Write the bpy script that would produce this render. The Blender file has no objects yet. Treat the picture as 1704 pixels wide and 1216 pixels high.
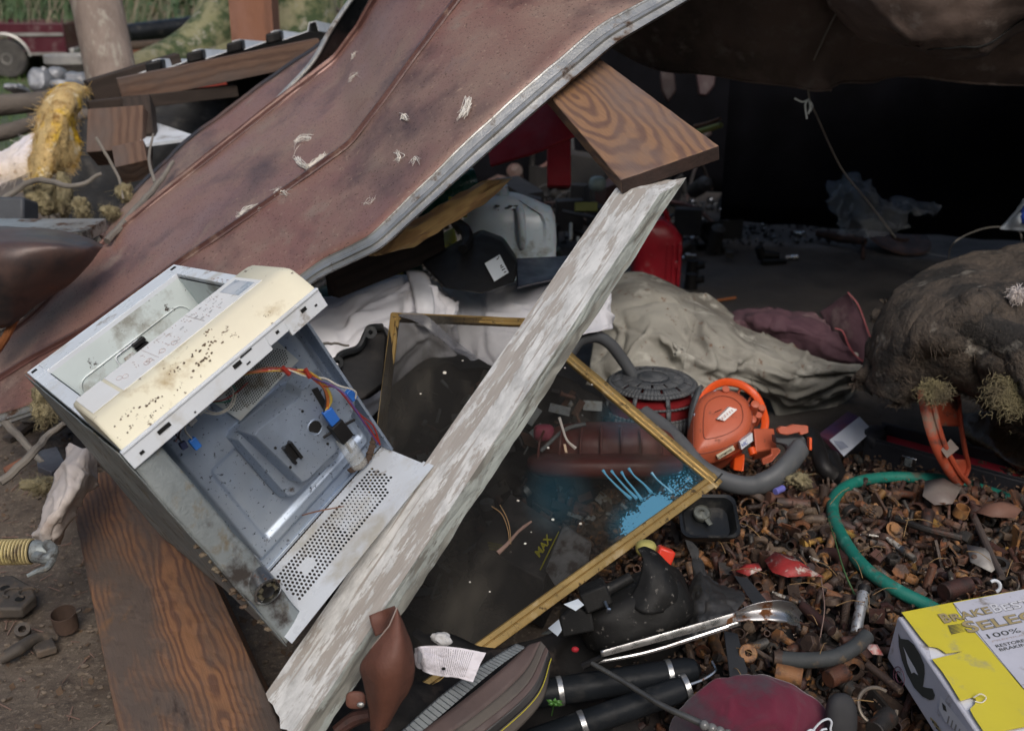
import bpy, math, random
import numpy as np
from math import radians, sin, cos, pi
from mathutils import Vector, Matrix, noise
random.seed(7)
RNG = np.random.default_rng(7)
SC = bpy.context.scene
COL = SC.collection
# ------------------------------------------------------------------ camera, sky, sun, exposure
PITCH = radians(21)
CAMP = Vector((0, 0, 1.5))
cd = bpy.data.cameras.new('camera')
cam = bpy.data.objects.new('camera', cd)
COL.objects.link(cam)
cam.location = CAMP
cam.rotation_euler = (pi / 2 - PITCH, 0, 0)
cd.lens = 36 * 1672 / 1704
cd.sensor_width = 36
cd.clip_start = .05
cd.clip_end = 400
cd.dof.use_dof = True
cd.dof.focus_distance = 2.15
cd.dof.aperture_fstop = 3.8
SC.camera = cam
world = bpy.data.worlds.new('World')
SC.world = world
world.use_nodes = True
wn = world.node_tree
wn.nodes.clear()
sky = wn.nodes.new('ShaderNodeTexSky')
sky.sky_type = 'NISHITA'
sky.sun_disc = False
SUN_EL, SUN_AZ = radians(43), radians(168)      # azimuth measured from +Y towards +X
sky.sun_elevation = SUN_EL
sky.sun_rotation = SUN_AZ
sky.air_density = 1.4
sky.dust_density = 4.0
bg = wn.nodes.new('ShaderNodeBackground')
bg.inputs[1].default_value = .11
wo = wn.nodes.new('ShaderNodeOutputWorld')
wn.links.new(sky.outputs[0], bg.inputs[0])
wn.links.new(bg.outputs[0], wo.inputs[0])
sl = bpy.data.lights.new('sun', 'SUN')
sl.energy = 1.5
sl.angle = radians(34)
sl.color = (1, .975, .95)
so = bpy.data.objects.new('sun', sl)
COL.objects.link(so)
sd = Vector((sin(SUN_AZ) * cos(SUN_EL), cos(SUN_AZ) * cos(SUN_EL), sin(SUN_EL)))
so.rotation_euler = sd.to_track_quat('Z', 'Y').to_euler()
so.location = (0, 0, 6)
SC.view_settings.view_transform = 'Standard'
SC.view_settings.look = 'None'
SC.view_settings.gamma = 1
SC.view_settings.use_curve_mapping = False
SC.view_settings.exposure = 0.32

# ------------------------------------------------------------------ measuring helpers
FP = 1672.0
RV = Vector((1, 0, 0)); UV = Vector((0, sin(PITCH), cos(PITCH))); FV = Vector((0, cos(PITCH), -sin(PITCH)))
def W(x, y, d):
    return CAMP + RV * ((x - 852) / FP * d) + UV * ((608 - y) / FP * d) + FV * d
def G(x, y, z=0.0):
    r = RV * ((x - 852) / FP) + UV * ((608 - y) / FP) + FV
    return CAMP + r * ((z - CAMP.z) / r.z)
def WP(pts): return [W(*p) for p in pts]
def N(v, s=1.0): return noise.noise(Vector(v) * s)
def fbm(v, s=1.0, o=4):
    t = 0; a = 1
    for i in range(o):
        t += a * noise.noise(Vector(v) * s); s *= 2.1; a *= .5
    return t

# ------------------------------------------------------------------ mesh helpers
def basis(z):
    z = z.normalized()
    x = z.orthogonal().normalized()
    return x, z.cross(x)
def catmull(P, n, smooth=True):
    P = np.array(P, float); k = len(P)
    if k == 2 or not smooth:
        t = np.linspace(0, k - 1, n); i = np.minimum(t.astype(int), k - 2); f = (t - i)[:, None]
        f = f.reshape((-1,) + (1,) * (P.ndim - 1))
        return P[i] * (1 - f) + P[i + 1] * f
    Q = np.concatenate([2 * P[:1] - P[1:2], P, 2 * P[-1:] - P[-2:-1]])
    t = np.linspace(0, k - 1, n); i = np.minimum(t.astype(int), k - 2)
    f = (t - i).reshape((-1,) + (1,) * (P.ndim - 1))
    a, b, c, d = Q[i], Q[i + 1], Q[i + 2], Q[i + 3]
    return .5 * (2 * b + (c - a) * f + (2 * a - 5 * b + 4 * c - d) * f ** 2 + (3 * b - a - 3 * c + d) * f ** 3)
def path(pts, n=24): return [Vector(p) for p in catmull([tuple(p) for p in pts], n)]

class M:
    def __init__(s): s.v = []; s.f = []
    def add(s, vs, fs):
        o = len(s.v); s.v += [Vector(v) for v in vs]; s.f += [tuple(i + o for i in f) for f in fs]; return s
    def box(s, c, x, y, z):
        vs = [c + x * i + y * j + z * k for k in (-1, 1) for j in (-1, 1) for i in (-1, 1)]
        return s.add(vs, [(0, 2, 3, 1), (4, 5, 7, 6), (0, 1, 5, 4), (2, 6, 7, 3), (0, 4, 6, 2), (1, 3, 7, 5)])
    def hexa(s, p):      # 8 corners: bottom 4 loop, top 4 loop
        return s.add(p, [(3, 2, 1, 0), (4, 5, 6, 7), (0, 1, 5, 4), (1, 2, 6, 5), (2, 3, 7, 6), (3, 0, 4, 7)])
    def rings(s, R, closed=True, caps=True):
        n = len(R[0]); vs = [v for r in R for v in r]; fs = []
        for i in range(len(R) - 1):
            for j in range(n if closed else n - 1):
                k = (j + 1) % n
                fs.append((i * n + j, i * n + k, (i + 1) * n + k, (i + 1) * n + j))
        if caps and closed: fs += [tuple(range(n))[::-1], tuple((len(R) - 1) * n + j for j in range(n))]
        return s.add(vs, fs)
    def tube(s, pts, r, n=8, caps=True, flat=None):
        pts = [Vector(p) for p in pts]; m = len(pts)
        rr = r if hasattr(r, '__len__') else [r] * m
        if len(rr) != m: rr = np.interp(np.linspace(0, 1, m), np.linspace(0, 1, len(rr)), rr)
        t0 = (pts[1] - pts[0]).normalized(); x = (flat or t0.orthogonal()); x = (x - t0 * x.dot(t0)).normalized(); R = []
        for i in range(m):
            t = (pts[min(i + 1, m - 1)] - pts[max(i - 1, 0)])
            t = t.normalized() if t.length > 1e-9 else t0
            x = (x - t * x.dot(t)); x = x.normalized() if x.length > 1e-6 else t.orthogonal().normalized()
            y = t.cross(x); q = rr[i]; qy = q
            if isinstance(q, (tuple, list)): q, qy = q
            R.append([pts[i] + x * cos(2 * pi * j / n) * q + y * sin(2 * pi * j / n) * qy for j in range(n)])
        return s.rings(R, caps=caps)
    def cyl(s, a, b, r0, r1=None, n=16): return s.tube([a, b], [r0, r0 if r1 is None else r1], n)
    def lathe(s, c, ax, prof, n=24, caps=True):
        x, y = basis(ax); z = ax.normalized()
        return s.rings([[c + z * h + (x * cos(2 * pi * j / n) + y * sin(2 * pi * j / n)) * r for j in range(n)] for r, h in prof], caps=caps)
    def ring(s, c, ax, R, r, n=28, m=8, a0=0, a1=2 * pi, up=None):
        x, y = basis(ax)
        if up is not None:
            z = ax.normalized(); x = (up - z * up.dot(z)).normalized(); y = z.cross(x)
        P = [c + (x * cos(a0 + (a1 - a0) * i / n) + y * sin(a0 + (a1 - a0) * i / n)) * R for i in range(n + 1)]
        return s.tube(P, r, m)
    def ell(s, c, x, y, z, n=20, e=1.0, amp=0, fs=3, seed=0):
        def sg(q): return math.copysign(abs(q) ** e, q)
        R = []
        for i in range(n + 1):
            th = pi * i / n; row = []
            for j in range(2 * n):
                ph = pi * j / n
                p = x * (sg(sin(th)) * sg(cos(ph))) + y * (sg(sin(th)) * sg(sin(ph))) + z * sg(cos(th))
                if amp: p = p * (1 + amp * fbm((p + Vector((seed, seed * 1.7, 0))), fs))
                row.append(c + p)
            R.append(row)
        return s.rings(R, caps=False)
    def prism(s, pts, ext):
        n = len(pts); vs = list(pts) + [p + ext for p in pts]
        return s.add(vs, [tuple(range(n)), tuple(range(2 * n - 1, n - 1, -1))] + [(i, i + n, (i + 1) % n + n, (i + 1) % n) for i in range(n)])
    def grid(s, A):      # A: list of rows of Vectors
        n = len(A[0]); vs = [v for r in A for v in r]
        return s.add(vs, [(i * n + j, i * n + j + 1, (i + 1) * n + j + 1, (i + 1) * n + j) for i in range(len(A) - 1) for j in range(n - 1)])
    def build(s, name, mat, parent=None, label=None, cat=None, group=None, kind=None, smooth=35, bevel=0, solid=0, sub=0, loc=None, off=0):
        me = bpy.data.meshes.new(name)
        P = np.array([tuple(v) for v in s.v])
        if parent is not None: org = Vector(parent['_o'])
        else:
            org = Vector(loc) if loc is not None else Vector((*((P.min(0) + P.max(0)) / 2)[:2], P[:, 2].min()))
        me.from_pydata((P - np.array(org)).tolist(), [], s.f)
        me.validate(); me.update()
        if smooth:
            me.shade_smooth()
            try: me.set_sharp_from_angle(angle=radians(smooth))
            except Exception: pass
        for m_ in (mat if isinstance(mat, (list, tuple)) else [mat]): me.materials.append(m_)
        o = bpy.data.objects.new(name, me); COL.objects.link(o)
        o['_o'] = tuple(org)
        if parent is not None: o.parent = parent
        else: o.location = org
        if solid:
            q = o.modifiers.new('solid', 'SOLIDIFY'); q.thickness = solid; q.offset = off
        if bevel:
            q = o.modifiers.new('bevel', 'BEVEL'); q.width = bevel; q.segments = 2; q.limit_method = 'ANGLE'
        if sub:
            q = o.modifiers.new('sub', 'SUBSURF'); q.levels = q.render_levels = sub
        tag(o, label, cat, group, kind)
        return o
def tag(o, label=None, cat=None, group=None, kind=None):
    for k, v in (('label', label), ('category', cat), ('group', group), ('kind', kind)):
        if v: o[k] = v
    return o
def thing(name, label, cat, loc, group=None):
    o = bpy.data.objects.new(name, None); COL.objects.link(o); o.location = loc; o['_o'] = tuple(loc); o.empty_display_size = .05
    return tag(o, label, cat, group)
def loft(stations, nu, nv, su=True, sv=True, amp=0, fs=4, wr=0, wfs=6, seed=0, pos=W):
    """stations of measured points -> smooth grid of world points, wrinkled"""
    A = np.array([[tuple(pos(*p)) for p in st] for st in stations])
    A = catmull(A, nu, su)
    A = np.swapaxes(catmull(np.swapaxes(A, 0, 1), nv, sv), 0, 1)
    du = np.gradient(A, axis=0); dv = np.gradient(A, axis=1)
    nn = np.cross(du, dv); nn /= (np.linalg.norm(nn, axis=2, keepdims=True) + 1e-9)
    out = []
    for i in range(nu):
        row = []
        for j in range(nv):
            p = Vector(A[i, j]); q = p + Vector((seed, seed * 2.3, seed * .7)); h = 0
            if amp: h += amp * fbm(q, fs, 4)
            if wr:
                w_ = q + Vector((N(q, 3), N(q + Vector((5, 1, 2)), 3), 0)) * .12
                a = abs(noise.noise(w_ * wfs)); b = abs(noise.noise(w_ * wfs * 2.1 + Vector((9, 3, 1))))
                h += wr * (max(0, 1 - a * 3.2) ** 1.6 * 1.3 + max(0, 1 - b * 3.4) ** 1.4 * .55)
            row.append(p + Vector(nn[i, j]) * h)
        out.append(row)
    return out

def creases(g, n, h, w, seed, ln=(.25, .7)):
    """long crisp folds pressed into a cloth grid"""
    r = random.Random(seed); A = np.array([[tuple(p) for p in row] for row in g]); nu, nv = A.shape[:2]
    nn = np.cross(np.gradient(A, axis=0), np.gradient(A, axis=1)); nn /= (np.linalg.norm(nn, axis=2, keepdims=True) + 1e-9); Hh = np.zeros((nu, nv))
    for _ in range(n):
        i0, j0 = r.uniform(0, nu - 1), r.uniform(0, nv - 1); an = r.gauss(0, .7) + (0 if r.random() < .6 else 1.3); L = r.uniform(*ln)
        pts = []
        for k in range(7):
            i0 = min(max(i0 + cos(an) * nu * L / 6, 0), nu - 1); j0 = min(max(j0 + sin(an) * nv * L / 6, 0), nv - 1); an += r.gauss(0, .16); pts.append(A[int(i0), int(j0)])
        D = np.full((nu, nv), 9.); U_ = np.zeros((nu, nv))
        for k in range(6):
            a, b = pts[k], pts[k + 1]; ab = b - a; q = np.clip(((A - a) @ ab) / (ab @ ab + 1e-9), 0, 1); d = np.linalg.norm(A - a - q[..., None] * ab, axis=2); m_ = d < D; D[m_] = d[m_]; U_[m_] = (k + q[m_]) / 6
        ww = w * r.uniform(.5, 1.5); Hh += (1 if r.random() < .7 else -.7) * h * r.uniform(.4, 1.2) * np.clip(1 - D / ww, 0, 1) ** 1.6 * np.sin(np.pi * np.clip(U_, .04, .96))
    # point the folds outwards, towards the open side
    s = np.where((nn @ np.array(tuple(FV))) > 0, -1., 1.)
    A = A + nn * (Hh * s)[..., None]
    return [[Vector(p) for p in row] for row in A]
# ------------------------------------------------------------------ material helpers
def mat(name, c1, c2=None, vs=6, rough=.7, metal=0, spots=(), bump=.25, bs=60, stretch=(1, 1, 1), bd=.004, coord='Object', rr=.12,
        alpha=None, trans=0, rnd=0, spec=.5, sss=0, rot=(0, 0, 0), sheen=0):
    m = bpy.data.materials.new(name); m.use_nodes = True; t = m.node_tree; t.nodes.clear(); L = t.links.new
    out = t.nodes.new('ShaderNodeOutputMaterial'); b = t.nodes.new('ShaderNodeBsdfPrincipled'); L(b.outputs[0], out.inputs[0])
    tc = t.nodes.new('ShaderNodeTexCoord'); mp = t.nodes.new('ShaderNodeMapping'); mp.inputs['Scale'].default_value = stretch
    mp.inputs['Rotation'].default_value = rot
    L(tc.outputs[coord], mp.inputs[0]); V = mp.outputs[0]
    def nz(scale, det=6, r=.6):
        n = t.nodes.new('ShaderNodeTexNoise'); n.inputs['Scale'].default_value = scale; n.inputs['Detail'].default_value = det
        n.inputs['Roughness'].default_value = r; L(V, n.inputs['Vector']); return n.outputs['Fac']
    def mr(src, lo, hi, a=0., b_=1.):
        n = t.nodes.new('ShaderNodeMapRange'); n.inputs[1].default_value = lo; n.inputs[2].default_value = hi
        n.inputs[3].default_value = a; n.inputs[4].default_value = b_; L(src, n.inputs[0]); return n.outputs[0]
    def mix(fac, a, c):
        n = t.nodes.new('ShaderNodeMix'); n.data_type = 'RGBA'; L(fac, n.inputs[0])
        if isinstance(a, tuple): n.inputs[6].default_value = (*a, 1)
        else: L(a, n.inputs[6])
        n.inputs[7].default_value = (*c, 1) if isinstance(c, tuple) else (0, 0, 0, 1)
        if not isinstance(c, tuple): L(c, n.inputs[7])
        return n.outputs[2]
    c2 = c2 or tuple(x * .75 for x in c1)
    col = mix(mr(nz(vs), .35, .65), c1, c2)
    rf = mr(nz(vs * 3), .3, .7, max(rough - rr, .02), min(rough + rr, 1))
    for sp in spots:
        f = mr(nz(sp[1], 7, .65), sp[2] - .05, sp[3] - .05)
        col = mix(f, col, sp[0])
        if len(sp) > 4:
            n = t.nodes.new('ShaderNodeMix'); L(f, n.inputs[0]); L(rf, n.inputs[2]); n.inputs[3].default_value = sp[4]; rf = n.outputs[0]
    if rnd:
        oi = t.nodes.new('ShaderNodeObjectInfo'); hs = t.nodes.new('ShaderNodeHueSaturation')
        L(mr(oi.outputs['Random'], 0, 1, 1 - rnd, 1 + rnd), hs.inputs['Value']); L(mr(oi.outputs['Random'], 0, 1, .485, .515), hs.inputs['Hue'])
        L(col, hs.inputs['Color']); col = hs.outputs[0]
    L(col, b.inputs['Base Color']); L(rf, b.inputs['Roughness'])
    b.inputs['Metallic'].default_value = metal
    b.inputs['Specular IOR Level'].default_value = spec
    if trans: b.inputs['Transmission Weight'].default_value = trans; b.inputs['IOR'].default_value = 1.35
    if alpha is not None: b.inputs['Alpha'].default_value = alpha
    if sss: b.inputs['Subsurface Weight'].default_value = sss; b.inputs['Subsurface Scale'].default_value = .03
    if sheen: b.inputs['Sheen Weight'].default_value = sheen
    if bump:
        bp = t.nodes.new('ShaderNodeBump'); bp.inputs['Strength'].default_value = bump; bp.inputs['Distance'].default_value = bd
        L(nz(bs, 5), bp.inputs['Height']); L(bp.outputs[0], b.inputs['Normal'])
    m['_']=1
    return m
def woodmat(name, light, dark, ring=60, k=.3, x0=0., y0=0., z0=.0, rough=.65, paint=None, spots=(), gray=None, bump=.5):
    """growth rings about a tilted pith line, so a flat face shows cathedral grain"""
    m = bpy.data.materials.new(name); m.use_nodes = True; t = m.node_tree; L = t.links.new
    b = t.nodes['Principled BSDF']; tc = t.nodes.new('ShaderNodeTexCoord'); X = t.nodes.new('ShaderNodeSeparateXYZ'); L(tc.outputs['Object'], X.inputs[0])
    def mth(op, a, c=None):
        n = t.nodes.new('ShaderNodeMath'); n.operation = op
        for i, q in enumerate((a, c)):
            if q is None: continue
            if isinstance(q, (int, float)): n.inputs[i].default_value = q
            else: L(q, n.inputs[i])
        return n.outputs[0]
    def nz(scale, st, det=5, r=.6):
        mp = t.nodes.new('ShaderNodeMapping'); mp.inputs['Scale'].default_value = st; L(tc.outputs['Object'], mp.inputs[0])
        n = t.nodes.new('ShaderNodeTexNoise'); n.inputs['Scale'].default_value = scale; n.inputs['Detail'].default_value = det; n.inputs['Roughness'].default_value = r
        L(mp.outputs[0], n.inputs['Vector']); return n.outputs['Fac']
    def mr(src, lo, hi, a=0., b_=1.):
        n = t.nodes.new('ShaderNodeMapRange'); n.inputs[1].default_value = lo; n.inputs[2].default_value = hi
        n.inputs[3].default_value = a; n.inputs[4].default_value = b_; L(src, n.inputs[0]); return n.outputs[0]
    def mix(f, a, c):
        n = t.nodes.new('ShaderNodeMix'); n.data_type = 'RGBA'; L(f, n.inputs[0])
        for i, q in ((6, a), (7, c)):
            if isinstance(q, tuple): n.inputs[i].default_value = (*q, 1)
            else: L(q, n.inputs[i])
        return n.outputs[2]
    zz = mth('ADD', mth('ADD', X.outputs[2], z0), mth('MULTIPLY', mth('SUBTRACT', X.outputs[0], x0), k))
    yy = mth('SUBTRACT', X.outputs[1], y0)
    r = mth('SQRT', mth('ADD', mth('MULTIPLY', zz, zz), mth('MULTIPLY', yy, yy)))
    r = mth('ADD', r, mth('MULTIPLY', nz(3, (1.5, 4, 4), 2), .05))
    s = mth('SINE', mth('MULTIPLY', r, ring * 2 * pi))
    g = mr(s, -.4, .8)
    fib = nz(30, (.6, 10, 10), 6)
    g2 = mth('MULTIPLY', g, mr(fib, .3, .6, .6, 1.))
    col = mix(g2, light, dark)
    col = mix(mr(fib, .35, .7, 0, .5), col, tuple(x * .6 for x in light))
    if gray: col = mix(mr(nz(2.2, (1, 2.5, 2.5), 6), gray[1], gray[2]), col, gray[0])
    for sp in spots: col = mix(mr(nz(sp[1], sp[4] if len(sp) > 4 else (1, 1, 1), 7, .7), sp[2], sp[3]), col, sp[0])
    hgt = mth('ADD', mth('MULTIPLY', g, -.5), fib)
    if paint:
        pm = mr(mth('ADD', nz(11, (.35, 1.8, 1.8), 9, .78), mth('MULTIPLY', nz(1.6, (1, 1, 1), 2), .35)), paint[1], paint[2])
        pc = mix(mr(nz(22, (.5, 1, 1), 8, .75), .42, .62), paint[0], tuple(x * .66 for x in paint[0]))
        crk = mr(nz(34, (.10, 2.6, 2.6), 4, .5), .39, .44)
        pm = mth('MULTIPLY', pm, crk)
        col = mix(pm, col, pc); hgt = mth('ADD', hgt, mth('MULTIPLY', pm, .6))
    L(col, b.inputs['Base Color']); b.inputs['Roughness'].default_value = rough; b.inputs['Specular IOR Level'].default_value = .35
    bp = t.nodes.new('ShaderNodeBump'); bp.inputs['Strength'].default_value = bump; bp.inputs['Distance'].default_value = .003
    L(hgt, bp.inputs['Height']); L(bp.outputs[0], b.inputs['Normal'])
    return m
BLACK = (.008, .008, .009)
m_black = mat('black_plastic', (.008, .008, .009), (.014, .013, .013), rough=.5, spec=.25, spots=[((.045, .04, .037), 9, .62, .8, .8)], bump=.15)
m_blackg = mat('black_gloss', (.008, .009, .010), (.013, .014, .016), rough=.35, spec=.3, spots=[((.05, .047, .042), 12, .6, .75, .7)], bump=.1)
m_hole = mat('hole_shade_and_ink', (.004, .004, .004), rough=.9, bump=0)  # flat black paints the dark inside holes and cracks; also ink and stitching
m_steel = mat('bright_steel', (.62, .63, .64), (.42, .42, .42), rough=.28, metal=1, spots=[((.16, .07, .03), 40, .62, .7, .8)], bump=.08)
m_galv = mat('galvanised_steel', (.30, .33, .335), (.21, .235, .24), vs=14, rough=.55, metal=.45, spots=[((.20, .17, .12), 20, .6, .72, .9), ((.06, .05, .045), 8, .62, .72, .9)], bump=.3, bs=200)
m_lint = mat('dirty_lint', (.72, .69, .64), (.58, .54, .48), rough=.95, bump=.6, bs=150)

# board built in its own frame from four measured corners
def board(name, corners, thick, mt, label=None, cat=None, n=(40, 6), amp=.0015, parent=None, notch=None, side=(0, 0), bevel=.003, group=None, kind=None):
    a, b_, c, d = corners    # a-b long edge 1, d-c long edge 2 (a,d one end; b,c other end)
    x = ((b_ + c) / 2 - (a + d) / 2); ln = x.length; x.normalize()
    y = ((a + b_) / 2 - (d + c) / 2); y = (y - x * y.dot(x)); wd = y.length; y.normalize(); z = x.cross(y)
    if z.z < 0: z = -z; y = -y; a, b_, c, d = d, c, b_, a
    o0 = (a + b_ + c + d) / 4
    loc = lambda p: Vector(((p - o0).dot(x), (p - o0).dot(y), (p - o0).dot(z)))
    A, B, C, D = map(loc, (a, b_, c, d)); mm = M(); R = []
    nu, nv = n
    for i in range(nu + 1):
        u = i / nu; p = A.lerp(B, u); q = D.lerp(C, u); row = []
        for j in range(nv + 1):
            t = q.lerp(p, j / nv); row.append(t + Vector((0, 0, amp * N(t, 30))))
        e1 = row[-1] + Vector((0, side[0], -thick)); e0 = row[0] + Vector((0, side[1], -thick))
        row += [row[-1].lerp(e1, .5), e1, e1.lerp(e0, .5), e0, e0.lerp(row[0], .5)]
        if notch:
            for k_, v in enumerate(row): row[k_] = notch(v, i, u, k_)
        R.append(row)
    mm.rings(R)
    me = bpy.data.meshes.new(name); me.from_pydata([tuple(v) for v in mm.v], [], mm.f); me.update()
    me.materials.append(mt)
    o = bpy.data.objects.new(name, me); COL.objects.link(o)
    rot = Matrix((x, y, z)).transposed().to_4x4(); mw = Matrix.Translation(o0) @ rot
    if parent is not None: o.parent = parent; mw = Matrix.Translation(-Vector(parent['_o'])) @ mw
    o.matrix_local = mw; o['_o'] = tuple(o0)
    if bevel:
        q = o.modifiers.new('bevel', 'BEVEL'); q.width = bevel; q.segments = 2; q.limit_method = 'ANGLE'; q.angle_limit = radians(40)
    return tag(o, label, cat, group, kind)
def text(name, s, org, xd, yd, size, mt, parent, fat=0.0, shear=0, sx=1.0, lift=.0006):
    cu = bpy.data.curves.new(name, 'FONT'); cu.body = s; cu.size = 1; cu.offset = fat; cu.resolution_u = 3; cu.shear = shear
    o = bpy.data.objects.new('tmp', cu); COL.objects.link(o)
    dg = bpy.context.evaluated_depsgraph_get(); dg.update()
    me = o.evaluated_get(dg).to_mesh(); vs = [v.co.copy() for v in me.vertices]; fs = [tuple(p.vertices) for p in me.polygons]
    bpy.data.objects.remove(o); x = xd.normalized(); y = yd.normalized(); nrm = x.cross(y)
    mm = M(); mm.add([org + x * v.x * size * sx + y * v.y * size + nrm * lift for v in vs], fs)
    return mm.build(name, mt, parent, smooth=0)

# ================================================================== THE SETTING
def mound(x, y, cx, cy, sx, sy, a, p=2): return a * math.exp(-(abs((x - cx) / sx) ** p + abs((y - cy) / sy) ** p))
def H(x, y):
    near = 1 if y < 9 else 0
    h = .02 * N((x * 1.5, y * 1.5, 0)) + .012 * N((x * 6, y * 6, 4)) + .004 * N((x * 22, y * 22, 4))
    fl = min(1, max(0, (x - .45) * 3)) * min(1, max(0, (y - 2.9) * 3))
    h *= 1 - .75 * fl
    h += mound(x, y, 1.15, 2.2, .85, .62, .10, 4) + mound(x, y, -.35, 3.35, .55, .5, .26) + mound(x, y, -1.7, 4.3, .7, .8, .25)
    h += mound(x, y, -4, 13, 12, 3, -.05)
    return h
def ground():
    xs = np.concatenate([-np.geomspace(90, 4.2, 26), np.arange(-4, 4.01, .04), np.geomspace(4.2, 90, 26)])
    ys = np.concatenate([-np.geomspace(40, 1.2, 10), np.arange(-1, 8.01, .04), np.geomspace(8.2, 220, 40)])
    A = [[Vector((x, y, H(x, y))) for x in xs] for y in ys]
    m = bpy.data.materials.new('ground'); m.use_nodes = True; t = m.node_tree; L = t.links.new; b = t.nodes['Principled BSDF']
    tc = t.nodes.new('ShaderNodeTexCoord'); X = t.nodes.new('ShaderNodeSeparateXYZ'); L(tc.outputs['Object'], X.inputs[0])
    def nz(s, d=7, r=.65):
        n = t.nodes.new('ShaderNodeTexNoise'); n.inputs['Scale'].default_value = s; n.inputs['Detail'].default_value = d; n.inputs['Roughness'].default_value = r
        L(tc.outputs['Object'], n.inputs['Vector']); return n.outputs['Fac']
    def mr(src, lo, hi):
        n = t.nodes.new('ShaderNodeMapRange'); n.inputs[1].default_value = lo; n.inputs[2].default_value = hi; L(src, n.inputs[0]); return n.outputs[0]
    def mix(f, a, c):
        n = t.nodes.new('ShaderNodeMix'); n.data_type = 'RGBA'; L(f, n.inputs[0])
        for i, q in ((6, a), (7, c)):
            if isinstance(q, tuple): n.inputs[i].default_value = (*q, 1)
            else: L(q, n.inputs[i])
        return n.outputs[2]
    def mul(a, c):
        n = t.nodes.new('ShaderNodeMath'); n.operation = 'MULTIPLY'; L(a, n.inputs[0]); L(c, n.inputs[1]); return n.outputs[0]
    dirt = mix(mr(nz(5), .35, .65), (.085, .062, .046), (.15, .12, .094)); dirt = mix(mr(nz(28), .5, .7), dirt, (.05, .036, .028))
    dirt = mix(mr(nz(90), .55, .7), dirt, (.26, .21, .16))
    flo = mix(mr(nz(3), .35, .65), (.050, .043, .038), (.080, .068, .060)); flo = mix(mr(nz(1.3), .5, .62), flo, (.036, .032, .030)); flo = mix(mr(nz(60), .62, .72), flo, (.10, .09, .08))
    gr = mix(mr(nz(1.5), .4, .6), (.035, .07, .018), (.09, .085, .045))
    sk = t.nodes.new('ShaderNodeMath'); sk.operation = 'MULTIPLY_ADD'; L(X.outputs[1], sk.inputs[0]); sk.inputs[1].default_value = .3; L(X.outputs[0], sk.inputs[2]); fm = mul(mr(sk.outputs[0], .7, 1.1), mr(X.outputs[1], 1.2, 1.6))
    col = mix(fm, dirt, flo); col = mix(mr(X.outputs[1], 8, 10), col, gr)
    L(col, b.inputs['Base Color'])
    rg = t.nodes.new('ShaderNodeMapRange'); L(nz(2.5), rg.inputs[0]); rg.inputs[1].default_value = .35; rg.inputs[2].default_value = .65; rg.inputs[3].default_value = .5; rg.inputs[4].default_value = .95
    L(rg.outputs[0], b.inputs['Roughness'])
    bp = t.nodes.new('ShaderNodeBump'); bp.inputs['Strength'].default_value = .8; bp.inputs['Distance'].default_value = .012; L(nz(45, 8, .7), bp.inputs['Height']); L(bp.outputs[0], b.inputs['Normal'])
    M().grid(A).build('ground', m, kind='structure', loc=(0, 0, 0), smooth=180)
ground()

# ---------------- vegetation behind
def scatter_leaves(mm, c, rad, n, size, seed=0):
    r = random.Random(seed)
    for _ in range(n):
        d = Vector((r.gauss(0, 1), r.gauss(0, 1), r.gauss(0, 1))); d = d.normalized() * (r.random() ** .4)
        p = Vector((c[0] + d.x * rad[0], c[1] + d.y * rad[1], c[2] + d.z * rad[2]))
        a = Vector((r.uniform(-1, 1), r.uniform(-1, 1), r.uniform(-1, 1))).normalized(); b = a.orthogonal().normalized() * size * r.uniform(.3, .7); a = a * size * r.uniform(.6, 1.3)
        mm.add([p - a, p + b, p + a, p - b], [(0, 1, 2, 3)])
m_leafd = mat('dark_leaves', (.045, .09, .04), (.075, .12, .05), vs=2, rough=.6, bump=0)
m_leafo = mat('olive_leaves', (.09, .10, .045), (.13, .11, .06), vs=2, rough=.7, bump=0)
m_stalk = mat('dry_stalks', (.27, .23, .17), (.16, .14, .10), vs=1.5, rough=.8, bump=0)
m_grass = mat('grass_blades', (.05, .11, .02), (.09, .13, .03), vs=3, rough=.6, bump=0)
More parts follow.
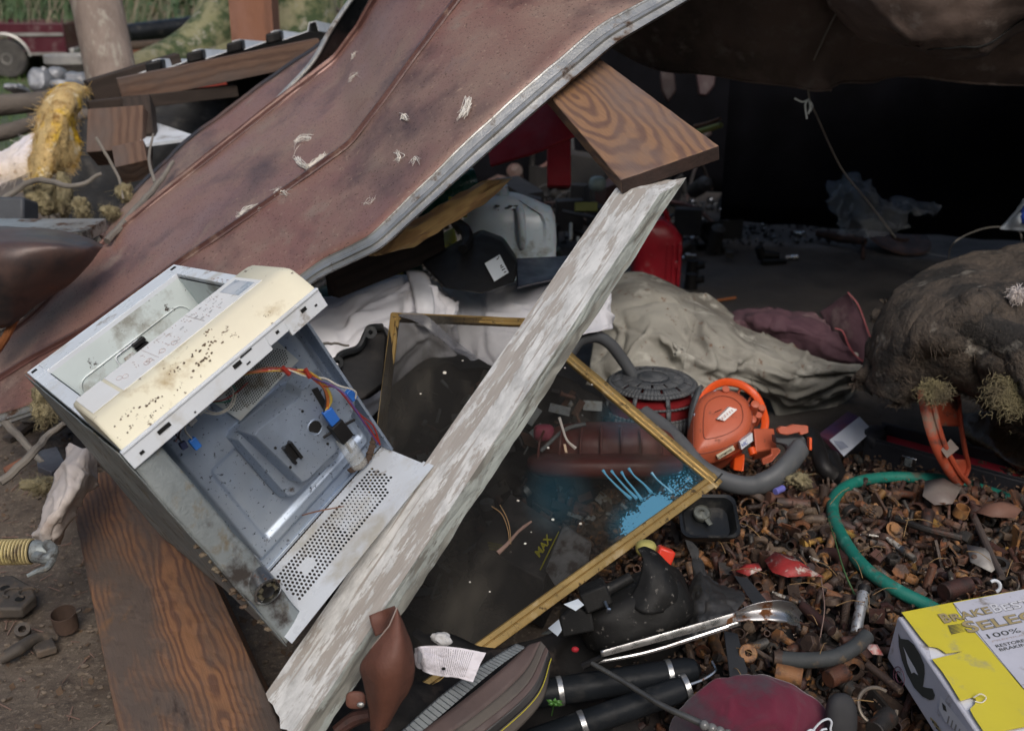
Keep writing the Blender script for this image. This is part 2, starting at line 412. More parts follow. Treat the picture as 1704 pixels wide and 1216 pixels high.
def brush():
    r = random.Random(3); a, b, c = M(), M(), M()
    for _ in range(9000):
        x = r.uniform(-17, 12); y = r.uniform(17.5, 27); h = r.uniform(.8, 3.2)
        p = Vector((x, y, 0)); lean = Vector((r.gauss(.12, .25), r.gauss(0, .2), 1)) * h
        w = Vector((r.uniform(.005, .013), 0, 0)); k = Vector((r.gauss(0, .15), r.gauss(0, .1), 0))
        q = p + lean * .55 + k
        mt = a if r.random() < .42 else b
        mt.add([p - w, p + w, q + w, q - w, p + lean], [(0, 1, 2, 3), (3, 2, 4)])
    for _ in range(260):
        x = r.uniform(-17, 10); y = r.uniform(18, 28); s = r.uniform(.4, 1.3)
        scatter_leaves(b if r.random() < .6 else c, (x, y, r.uniform(.3, 2.6)), (s * 1.2, s, s), 170, .09, r.random())
    a.build('dry_brush', m_stalk, kind='stuff', label='tangle of dry brown stalks along the back of the yard', cat='brush', smooth=0)
    b.build('undergrowth', m_leafd, kind='stuff', label='dark green undergrowth among the dry stalks behind the yard', cat='undergrowth', smooth=0)
    c.build('undergrowth', m_leafo, kind='stuff', label='olive green leaves of the hedge behind the yard', cat='undergrowth', smooth=0)
    g = M()
    for _ in range(9000):
        x = r.uniform(-10, 3); y = r.uniform(8, 18); h = r.uniform(.04, .13)
        p = Vector((x, y, H(x, y))); w = Vector((.006, 0, 0)); g.add([p - w, p + w, p + Vector((r.gauss(0, .03), r.gauss(0, .03), h))], [(0, 1, 2)])
    g.build('grass', m_grass, kind='stuff', label='short green grass around the parked truck', cat='grass', smooth=0)
    w = M()
    for _ in range(24):     # a far wood closing off the view
        x = r.uniform(-40, 40); scatter_leaves(w, (x, r.uniform(34, 42), r.uniform(2, 5)), (5, 2, 4.5), 900, .35, r.random())
    for k in range(34):     # unseen woods added round the rest of the yard to block low sky light
        a = -.45 + (2 * pi - 2.2) * k / 33 - pi / 2 - (2 * pi - 2.2) / 2 + .45; R_ = r.uniform(13, 16)
        scatter_leaves(w, (R_ * cos(a), R_ * sin(a) + 2, r.uniform(3, 4)), (3.2, 3.2, 4.6), 420, .5, r.random())
    w.build('far_wood_and_sky_blocker', m_leafd, kind='stuff', label='dark far wood and unseen trees added round the yard to block low skylight', cat='wood', smooth=0)
brush()
m_barkg = mat('pale_bark', (.17, .13, .11), (.25, .20, .17), vs=12, rough=.9, spots=[((.30, .27, .23), 18, .6, .7)], bump=.7, bs=40, stretch=(1, 1, .4), bd=.01)
m_barkm = mat('mossy_bark', (.20, .20, .10), (.26, .24, .15), vs=6, rough=.9, spots=[((.05, .075, .03), 5, .5, .62), ((.27, .26, .2), 14, .6, .7)], bump=.6, bs=30, bd=.012)
def tree(name, base, top, r0, r1, mt, label, limbs=(), cl=4.6, seed=1):
    t = thing(name, label, 'tree', base); mm = M(); P = []
    for i in range(26):
        u = i / 25; p = base.lerp(top, u); P.append(p + Vector((.03 * N((u * 4, seed, 0)), .03 * N((u * 4, 0, seed)), 0)))
    rr = [r0 * (1 + .5 * math.exp(-i * .9)) * (1 - i / 25) + r1 * (i / 25) for i in range(26)]
    mm.tube(P, rr, 20)
    for v in mm.v:
        pass
    mm.build('trunk', mt, t, smooth=60)
    for lp, lr in limbs: M().tube(path(lp, 30), lr, 14).build('limb', mt, t, smooth=60)
    c = M(); r = random.Random(seed)
    for i in range(9):
        d = Vector((r.uniform(-1.6, 1.6), r.uniform(-1.4, 1.8), r.uniform(0, 1.6)))
        e = top + d; c.tube([top - Vector((0, 0, .6)), top.lerp(e, .5) + Vector((0, 0, .2)), e], [r1 * .5, r1 * .3, .012], 6)
    c.build('branches', mt, t)
    f = M()
    for i in range(9): scatter_leaves(f, tuple(top + Vector((r.uniform(-1.6, 1.6), r.uniform(-1.4, 1.8), r.uniform(.5, 2)))), (.7, .7, .45), 140, .07, i)
    f.build('crown', m_leafd, t, smooth=0)
    return t
tb = G(196, 175, 0)
tree('tree', Vector((-1.98, 5.3, 0)), Vector((-2.75, 6.6, 4.7)), .135, .12, m_barkg, 'slim grey brown trunk standing at upper left before the parked truck', seed=4)
mb = Vector((-1.62, 7.4, .05))
tree('tree', mb, mb + Vector((.1, .5, 4.8)), .36, .30, m_barkm, 'green mossy trunk with sweeping roots behind the reddish post', limbs=[
    ([W(452, -160, 7.2), W(405, -40, 7.1), W(385, 20, 7.0), W(345, 68, 6.9), W(290, 95, 6.7), W(238, 106, 6.5), W(205, 118, 6.4)], [.17, .175, .19, .18, .13, .08, .06]),
    ([W(352, -100, 7.4), W(345, 0, 7.4), W(330, 50, 7.2), W(310, 90, 7.0), W(285, 125, 6.9)], [.06, .07, .08, .09, .1]),
    ([W(470, -100, 7.5), W(455, 20, 7.4), W(465, 80, 7.3), W(480, 120, 7.2)], [.10, .11, .12, .15]),
    ([W(400, 60, 7.1), W(350, 105, 6.9), W(290, 125, 6.7)], [.2, .17, .1])], seed=9)
m_post = woodmat('reddish_post', (.19, .085, .05), (.12, .055, .035), ring=14, k=.02, z0=.1, gray=((.20, .10, .07), .45, .7), rough=.85)
def post(name, cs, thick, mt, label, **k): return board(name, cs, thick, mt, label, 'post', **k)
post('wooden_post', [W(461, 150, 5.95), W(430, -330, 5.9), W(352, -330, 5.9), W(392, 150, 5.95)], .2, m_post, 'reddish brown square post in front of the mossy tree')

# ---------------- parked truck
m_maroon = mat('maroon_paint', (.055, .008, .016), (.075, .014, .024), rough=.35, spots=[((.16, .11, .11), 4, .6, .75, .7)], bump=.05)
m_tyre = mat('dusty_tyre', (.035, .033, .033), (.07, .065, .06), rough=.85)
m_glass = mat('dark_window', (.02, .025, .03), rough=.1, bump=0)
def truck():
    o = G(113, 122, 0); o.z = 0; o = Vector((W(113, 100, 16.3).x, W(113, 100, 16.3).y, 0))
    zt = W(113, 38, 16.3).z; S = zt / 1.0
    t = thing('pickup_truck', 'old maroon pickup truck with chrome trim parked in the grass', 'truck', o)
    fx = Vector((-1, -.13, 0)).normalized(); fy = Vector((.13, -1, 0)).normalized() * -1; up = Vector((0, 0, 1))
    P = lambda x, y, z: o + (fx * x + fy * y + up * z) * S
    def side(y0, y1):
        out = [(0, .42), (0, 1.0), (2.15, 1.02), (2.15, .42)]
        wc = 1.12; arch = [(wc + .45 * cos(a), .36 + .45 * sin(a)) for a in np.linspace(.12, pi - .12, 14)]
        top = [(0, .42), (0, 1.0), (2.15, 1.02), (2.15, .40), (arch[0][0], .40)] 
        poly = [(0, .42), (wc - .45, .40)] + arch[::-1] + [(2.15, .40), (2.15, 1.02), (0, 1.0)]
        mm = M(); mm.prism([P(x, y0, z) for x, z in poly], fy * (y1 - y0) * S); return mm
    b = side(0, .06); 
    b.prism([P(x, 1.7, z) for x, z in [(0, .42), (0, 1.0), (2.15, 1.02), (2.15, .42)]], fy * .06 * S)
    b.box(P(.02, .88, .7), fx * .02 * S, fy * .82 * S, up * .29 * S); b.box(P(1.07, .88, .5), fx * 1.06 * S, fy * .8 * S, up * .02 * S)
    b.box(P(2.15, .88, .7), fx * .02 * S, fy * .82 * S, up * .29 * S)
    b.build('bed', m_maroon, t, bevel=.02)
    c = M(); prof = [(2.22, .42), (2.22, 1.05), (2.35, 1.62), (3.6, 1.62), (4.1, 1.07), (5.35, 1.0), (5.4, .45)]
    c.prism([P(x, 0, z) for x, z in prof], fy * 1.76 * S); c.build('cab', m_maroon, t, bevel=.03)
    M().prism([P(x, -.01, z) for x, z in [(2.45, 1.1), (2.5, 1.52), (3.5, 1.52), (3.85, 1.12)]], fy * .02 * S).build('window', m_glass, t)
    ch = mat('dull_chrome', (.42, .42, .41), (.3, .29, .28), rough=.4, metal=.6)
    M().box(P(1.08, -.012, .80), fx * 1.07 * S, fy * .018 * S, up * .028 * S).build('chrome_strip', ch, t)
    M().box(P(.33, -.012, .45), fx * .32 * S, fy * .018 * S, up * .022 * S).build('chrome_sill', ch, t)
    M().box(P(-.08, .88, .46), fx * .05 * S, fy * .85 * S, up * .08 * S).build('rear_bumper', ch, t, bevel=.02)
    M().ring(P(1.12, -.015, .36), fy, .455 * S, .03 * S, 24, 6, a0=.1, a1=pi - .1, up=fx).build('wheel_arch_trim', ch, t)
    rim = mat('grey_rim', (.28, .27, .26), (.18, .17, .16), rough=.5, metal=.4)
    for x in (1.12, 4.55):
        for y in (.02, 1.55):
            w = M().lathe(P(x, y, .36), fy, [(.2 * S, 0), (.33 * S, 0), (.36 * S, .03 * S), (.36 * S, .2 * S), (.33 * S, .23 * S), (.2 * S, .23 * S)], 28).build('wheel', m_tyre, t)
            M().lathe(P(x, y - .005, .36), fy, [(.02 * S, .02 * S), (.1 * S, .0), (.13 * S, .05 * S), (.205 * S, .03 * S), (.22 * S, 0), (.21 * S, .2 * S)], 24).build('rim', rim, w)
truck()
# things standing round the yard at upper left
m_conc = mat('pale_concrete', (.36, .35, .33), (.24, .24, .24), rough=.9, spots=[((.10, .10, .10), 8, .55, .7)], bump=.5)
pz = W(128, 118, 7.2)
pb = M().lathe(Vector((pz.x, pz.y, pz.z - .22)), Vector((0, 0, 1)), [(.17, 0), (.16, .06), (.10, .10), (.085, .2), (.12, .24), (.19, .26), (.21, .28), (.21, .33), (.17, .33), (.15, .29), (.02, .28)], 28)
pb.build('stone_basin', m_conc, label='round pale stone basin on a short pedestal beside the grey trunk', cat='basin')
M().box(Vector((pz.x, pz.y, (pz.z - .22) / 2)), Vector((.3, 0, 0)), Vector((0, .25, 0)), Vector((0, 0, (pz.z - .225) / 2))).build('crate_base', mat('weathered_crate', (.10, .085, .07), rough=.9), label='weathered grey crate under the pale stone basin', cat='crate', bevel=.02)
m_alu = mat('grey_castings', (.30, .31, .33), (.16, .165, .18), rough=.55, metal=.5, bump=.5, bs=30, bd=.01)
for i, (x, y, d, rx, ry, lb) in enumerate([(68, 137, 6.2, 20, 22, 'tall brownish grey casting at left of the pile by the basin'), (98, 133, 6.3, 19, 17, 'rounded light grey casting beneath the stone basin'), (138, 138, 6.2, 22, 15, 'dark grey casting nearest the grey trunk'), (30, 150, 6.0, 17, 8, 'low pale lump on the log by the green grass'), (118, 147, 5.9, 26, 10, 'flat grey casting lying on top of the log')]):
    s = d / FP; mm = M().ell(W(x, y, d), RV * rx * s, UV * ry * s, FV * .1, 12, .7, .35, 5, i)
    mm.cyl(W(x + 4, y - ry * .5, d - .03), W(x + 6, y - ry * 1.1, d - .03), .025, .02, 10).build('metal_casting', m_alu, label=lb, cat='casting', group='castings heaped round the stone basin')
m_log = mat('grey_log', (.075, .062, .052), (.12, .10, .085), rough=.9, bump=.8, bs=25, stretch=(.3, 1, 1), bd=.01)
M().tube(path([W(-90, 185, 5.2), W(0, 176, 5.2), W(70, 168, 5.3), W(150, 152, 5.5)], 20), [.06, .055, .05, .045], 12).build('log', m_log, label='long grey log lying across the yard under the grey castings', cat='log')
M().tube(path([W(-90, 235, 4.9), W(0, 222, 4.9), W(60, 205, 5.0), W(150, 190, 5.1)], 20), [.045, .04, .035, .03], 12).build('log', m_log, label='thinner dark log lying below the long grey log', cat='log')
M().tube([W(212, 57, 11.5), W(330, 42, 12.0)], .11, 18).build('culvert_pipe', m_blackg, label='thick black pipe lying behind the grey trunk', cat='pipe')
for y, c_, lb, cc in ((72, (.10, .07, .05), 'thin brown log lying under the thick black pipe', 'log'), (86, (.16, .06, .03), 'rusty orange bar lying under the thick black pipe', 'bar'), (96, (.05, .05, .05), 'dark grey bar lying lowest under the thick black pipe', 'bar')):
    M().tube([W(205, y + 6, 10.6), W(330, y - 4, 11)], .045, 10).build('scrap_' + cc, mat('scrap_tint', c_, rough=.9), label=lb, cat=cc)

# ================================================================== SHEET METAL
m_rust = mat('brown_painted_sheet', (.25, .135, .11), (.165, .075, .068), vs=1.5, rough=.42, metal=.15,
             spots=[((.27, .19, .15), 1.1, .5, .66, .6), ((.085, .05, .05), 3.1, .56, .74, .45), ((.17, .06, .045), 4.5, .66, .80, .6), ((.115, .095, .115), 2.6, .68, .84, .5), ((.24, .18, .15), 9, .62, .8, .6), ((.34, .24, .19), 70, .66, .72, .8), ((.05, .03, .025), 160, .64, .7, .8)], bump=.35, bs=260, bd=.0015, rr=.15)
m_rustd = mat('dark_brown_sheet', (.075, .045, .04), (.11, .07, .06), vs=2, rough=.5, metal=.2, spots=[((.17, .08, .05), 3, .6, .7), ((.03, .03, .035), 2.2, .5, .62, .35)], bump=.3, bs=200, bd=.002)
m_lip = mat('galvanised_lip', (.42, .42, .41), (.28, .28, .27), vs=9, rough=.4, metal=.7, spots=[((.10, .06, .04), 13, .6, .7, .9), ((.06, .055, .05), 5, .62, .72, .9)], bump=.3, bs=150)
def main_sheet():
    # per station: upper edge, seam, lower edge (measured on the sheet), bent at the creases
    st = [((-60, 615, 3.15), (-50, 660, 3.0), (-40, 700, 2.9)),
          ((60, 520, 3.15), (60, 592, 2.95), (65, 668, 2.82)),
          ((178, 398, 3.22), (150, 545, 2.85), (190, 640, 2.68)),
          ((300, 297, 3.28), (300, 436, 2.80), (400, 530, 2.55)),
          ((462, 168, 3.36), (450, 335, 2.78), (532, 434, 2.52)),
          ((558, 96, 3.40), (583, 240, 2.80), (614, 392, 2.45)),
          ((596, 45, 3.34), (640, 165, 2.80), (758, 251, 2.44)),
          ((625, -8, 3.26), (692, 92, 2.82), (887, 134, 2.45)),
          ((650, -60, 3.2), (765, -5, 2.86), (1000, 38, 2.52)),
          ((700, -160, 3.1), (870, -110, 2.9), (1190, -62, 2.66)),
          ((800, -330, 3.0), (1010, -270, 2.95), (1420, -190, 2.8))]
    E = [WP(s) for s in st]; n = len(E)
    def col(k, frac=None):
        return [Vector(p) for p in catmull([tuple(e[k]) for e in E], 12 * (n - 1) + 1, False)]
    U, S, Lw = col(0), col(1), col(2)
    # soften the creases a little
    def soft(P):
        Q = [p.copy() for p in P]
        for it in range(2): Q = [Q[0]] + [Q[i - 1] * .25 + Q[i] * .5 + Q[i + 1] * .25 for i in range(1, len(Q) - 1)] + [Q[-1]]
        return Q
    U, S, Lw = soft(U), soft(S), soft(Lw)
    rows = []
    for i in range(len(U)):
        u, s, l = U[i], S[i], Lw[i]; row = []
        x1 = (s - u); x2 = (l - s); nn = (x1.cross(S[min(i + 1, len(S) - 1)] - S[max(i - 1, 0)])).normalized()
        if nn.dot(FV) > 0: nn = -nn
        # cross-section: rolled rib at the upper edge, flat, standing seam, flat
        prof = [(0, -.02), (0, 0), (.006, .010), (.02, .011), (.026, .001), (.048, .0), (.052, .004), (.062, .004), (.066, 0), (.25, .0), (.45, 0), (.65, 0), (.85, 0), (.95, 0), (.97, .0), (.99, .0)]
        for t, h in prof: row.append(u.lerp(s, t) + nn * h)
        for t in (0, .012, .02, .1, .2, .32, .45, .58, .7, .82, .92, 1): row.append(s.lerp(l, t) + nn * (0))
        for k, p in enumerate(row):
            row[k] = p + nn * (.005 * fbm(p, 2.6, 3) + .0022 * N(p, 9) + .0008 * N(p, 30))
        rows.append(row)
    t = thing('metal_roof_sheet', 'large bent reddish brown metal roofing sheet sloping over the pile', 'metal sheet', G(500, 700, .3))
    M().grid(rows).build('sheet', m_rust, t, solid=.0014, smooth=28)
    m_seam = mat('dark_seam_brown', (.075, .035, .033), (.11, .05, .042), vs=9, rough=.45, spots=[((.20, .13, .10), 14, .6, .76)], bump=.4, bs=150)  # seam ribs coloured darker than the sheet
    for k_, w_, f_ in ((1, .0095, .5), (0, .006, .0), (0, .006, .055)):
        src = S if k_ else [u.lerp(s, f_) for u, s in zip(U, S)]
        R = []
        for i, p in enumerate(src):
            tdir = (src[min(i + 1, len(src) - 1)] - src[max(i - 1, 0)]).normalized(); sd_ = (Lw[i] - U[i]); sd_ = (sd_ - tdir * sd_.dot(tdir)).normalized(); nn = tdir.cross(sd_)
            if nn.dot(FV) > 0: nn = -nn
            j = .0015 * N(p, 14) ; q = p + sd_ * j * 2
            R.append([q - sd_ * w_ * 1.3 + nn * .001, q - sd_ * w_ * .8 + nn * (.010 + j), q + sd_ * w_ * .6 + nn * (.013 + j), q + sd_ * w_ * .75 + nn * .004, q + sd_ * w_ * 1.5 + nn * .001])
        M().grid(R).build('standing_seam', m_seam, t, solid=.001, smooth=35)
    # folded galvanised lip below the lower edge: a hemmed channel, built as one strip
    lo = [(-40, 722, 2.9), (65, 686, 2.82), (192, 658, 2.7), (402, 556, 2.57), (530, 461, 2.50), (634, 412, 2.43), (786, 274, 2.42), (912, 165, 2.43), (1024, 70, 2.50), (1225, -48, 2.68), (1450, -180, 2.82)]
    LO = soft([Vector(p) for p in catmull([tuple(W(*p)) for p in lo], len(Lw), False)])
    R = []
    for i in range(len(Lw)):
        a = rows[i][-1]; b = LO[i]; R.append([a + FV * .001, a.lerp(b, .10) + FV * .006, a.lerp(b, .42) + FV * .005, a.lerp(b, .50) - FV * .004, a.lerp(b, .62) - FV * .006, a.lerp(b, .70) + FV * .001, a.lerp(b, .95) + FV * .001, b, b + FV * .02])
    M().grid(R).build('folded_lip', m_lip, t, solid=.0012, smooth=30)
    return t, rows
SHEET, SROWS = main_sheet()
# lint and old glue stuck on the sheet
def squiggle(pts, r, n=5, name='lint', lb='', d=2.7):
    mm = M()
    for s in range(n):
        P = [W(x + random.gauss(0, 2.5), y + random.gauss(0, 2.5), d) for x, y in pts]; mm.tube(path(P, 14), [r * .4, r * random.uniform(.7, 1.3), r * .4], 5)
    return mm
# place lint on the surface: nearest sheet point for a pixel
def to_px(p):
    q = p - CAMP; d = q.dot(FV); return 852 + q.dot(RV) / d * FP, 608 - q.dot(UV) / d * FP, d
SPX = [(to_px(p), p) for r in SROWS for p in r]
def on_sheet(x, y):
    c = sorted(SPX, key=lambda q: (q[0][0] - x) ** 2 + (q[0][1] - y) ** 2)[:4]
    w = [1 / (((q[0][0] - x) ** 2 + (q[0][1] - y) ** 2) + 1) for q in c]
    return W(x, y, sum(a * q[0][2] for a, q in zip(w, c)) / sum(w) - .012)
for pts, r, n, lb in [([(490, 235), (505, 228), (520, 232), (500, 245), (488, 258)], .003, 5, 'thin curl of white lint upper of the pair on the brown sheet'),
                  ([(492, 262), (503, 275), (515, 278), (528, 268), (538, 258)], .006, 9, 'thick crescent of white lint stuck on the brown sheet'),
                  ([(395, 360), (412, 350), (430, 342)], .004, 6, 'grey lint streak on the seam nearest the microwave'),
                  ([(455, 320), (468, 315), (478, 322)], .003, 5, 'small lint tuft caught on the seam beside the streak'),
                  ([(765, 195), (780, 165), (770, 190), (782, 178)], .003, 4, 'white glue squiggle on the wide part of the sheet'),
                  ([(580, 135), (590, 122), (598, 125)], .0025, 3, 'small white fleck near the top of the narrow strip'),
                  ([(585, 100), (588, 92), (590, 85)], .003, 3, 'white fleck close to the rolled edge'),
                  ([(660, 250), (665, 262), (660, 268)], .003, 3, 'pale fleck at the middle of the wide strip'),
                  ([(670, 195), (674, 192), (676, 196)], .004, 4, 'white dot below the seam in the middle'),
                  ([(605, 340), (615, 333), (622, 328)], .0015, 2, 'short white scratch of glue low on the sheet'),
                  ([(685, 270), (690, 265), (698, 268)], .002, 3, 'pale tuft at right of the middle fleck'),
                  ([(190, 515), (205, 520), (215, 515)], .004, 3, 'grey fleck on the sheet left of the microwave')]:
    mm = M()
    for s in range(n * 3):
        P = [on_sheet(x + random.gauss(0, 3.2), y + random.gauss(0, 3.2)) for x, y in pts]; mm.tube(path(P, 14), [r * .15, r * random.uniform(.15, .45), r * .1], 4)
    mm.build('lint', m_lint, label=lb, cat='lint', group='scraps of lint stuck on the brown sheet')
# second sheet behind, its edge curled up and showing a black underside
cs = loft([[(625, -60, 3.6), (690, -62, 3.9)], [(598, -20, 3.6), (670, -20, 3.85)], [(553, 45, 3.55), (620, 50, 3.8)], [(520, 103, 3.5), (580, 110, 3.75)], [(475, 152, 3.48), (520, 155, 3.7)], [(425, 203, 3.46), (440, 210, 3.6)]], 50, 8, True, True)
ct = thing('curled_metal_sheet', 'curled sheet edge with black underside and silver rim behind the big sheet', 'metal sheet', cs[-1][0])
M().grid(cs).build('curled_edge', m_blackg, ct, solid=.002)
M().tube([r[0] for r in cs], .009, 8).build('silver_rim', m_lip, ct)
fl = loft([[(545, 62, 3.9), (600, 60, 3.6)], [(500, 98, 3.85), (560, 110, 3.55)], [(400, 170, 3.8), (440, 205, 3.5)], [(300, 245, 3.7), (330, 290, 3.42)], [(215, 335, 3.6), (240, 360, 3.35)], [(170, 395, 3.5), (185, 405, 3.3)]], 50, 12, True, False, amp=.008)
M().grid(fl).build('flat_panel', m_rust, ct, solid=.002)
M().tube([r[0] for r in fl], .012, 6).build('rolled_rib', m_rustd, ct)
# curled dark sheet at the far left
c1 = loft([[(-90, 372, 3.0), (-90, 395, 2.8), (-90, 418, 2.72), (-90, 470, 2.75), (-90, 560, 2.9)], [(0, 374, 2.95), (0, 392, 2.78), (0, 412, 2.68), (0, 470, 2.7), (0, 548, 2.86)],
           [(90, 384, 2.92), (85, 398, 2.78), (80, 412, 2.7), (50, 470, 2.74), (30, 535, 2.86)], [(150, 398, 2.9), (145, 408, 2.8), (130, 425, 2.76), (90, 470, 2.8), (60, 510, 2.88)], [(172, 408, 2.9), (168, 415, 2.86), (150, 440, 2.84), (120, 470, 2.86), (85, 492, 2.9)]], 40, 36, True, True, amp=.006, fs=5)
M().grid(c1).build('bent_metal_sheet', m_rustd, label='dark brown bent sheet curling over at the far left edge', cat='metal sheet', solid=.002, smooth=60)
M().box(W(30, 385, 3.25), RV * .25, Vector((0, .1, 0)), Vector((0, 0, .02))).build('metal_strip', m_lip, label='grey metal strip lying above the bent sheet at far left', cat='metal strip', bevel=.003)

# ================================================================== COLLAPSED SHED FRAME AT UPPER LEFT
m_oldw = woodmat('brown_old_lumber', (.14, .085, .06), (.085, .05, .038), ring=30, k=.02, rough=.9, gray=((.10, .075, .065), .45, .65))
m_dkw = woodmat('dark_lumber', (.045, .032, .026), (.03, .022, .018), ring=30, k=.02, rough=.9)
def beam(p0, p1, w, th, mt, label, name='beam', cat='beam', up=None, **k):
    x = (p1 - p0).normalized(); y = (up or Vector((0, 0, 1))); y = (y - x * y.dot(x)).normalized() * w / 2
    return board(name, [p0 + y, p1 + y, p1 - y, p0 - y], th, mt, label, cat, **k)
beam(W(200, 152, 4.15), W(535, 84, 4.4), .10, .05, m_oldw, 'brown beam carrying white corrugated roofing at upper left')
beam(W(145, 178, 4.1), W(390, 150, 4.4), .05, .05, m_dkw, 'dark beam below the brown one at upper left')
beam(W(150, 165, 4.3), W(300, 118, 4.5), .16, .06, m_dkw, 'black charred board end behind the yellow insulation')
M().tube([W(255, 168, 4.3), W(375, 140, 4.5)], .016, 8).build('red_bar', mat('faded_red', (.35, .04, .02), (.2, .03, .02), rough=.6), label='faded red bar under the brown beam', cat='bar')
def roofing():
    t = thing('corrugated_roofing', 'white corrugated roofing edge resting on the brown beam', 'roofing', W(360, 115, 4.4))
    wm = mat('white_roofing', (.55, .58, .62), (.42, .44, .47), rough=.5)
    a = W(205, 132, 4.25); b = W(532, 52, 4.5); dx = (b - a); n = 5; back = (Vector((0, 1, .05))).normalized(); up = Vector((0, 0, 1))
    xs, prof = [], []
    for i in range(n):
        prof += [(i + 0, 0), (i + .68, .012), (i + .74, .045), (i + .92, .045), (i + .98, 0)]
    rows = []
    for k in range(9): rows.append([a + dx * (x / n) + up * h + back * (k * .16) - up * (.02 * k) for x, h in prof])
    M().grid(rows).build('sheet', wm, t, solid=.004, smooth=0)
    for i in range(1, n):
        p = a + dx * ((i - .17) / n) + up * .02; M().box(p - Vector((0, .012, 0)), dx.normalized() * .035, Vector((0, .03, 0)), up * .022).build('rib_plug', m_black, t, bevel=.008)
roofing()
m_white = mat('white_board', (.62, .65, .70), (.5, .53, .57), rough=.55, spots=[((.2, .18, .16), 9, .62, .72)])
M().prism(WP([(220, 213, 4.15), (262, 205, 4.25), (331, 228, 4.05), (238, 240, 3.9)]), Vector((0, 0, -.012))).build('white_board_scrap', m_white, label='small white panel sticking out of the dark gap at upper left', cat='panel')
M().prism(WP([(470, 38, 8), (510, 42, 8), (526, 58, 7), (520, 72, 6.6), (462, 78, 6.4)]), Vector((0, 0, -.03))).build('grey_sheet', mat('pale_grey_panel', (.36, .37, .36), rough=.7), label='pale grey panel lying behind the corrugated roofing', cat='panel')
M().tube(path([W(585, -40, 8), W(520, 5, 8), W(478, 20, 8), W(462, 35, 8)], 16), [.05, .06, .05, .04], 10).build('dead_branch', m_log, label='thick dark branch right of the reddish post', cat='branch')
M().tube([W(530, -10, 8), W(575, 28, 8)], .02, 6).build('dead_branch', m_log, label='thin dark branch crossing beside the curled sheet', cat='branch')
M().box(W(494, 28, 9), RV * .07, Vector((0, .1, 0)), Vector((0, 0, .05))).build('cardboard_box', mat('tan_card', (.45, .30, .18)), label='small tan box far behind the roofing', cat='box', bevel=.005)
M().ell(W(530, 47, 8.2), RV * .1, UV * .05, FV * .1, 10, .8, .3, 5).build('purple_sack', mat('purple_cloth', (.07, .03, .075)), label='purple sack beyond the pale grey panel', cat='sack')
beam(W(192, 178, 4.0), W(190, 250, 3.95), .22, .12, m_oldw, 'upper brown block hanging under the beam end', name='wood_block', cat='wood block', up=Vector((1, 0, 0)))
beam(W(226, 160, 4.1), W(232, 225, 4.0), .11, .08, m_dkw, 'narrow dark stud beside the brown block', name='stud', cat='stud', up=Vector((1, 0, 0)))
beam(W(212, 238, 3.85), W(218, 272, 3.8), .12, .1, m_oldw, 'lower brown block under the white panel', name='wood_block', cat='wood block', up=Vector((1, 0, 0)))
m_twig = mat('grey_twig', (.13, .115, .10), (.20, .18, .155), rough=.9, bump=.5)
for pts, r, lb in [([(178, 402, 3.15), (215, 360, 3.25), (262, 308, 3.4), (288, 270, 3.5)], .012, 'bent grey branch leaning beside the big brown sheet'),
                   ([(258, 305, 3.4), (248, 265, 3.5), (255, 222, 3.6)], .006, 'thin twig standing before the white panel'),
                   ([(0, 803, 2.35), (50, 760, 2.4), (80, 725, 2.5), (106, 705, 2.5)], .011, 'straight grey branch on the ground left of the microwave'),
                   ([(0, 695, 2.9), (30, 725, 2.8), (70, 770, 2.65)], .012, 'dark stick crossing behind the straight grey branch'),
                   ([(160, 230, 3.6), (195, 290, 3.6), (205, 330, 3.55)], .006, 'thin dark twig hanging in the gap'),
                   ([(483, 572, 2.35), (505, 575, 2.4), (540, 572, 2.5), (580, 574, 2.6)], .0045, 'thin grey twig lying on the white cloth'),
                   ([(0, 335, 3.8), (60, 300, 3.8), (120, 310, 3.7), (170, 290, 3.7)], .012, 'dark branch below the yellow insulation')]:
    P = WP(pts); M().tube([p + Vector((0, 0, .006 * N(p, 30))) for p in path(P, 22)], [r, r * .9, r * .6], 8).build('twig', m_twig, label=lb, cat='branch')

# insulation helpers
def fluff(name, blobs, mt, label, cat, hair=0, hr=.0006, hl=.05, amp=.35, group=None, hm=None):
    base = min((c - Vector((0, 0, z.length)) for c, x, y, z in blobs), key=lambda p: p.z)
    t = thing(name, label, cat, base, group); mm = M(); hh = M()
    for i, (c, x, y, z) in enumerate(blobs): mm.ell(c, x, y, z, 26, 1, amp, 1.6 / max(x.length, y.length), i * 3.1)
    mm.build('batt', mt, t, smooth=180)
    if hair:
        vs = mm.v
        for _ in range(hair):
            p = random.choice(vs); c = min(blobs, key=lambda b: (b[0] - p).length)[0]; d = (p - c).normalized()
            d = (d * random.uniform(.1, .5) + Vector((random.gauss(0, .6), random.gauss(0, .6), random.gauss(-.4, .5)))) * hl * random.uniform(.3, 1)
            e = Vector((random.gauss(0, 1), random.gauss(0, 1), random.gauss(0, 1))) * hl * .2
            hh.tube([p - d * .1, p + d * .5 + e, p + d], [hr, hr, hr * .5], 3, caps=False)
        o = hh.build('loose_fibres', hm or mt, t, smooth=0); o['kind'] = 'stuff'
    return t
m_ins_y = mat('yellow_insulation', (.60, .44, .20), (.48, .32, .13), vs=9, rough=.95, spots=[((.70, .44, .02), 4, .56, .66), ((.30, .17, .05), 14, .56, .7), ((.72, .62, .42), 10, .6, .7)], bump=1, bs=90, bd=.01)
m_ins_p = mat('pale_insulation', (.27, .23, .13), (.17, .14, .08), vs=12, rough=.95, spots=[((.08, .06, .035), 16, .55, .68)], bump=1, bs=100, bd=.01)
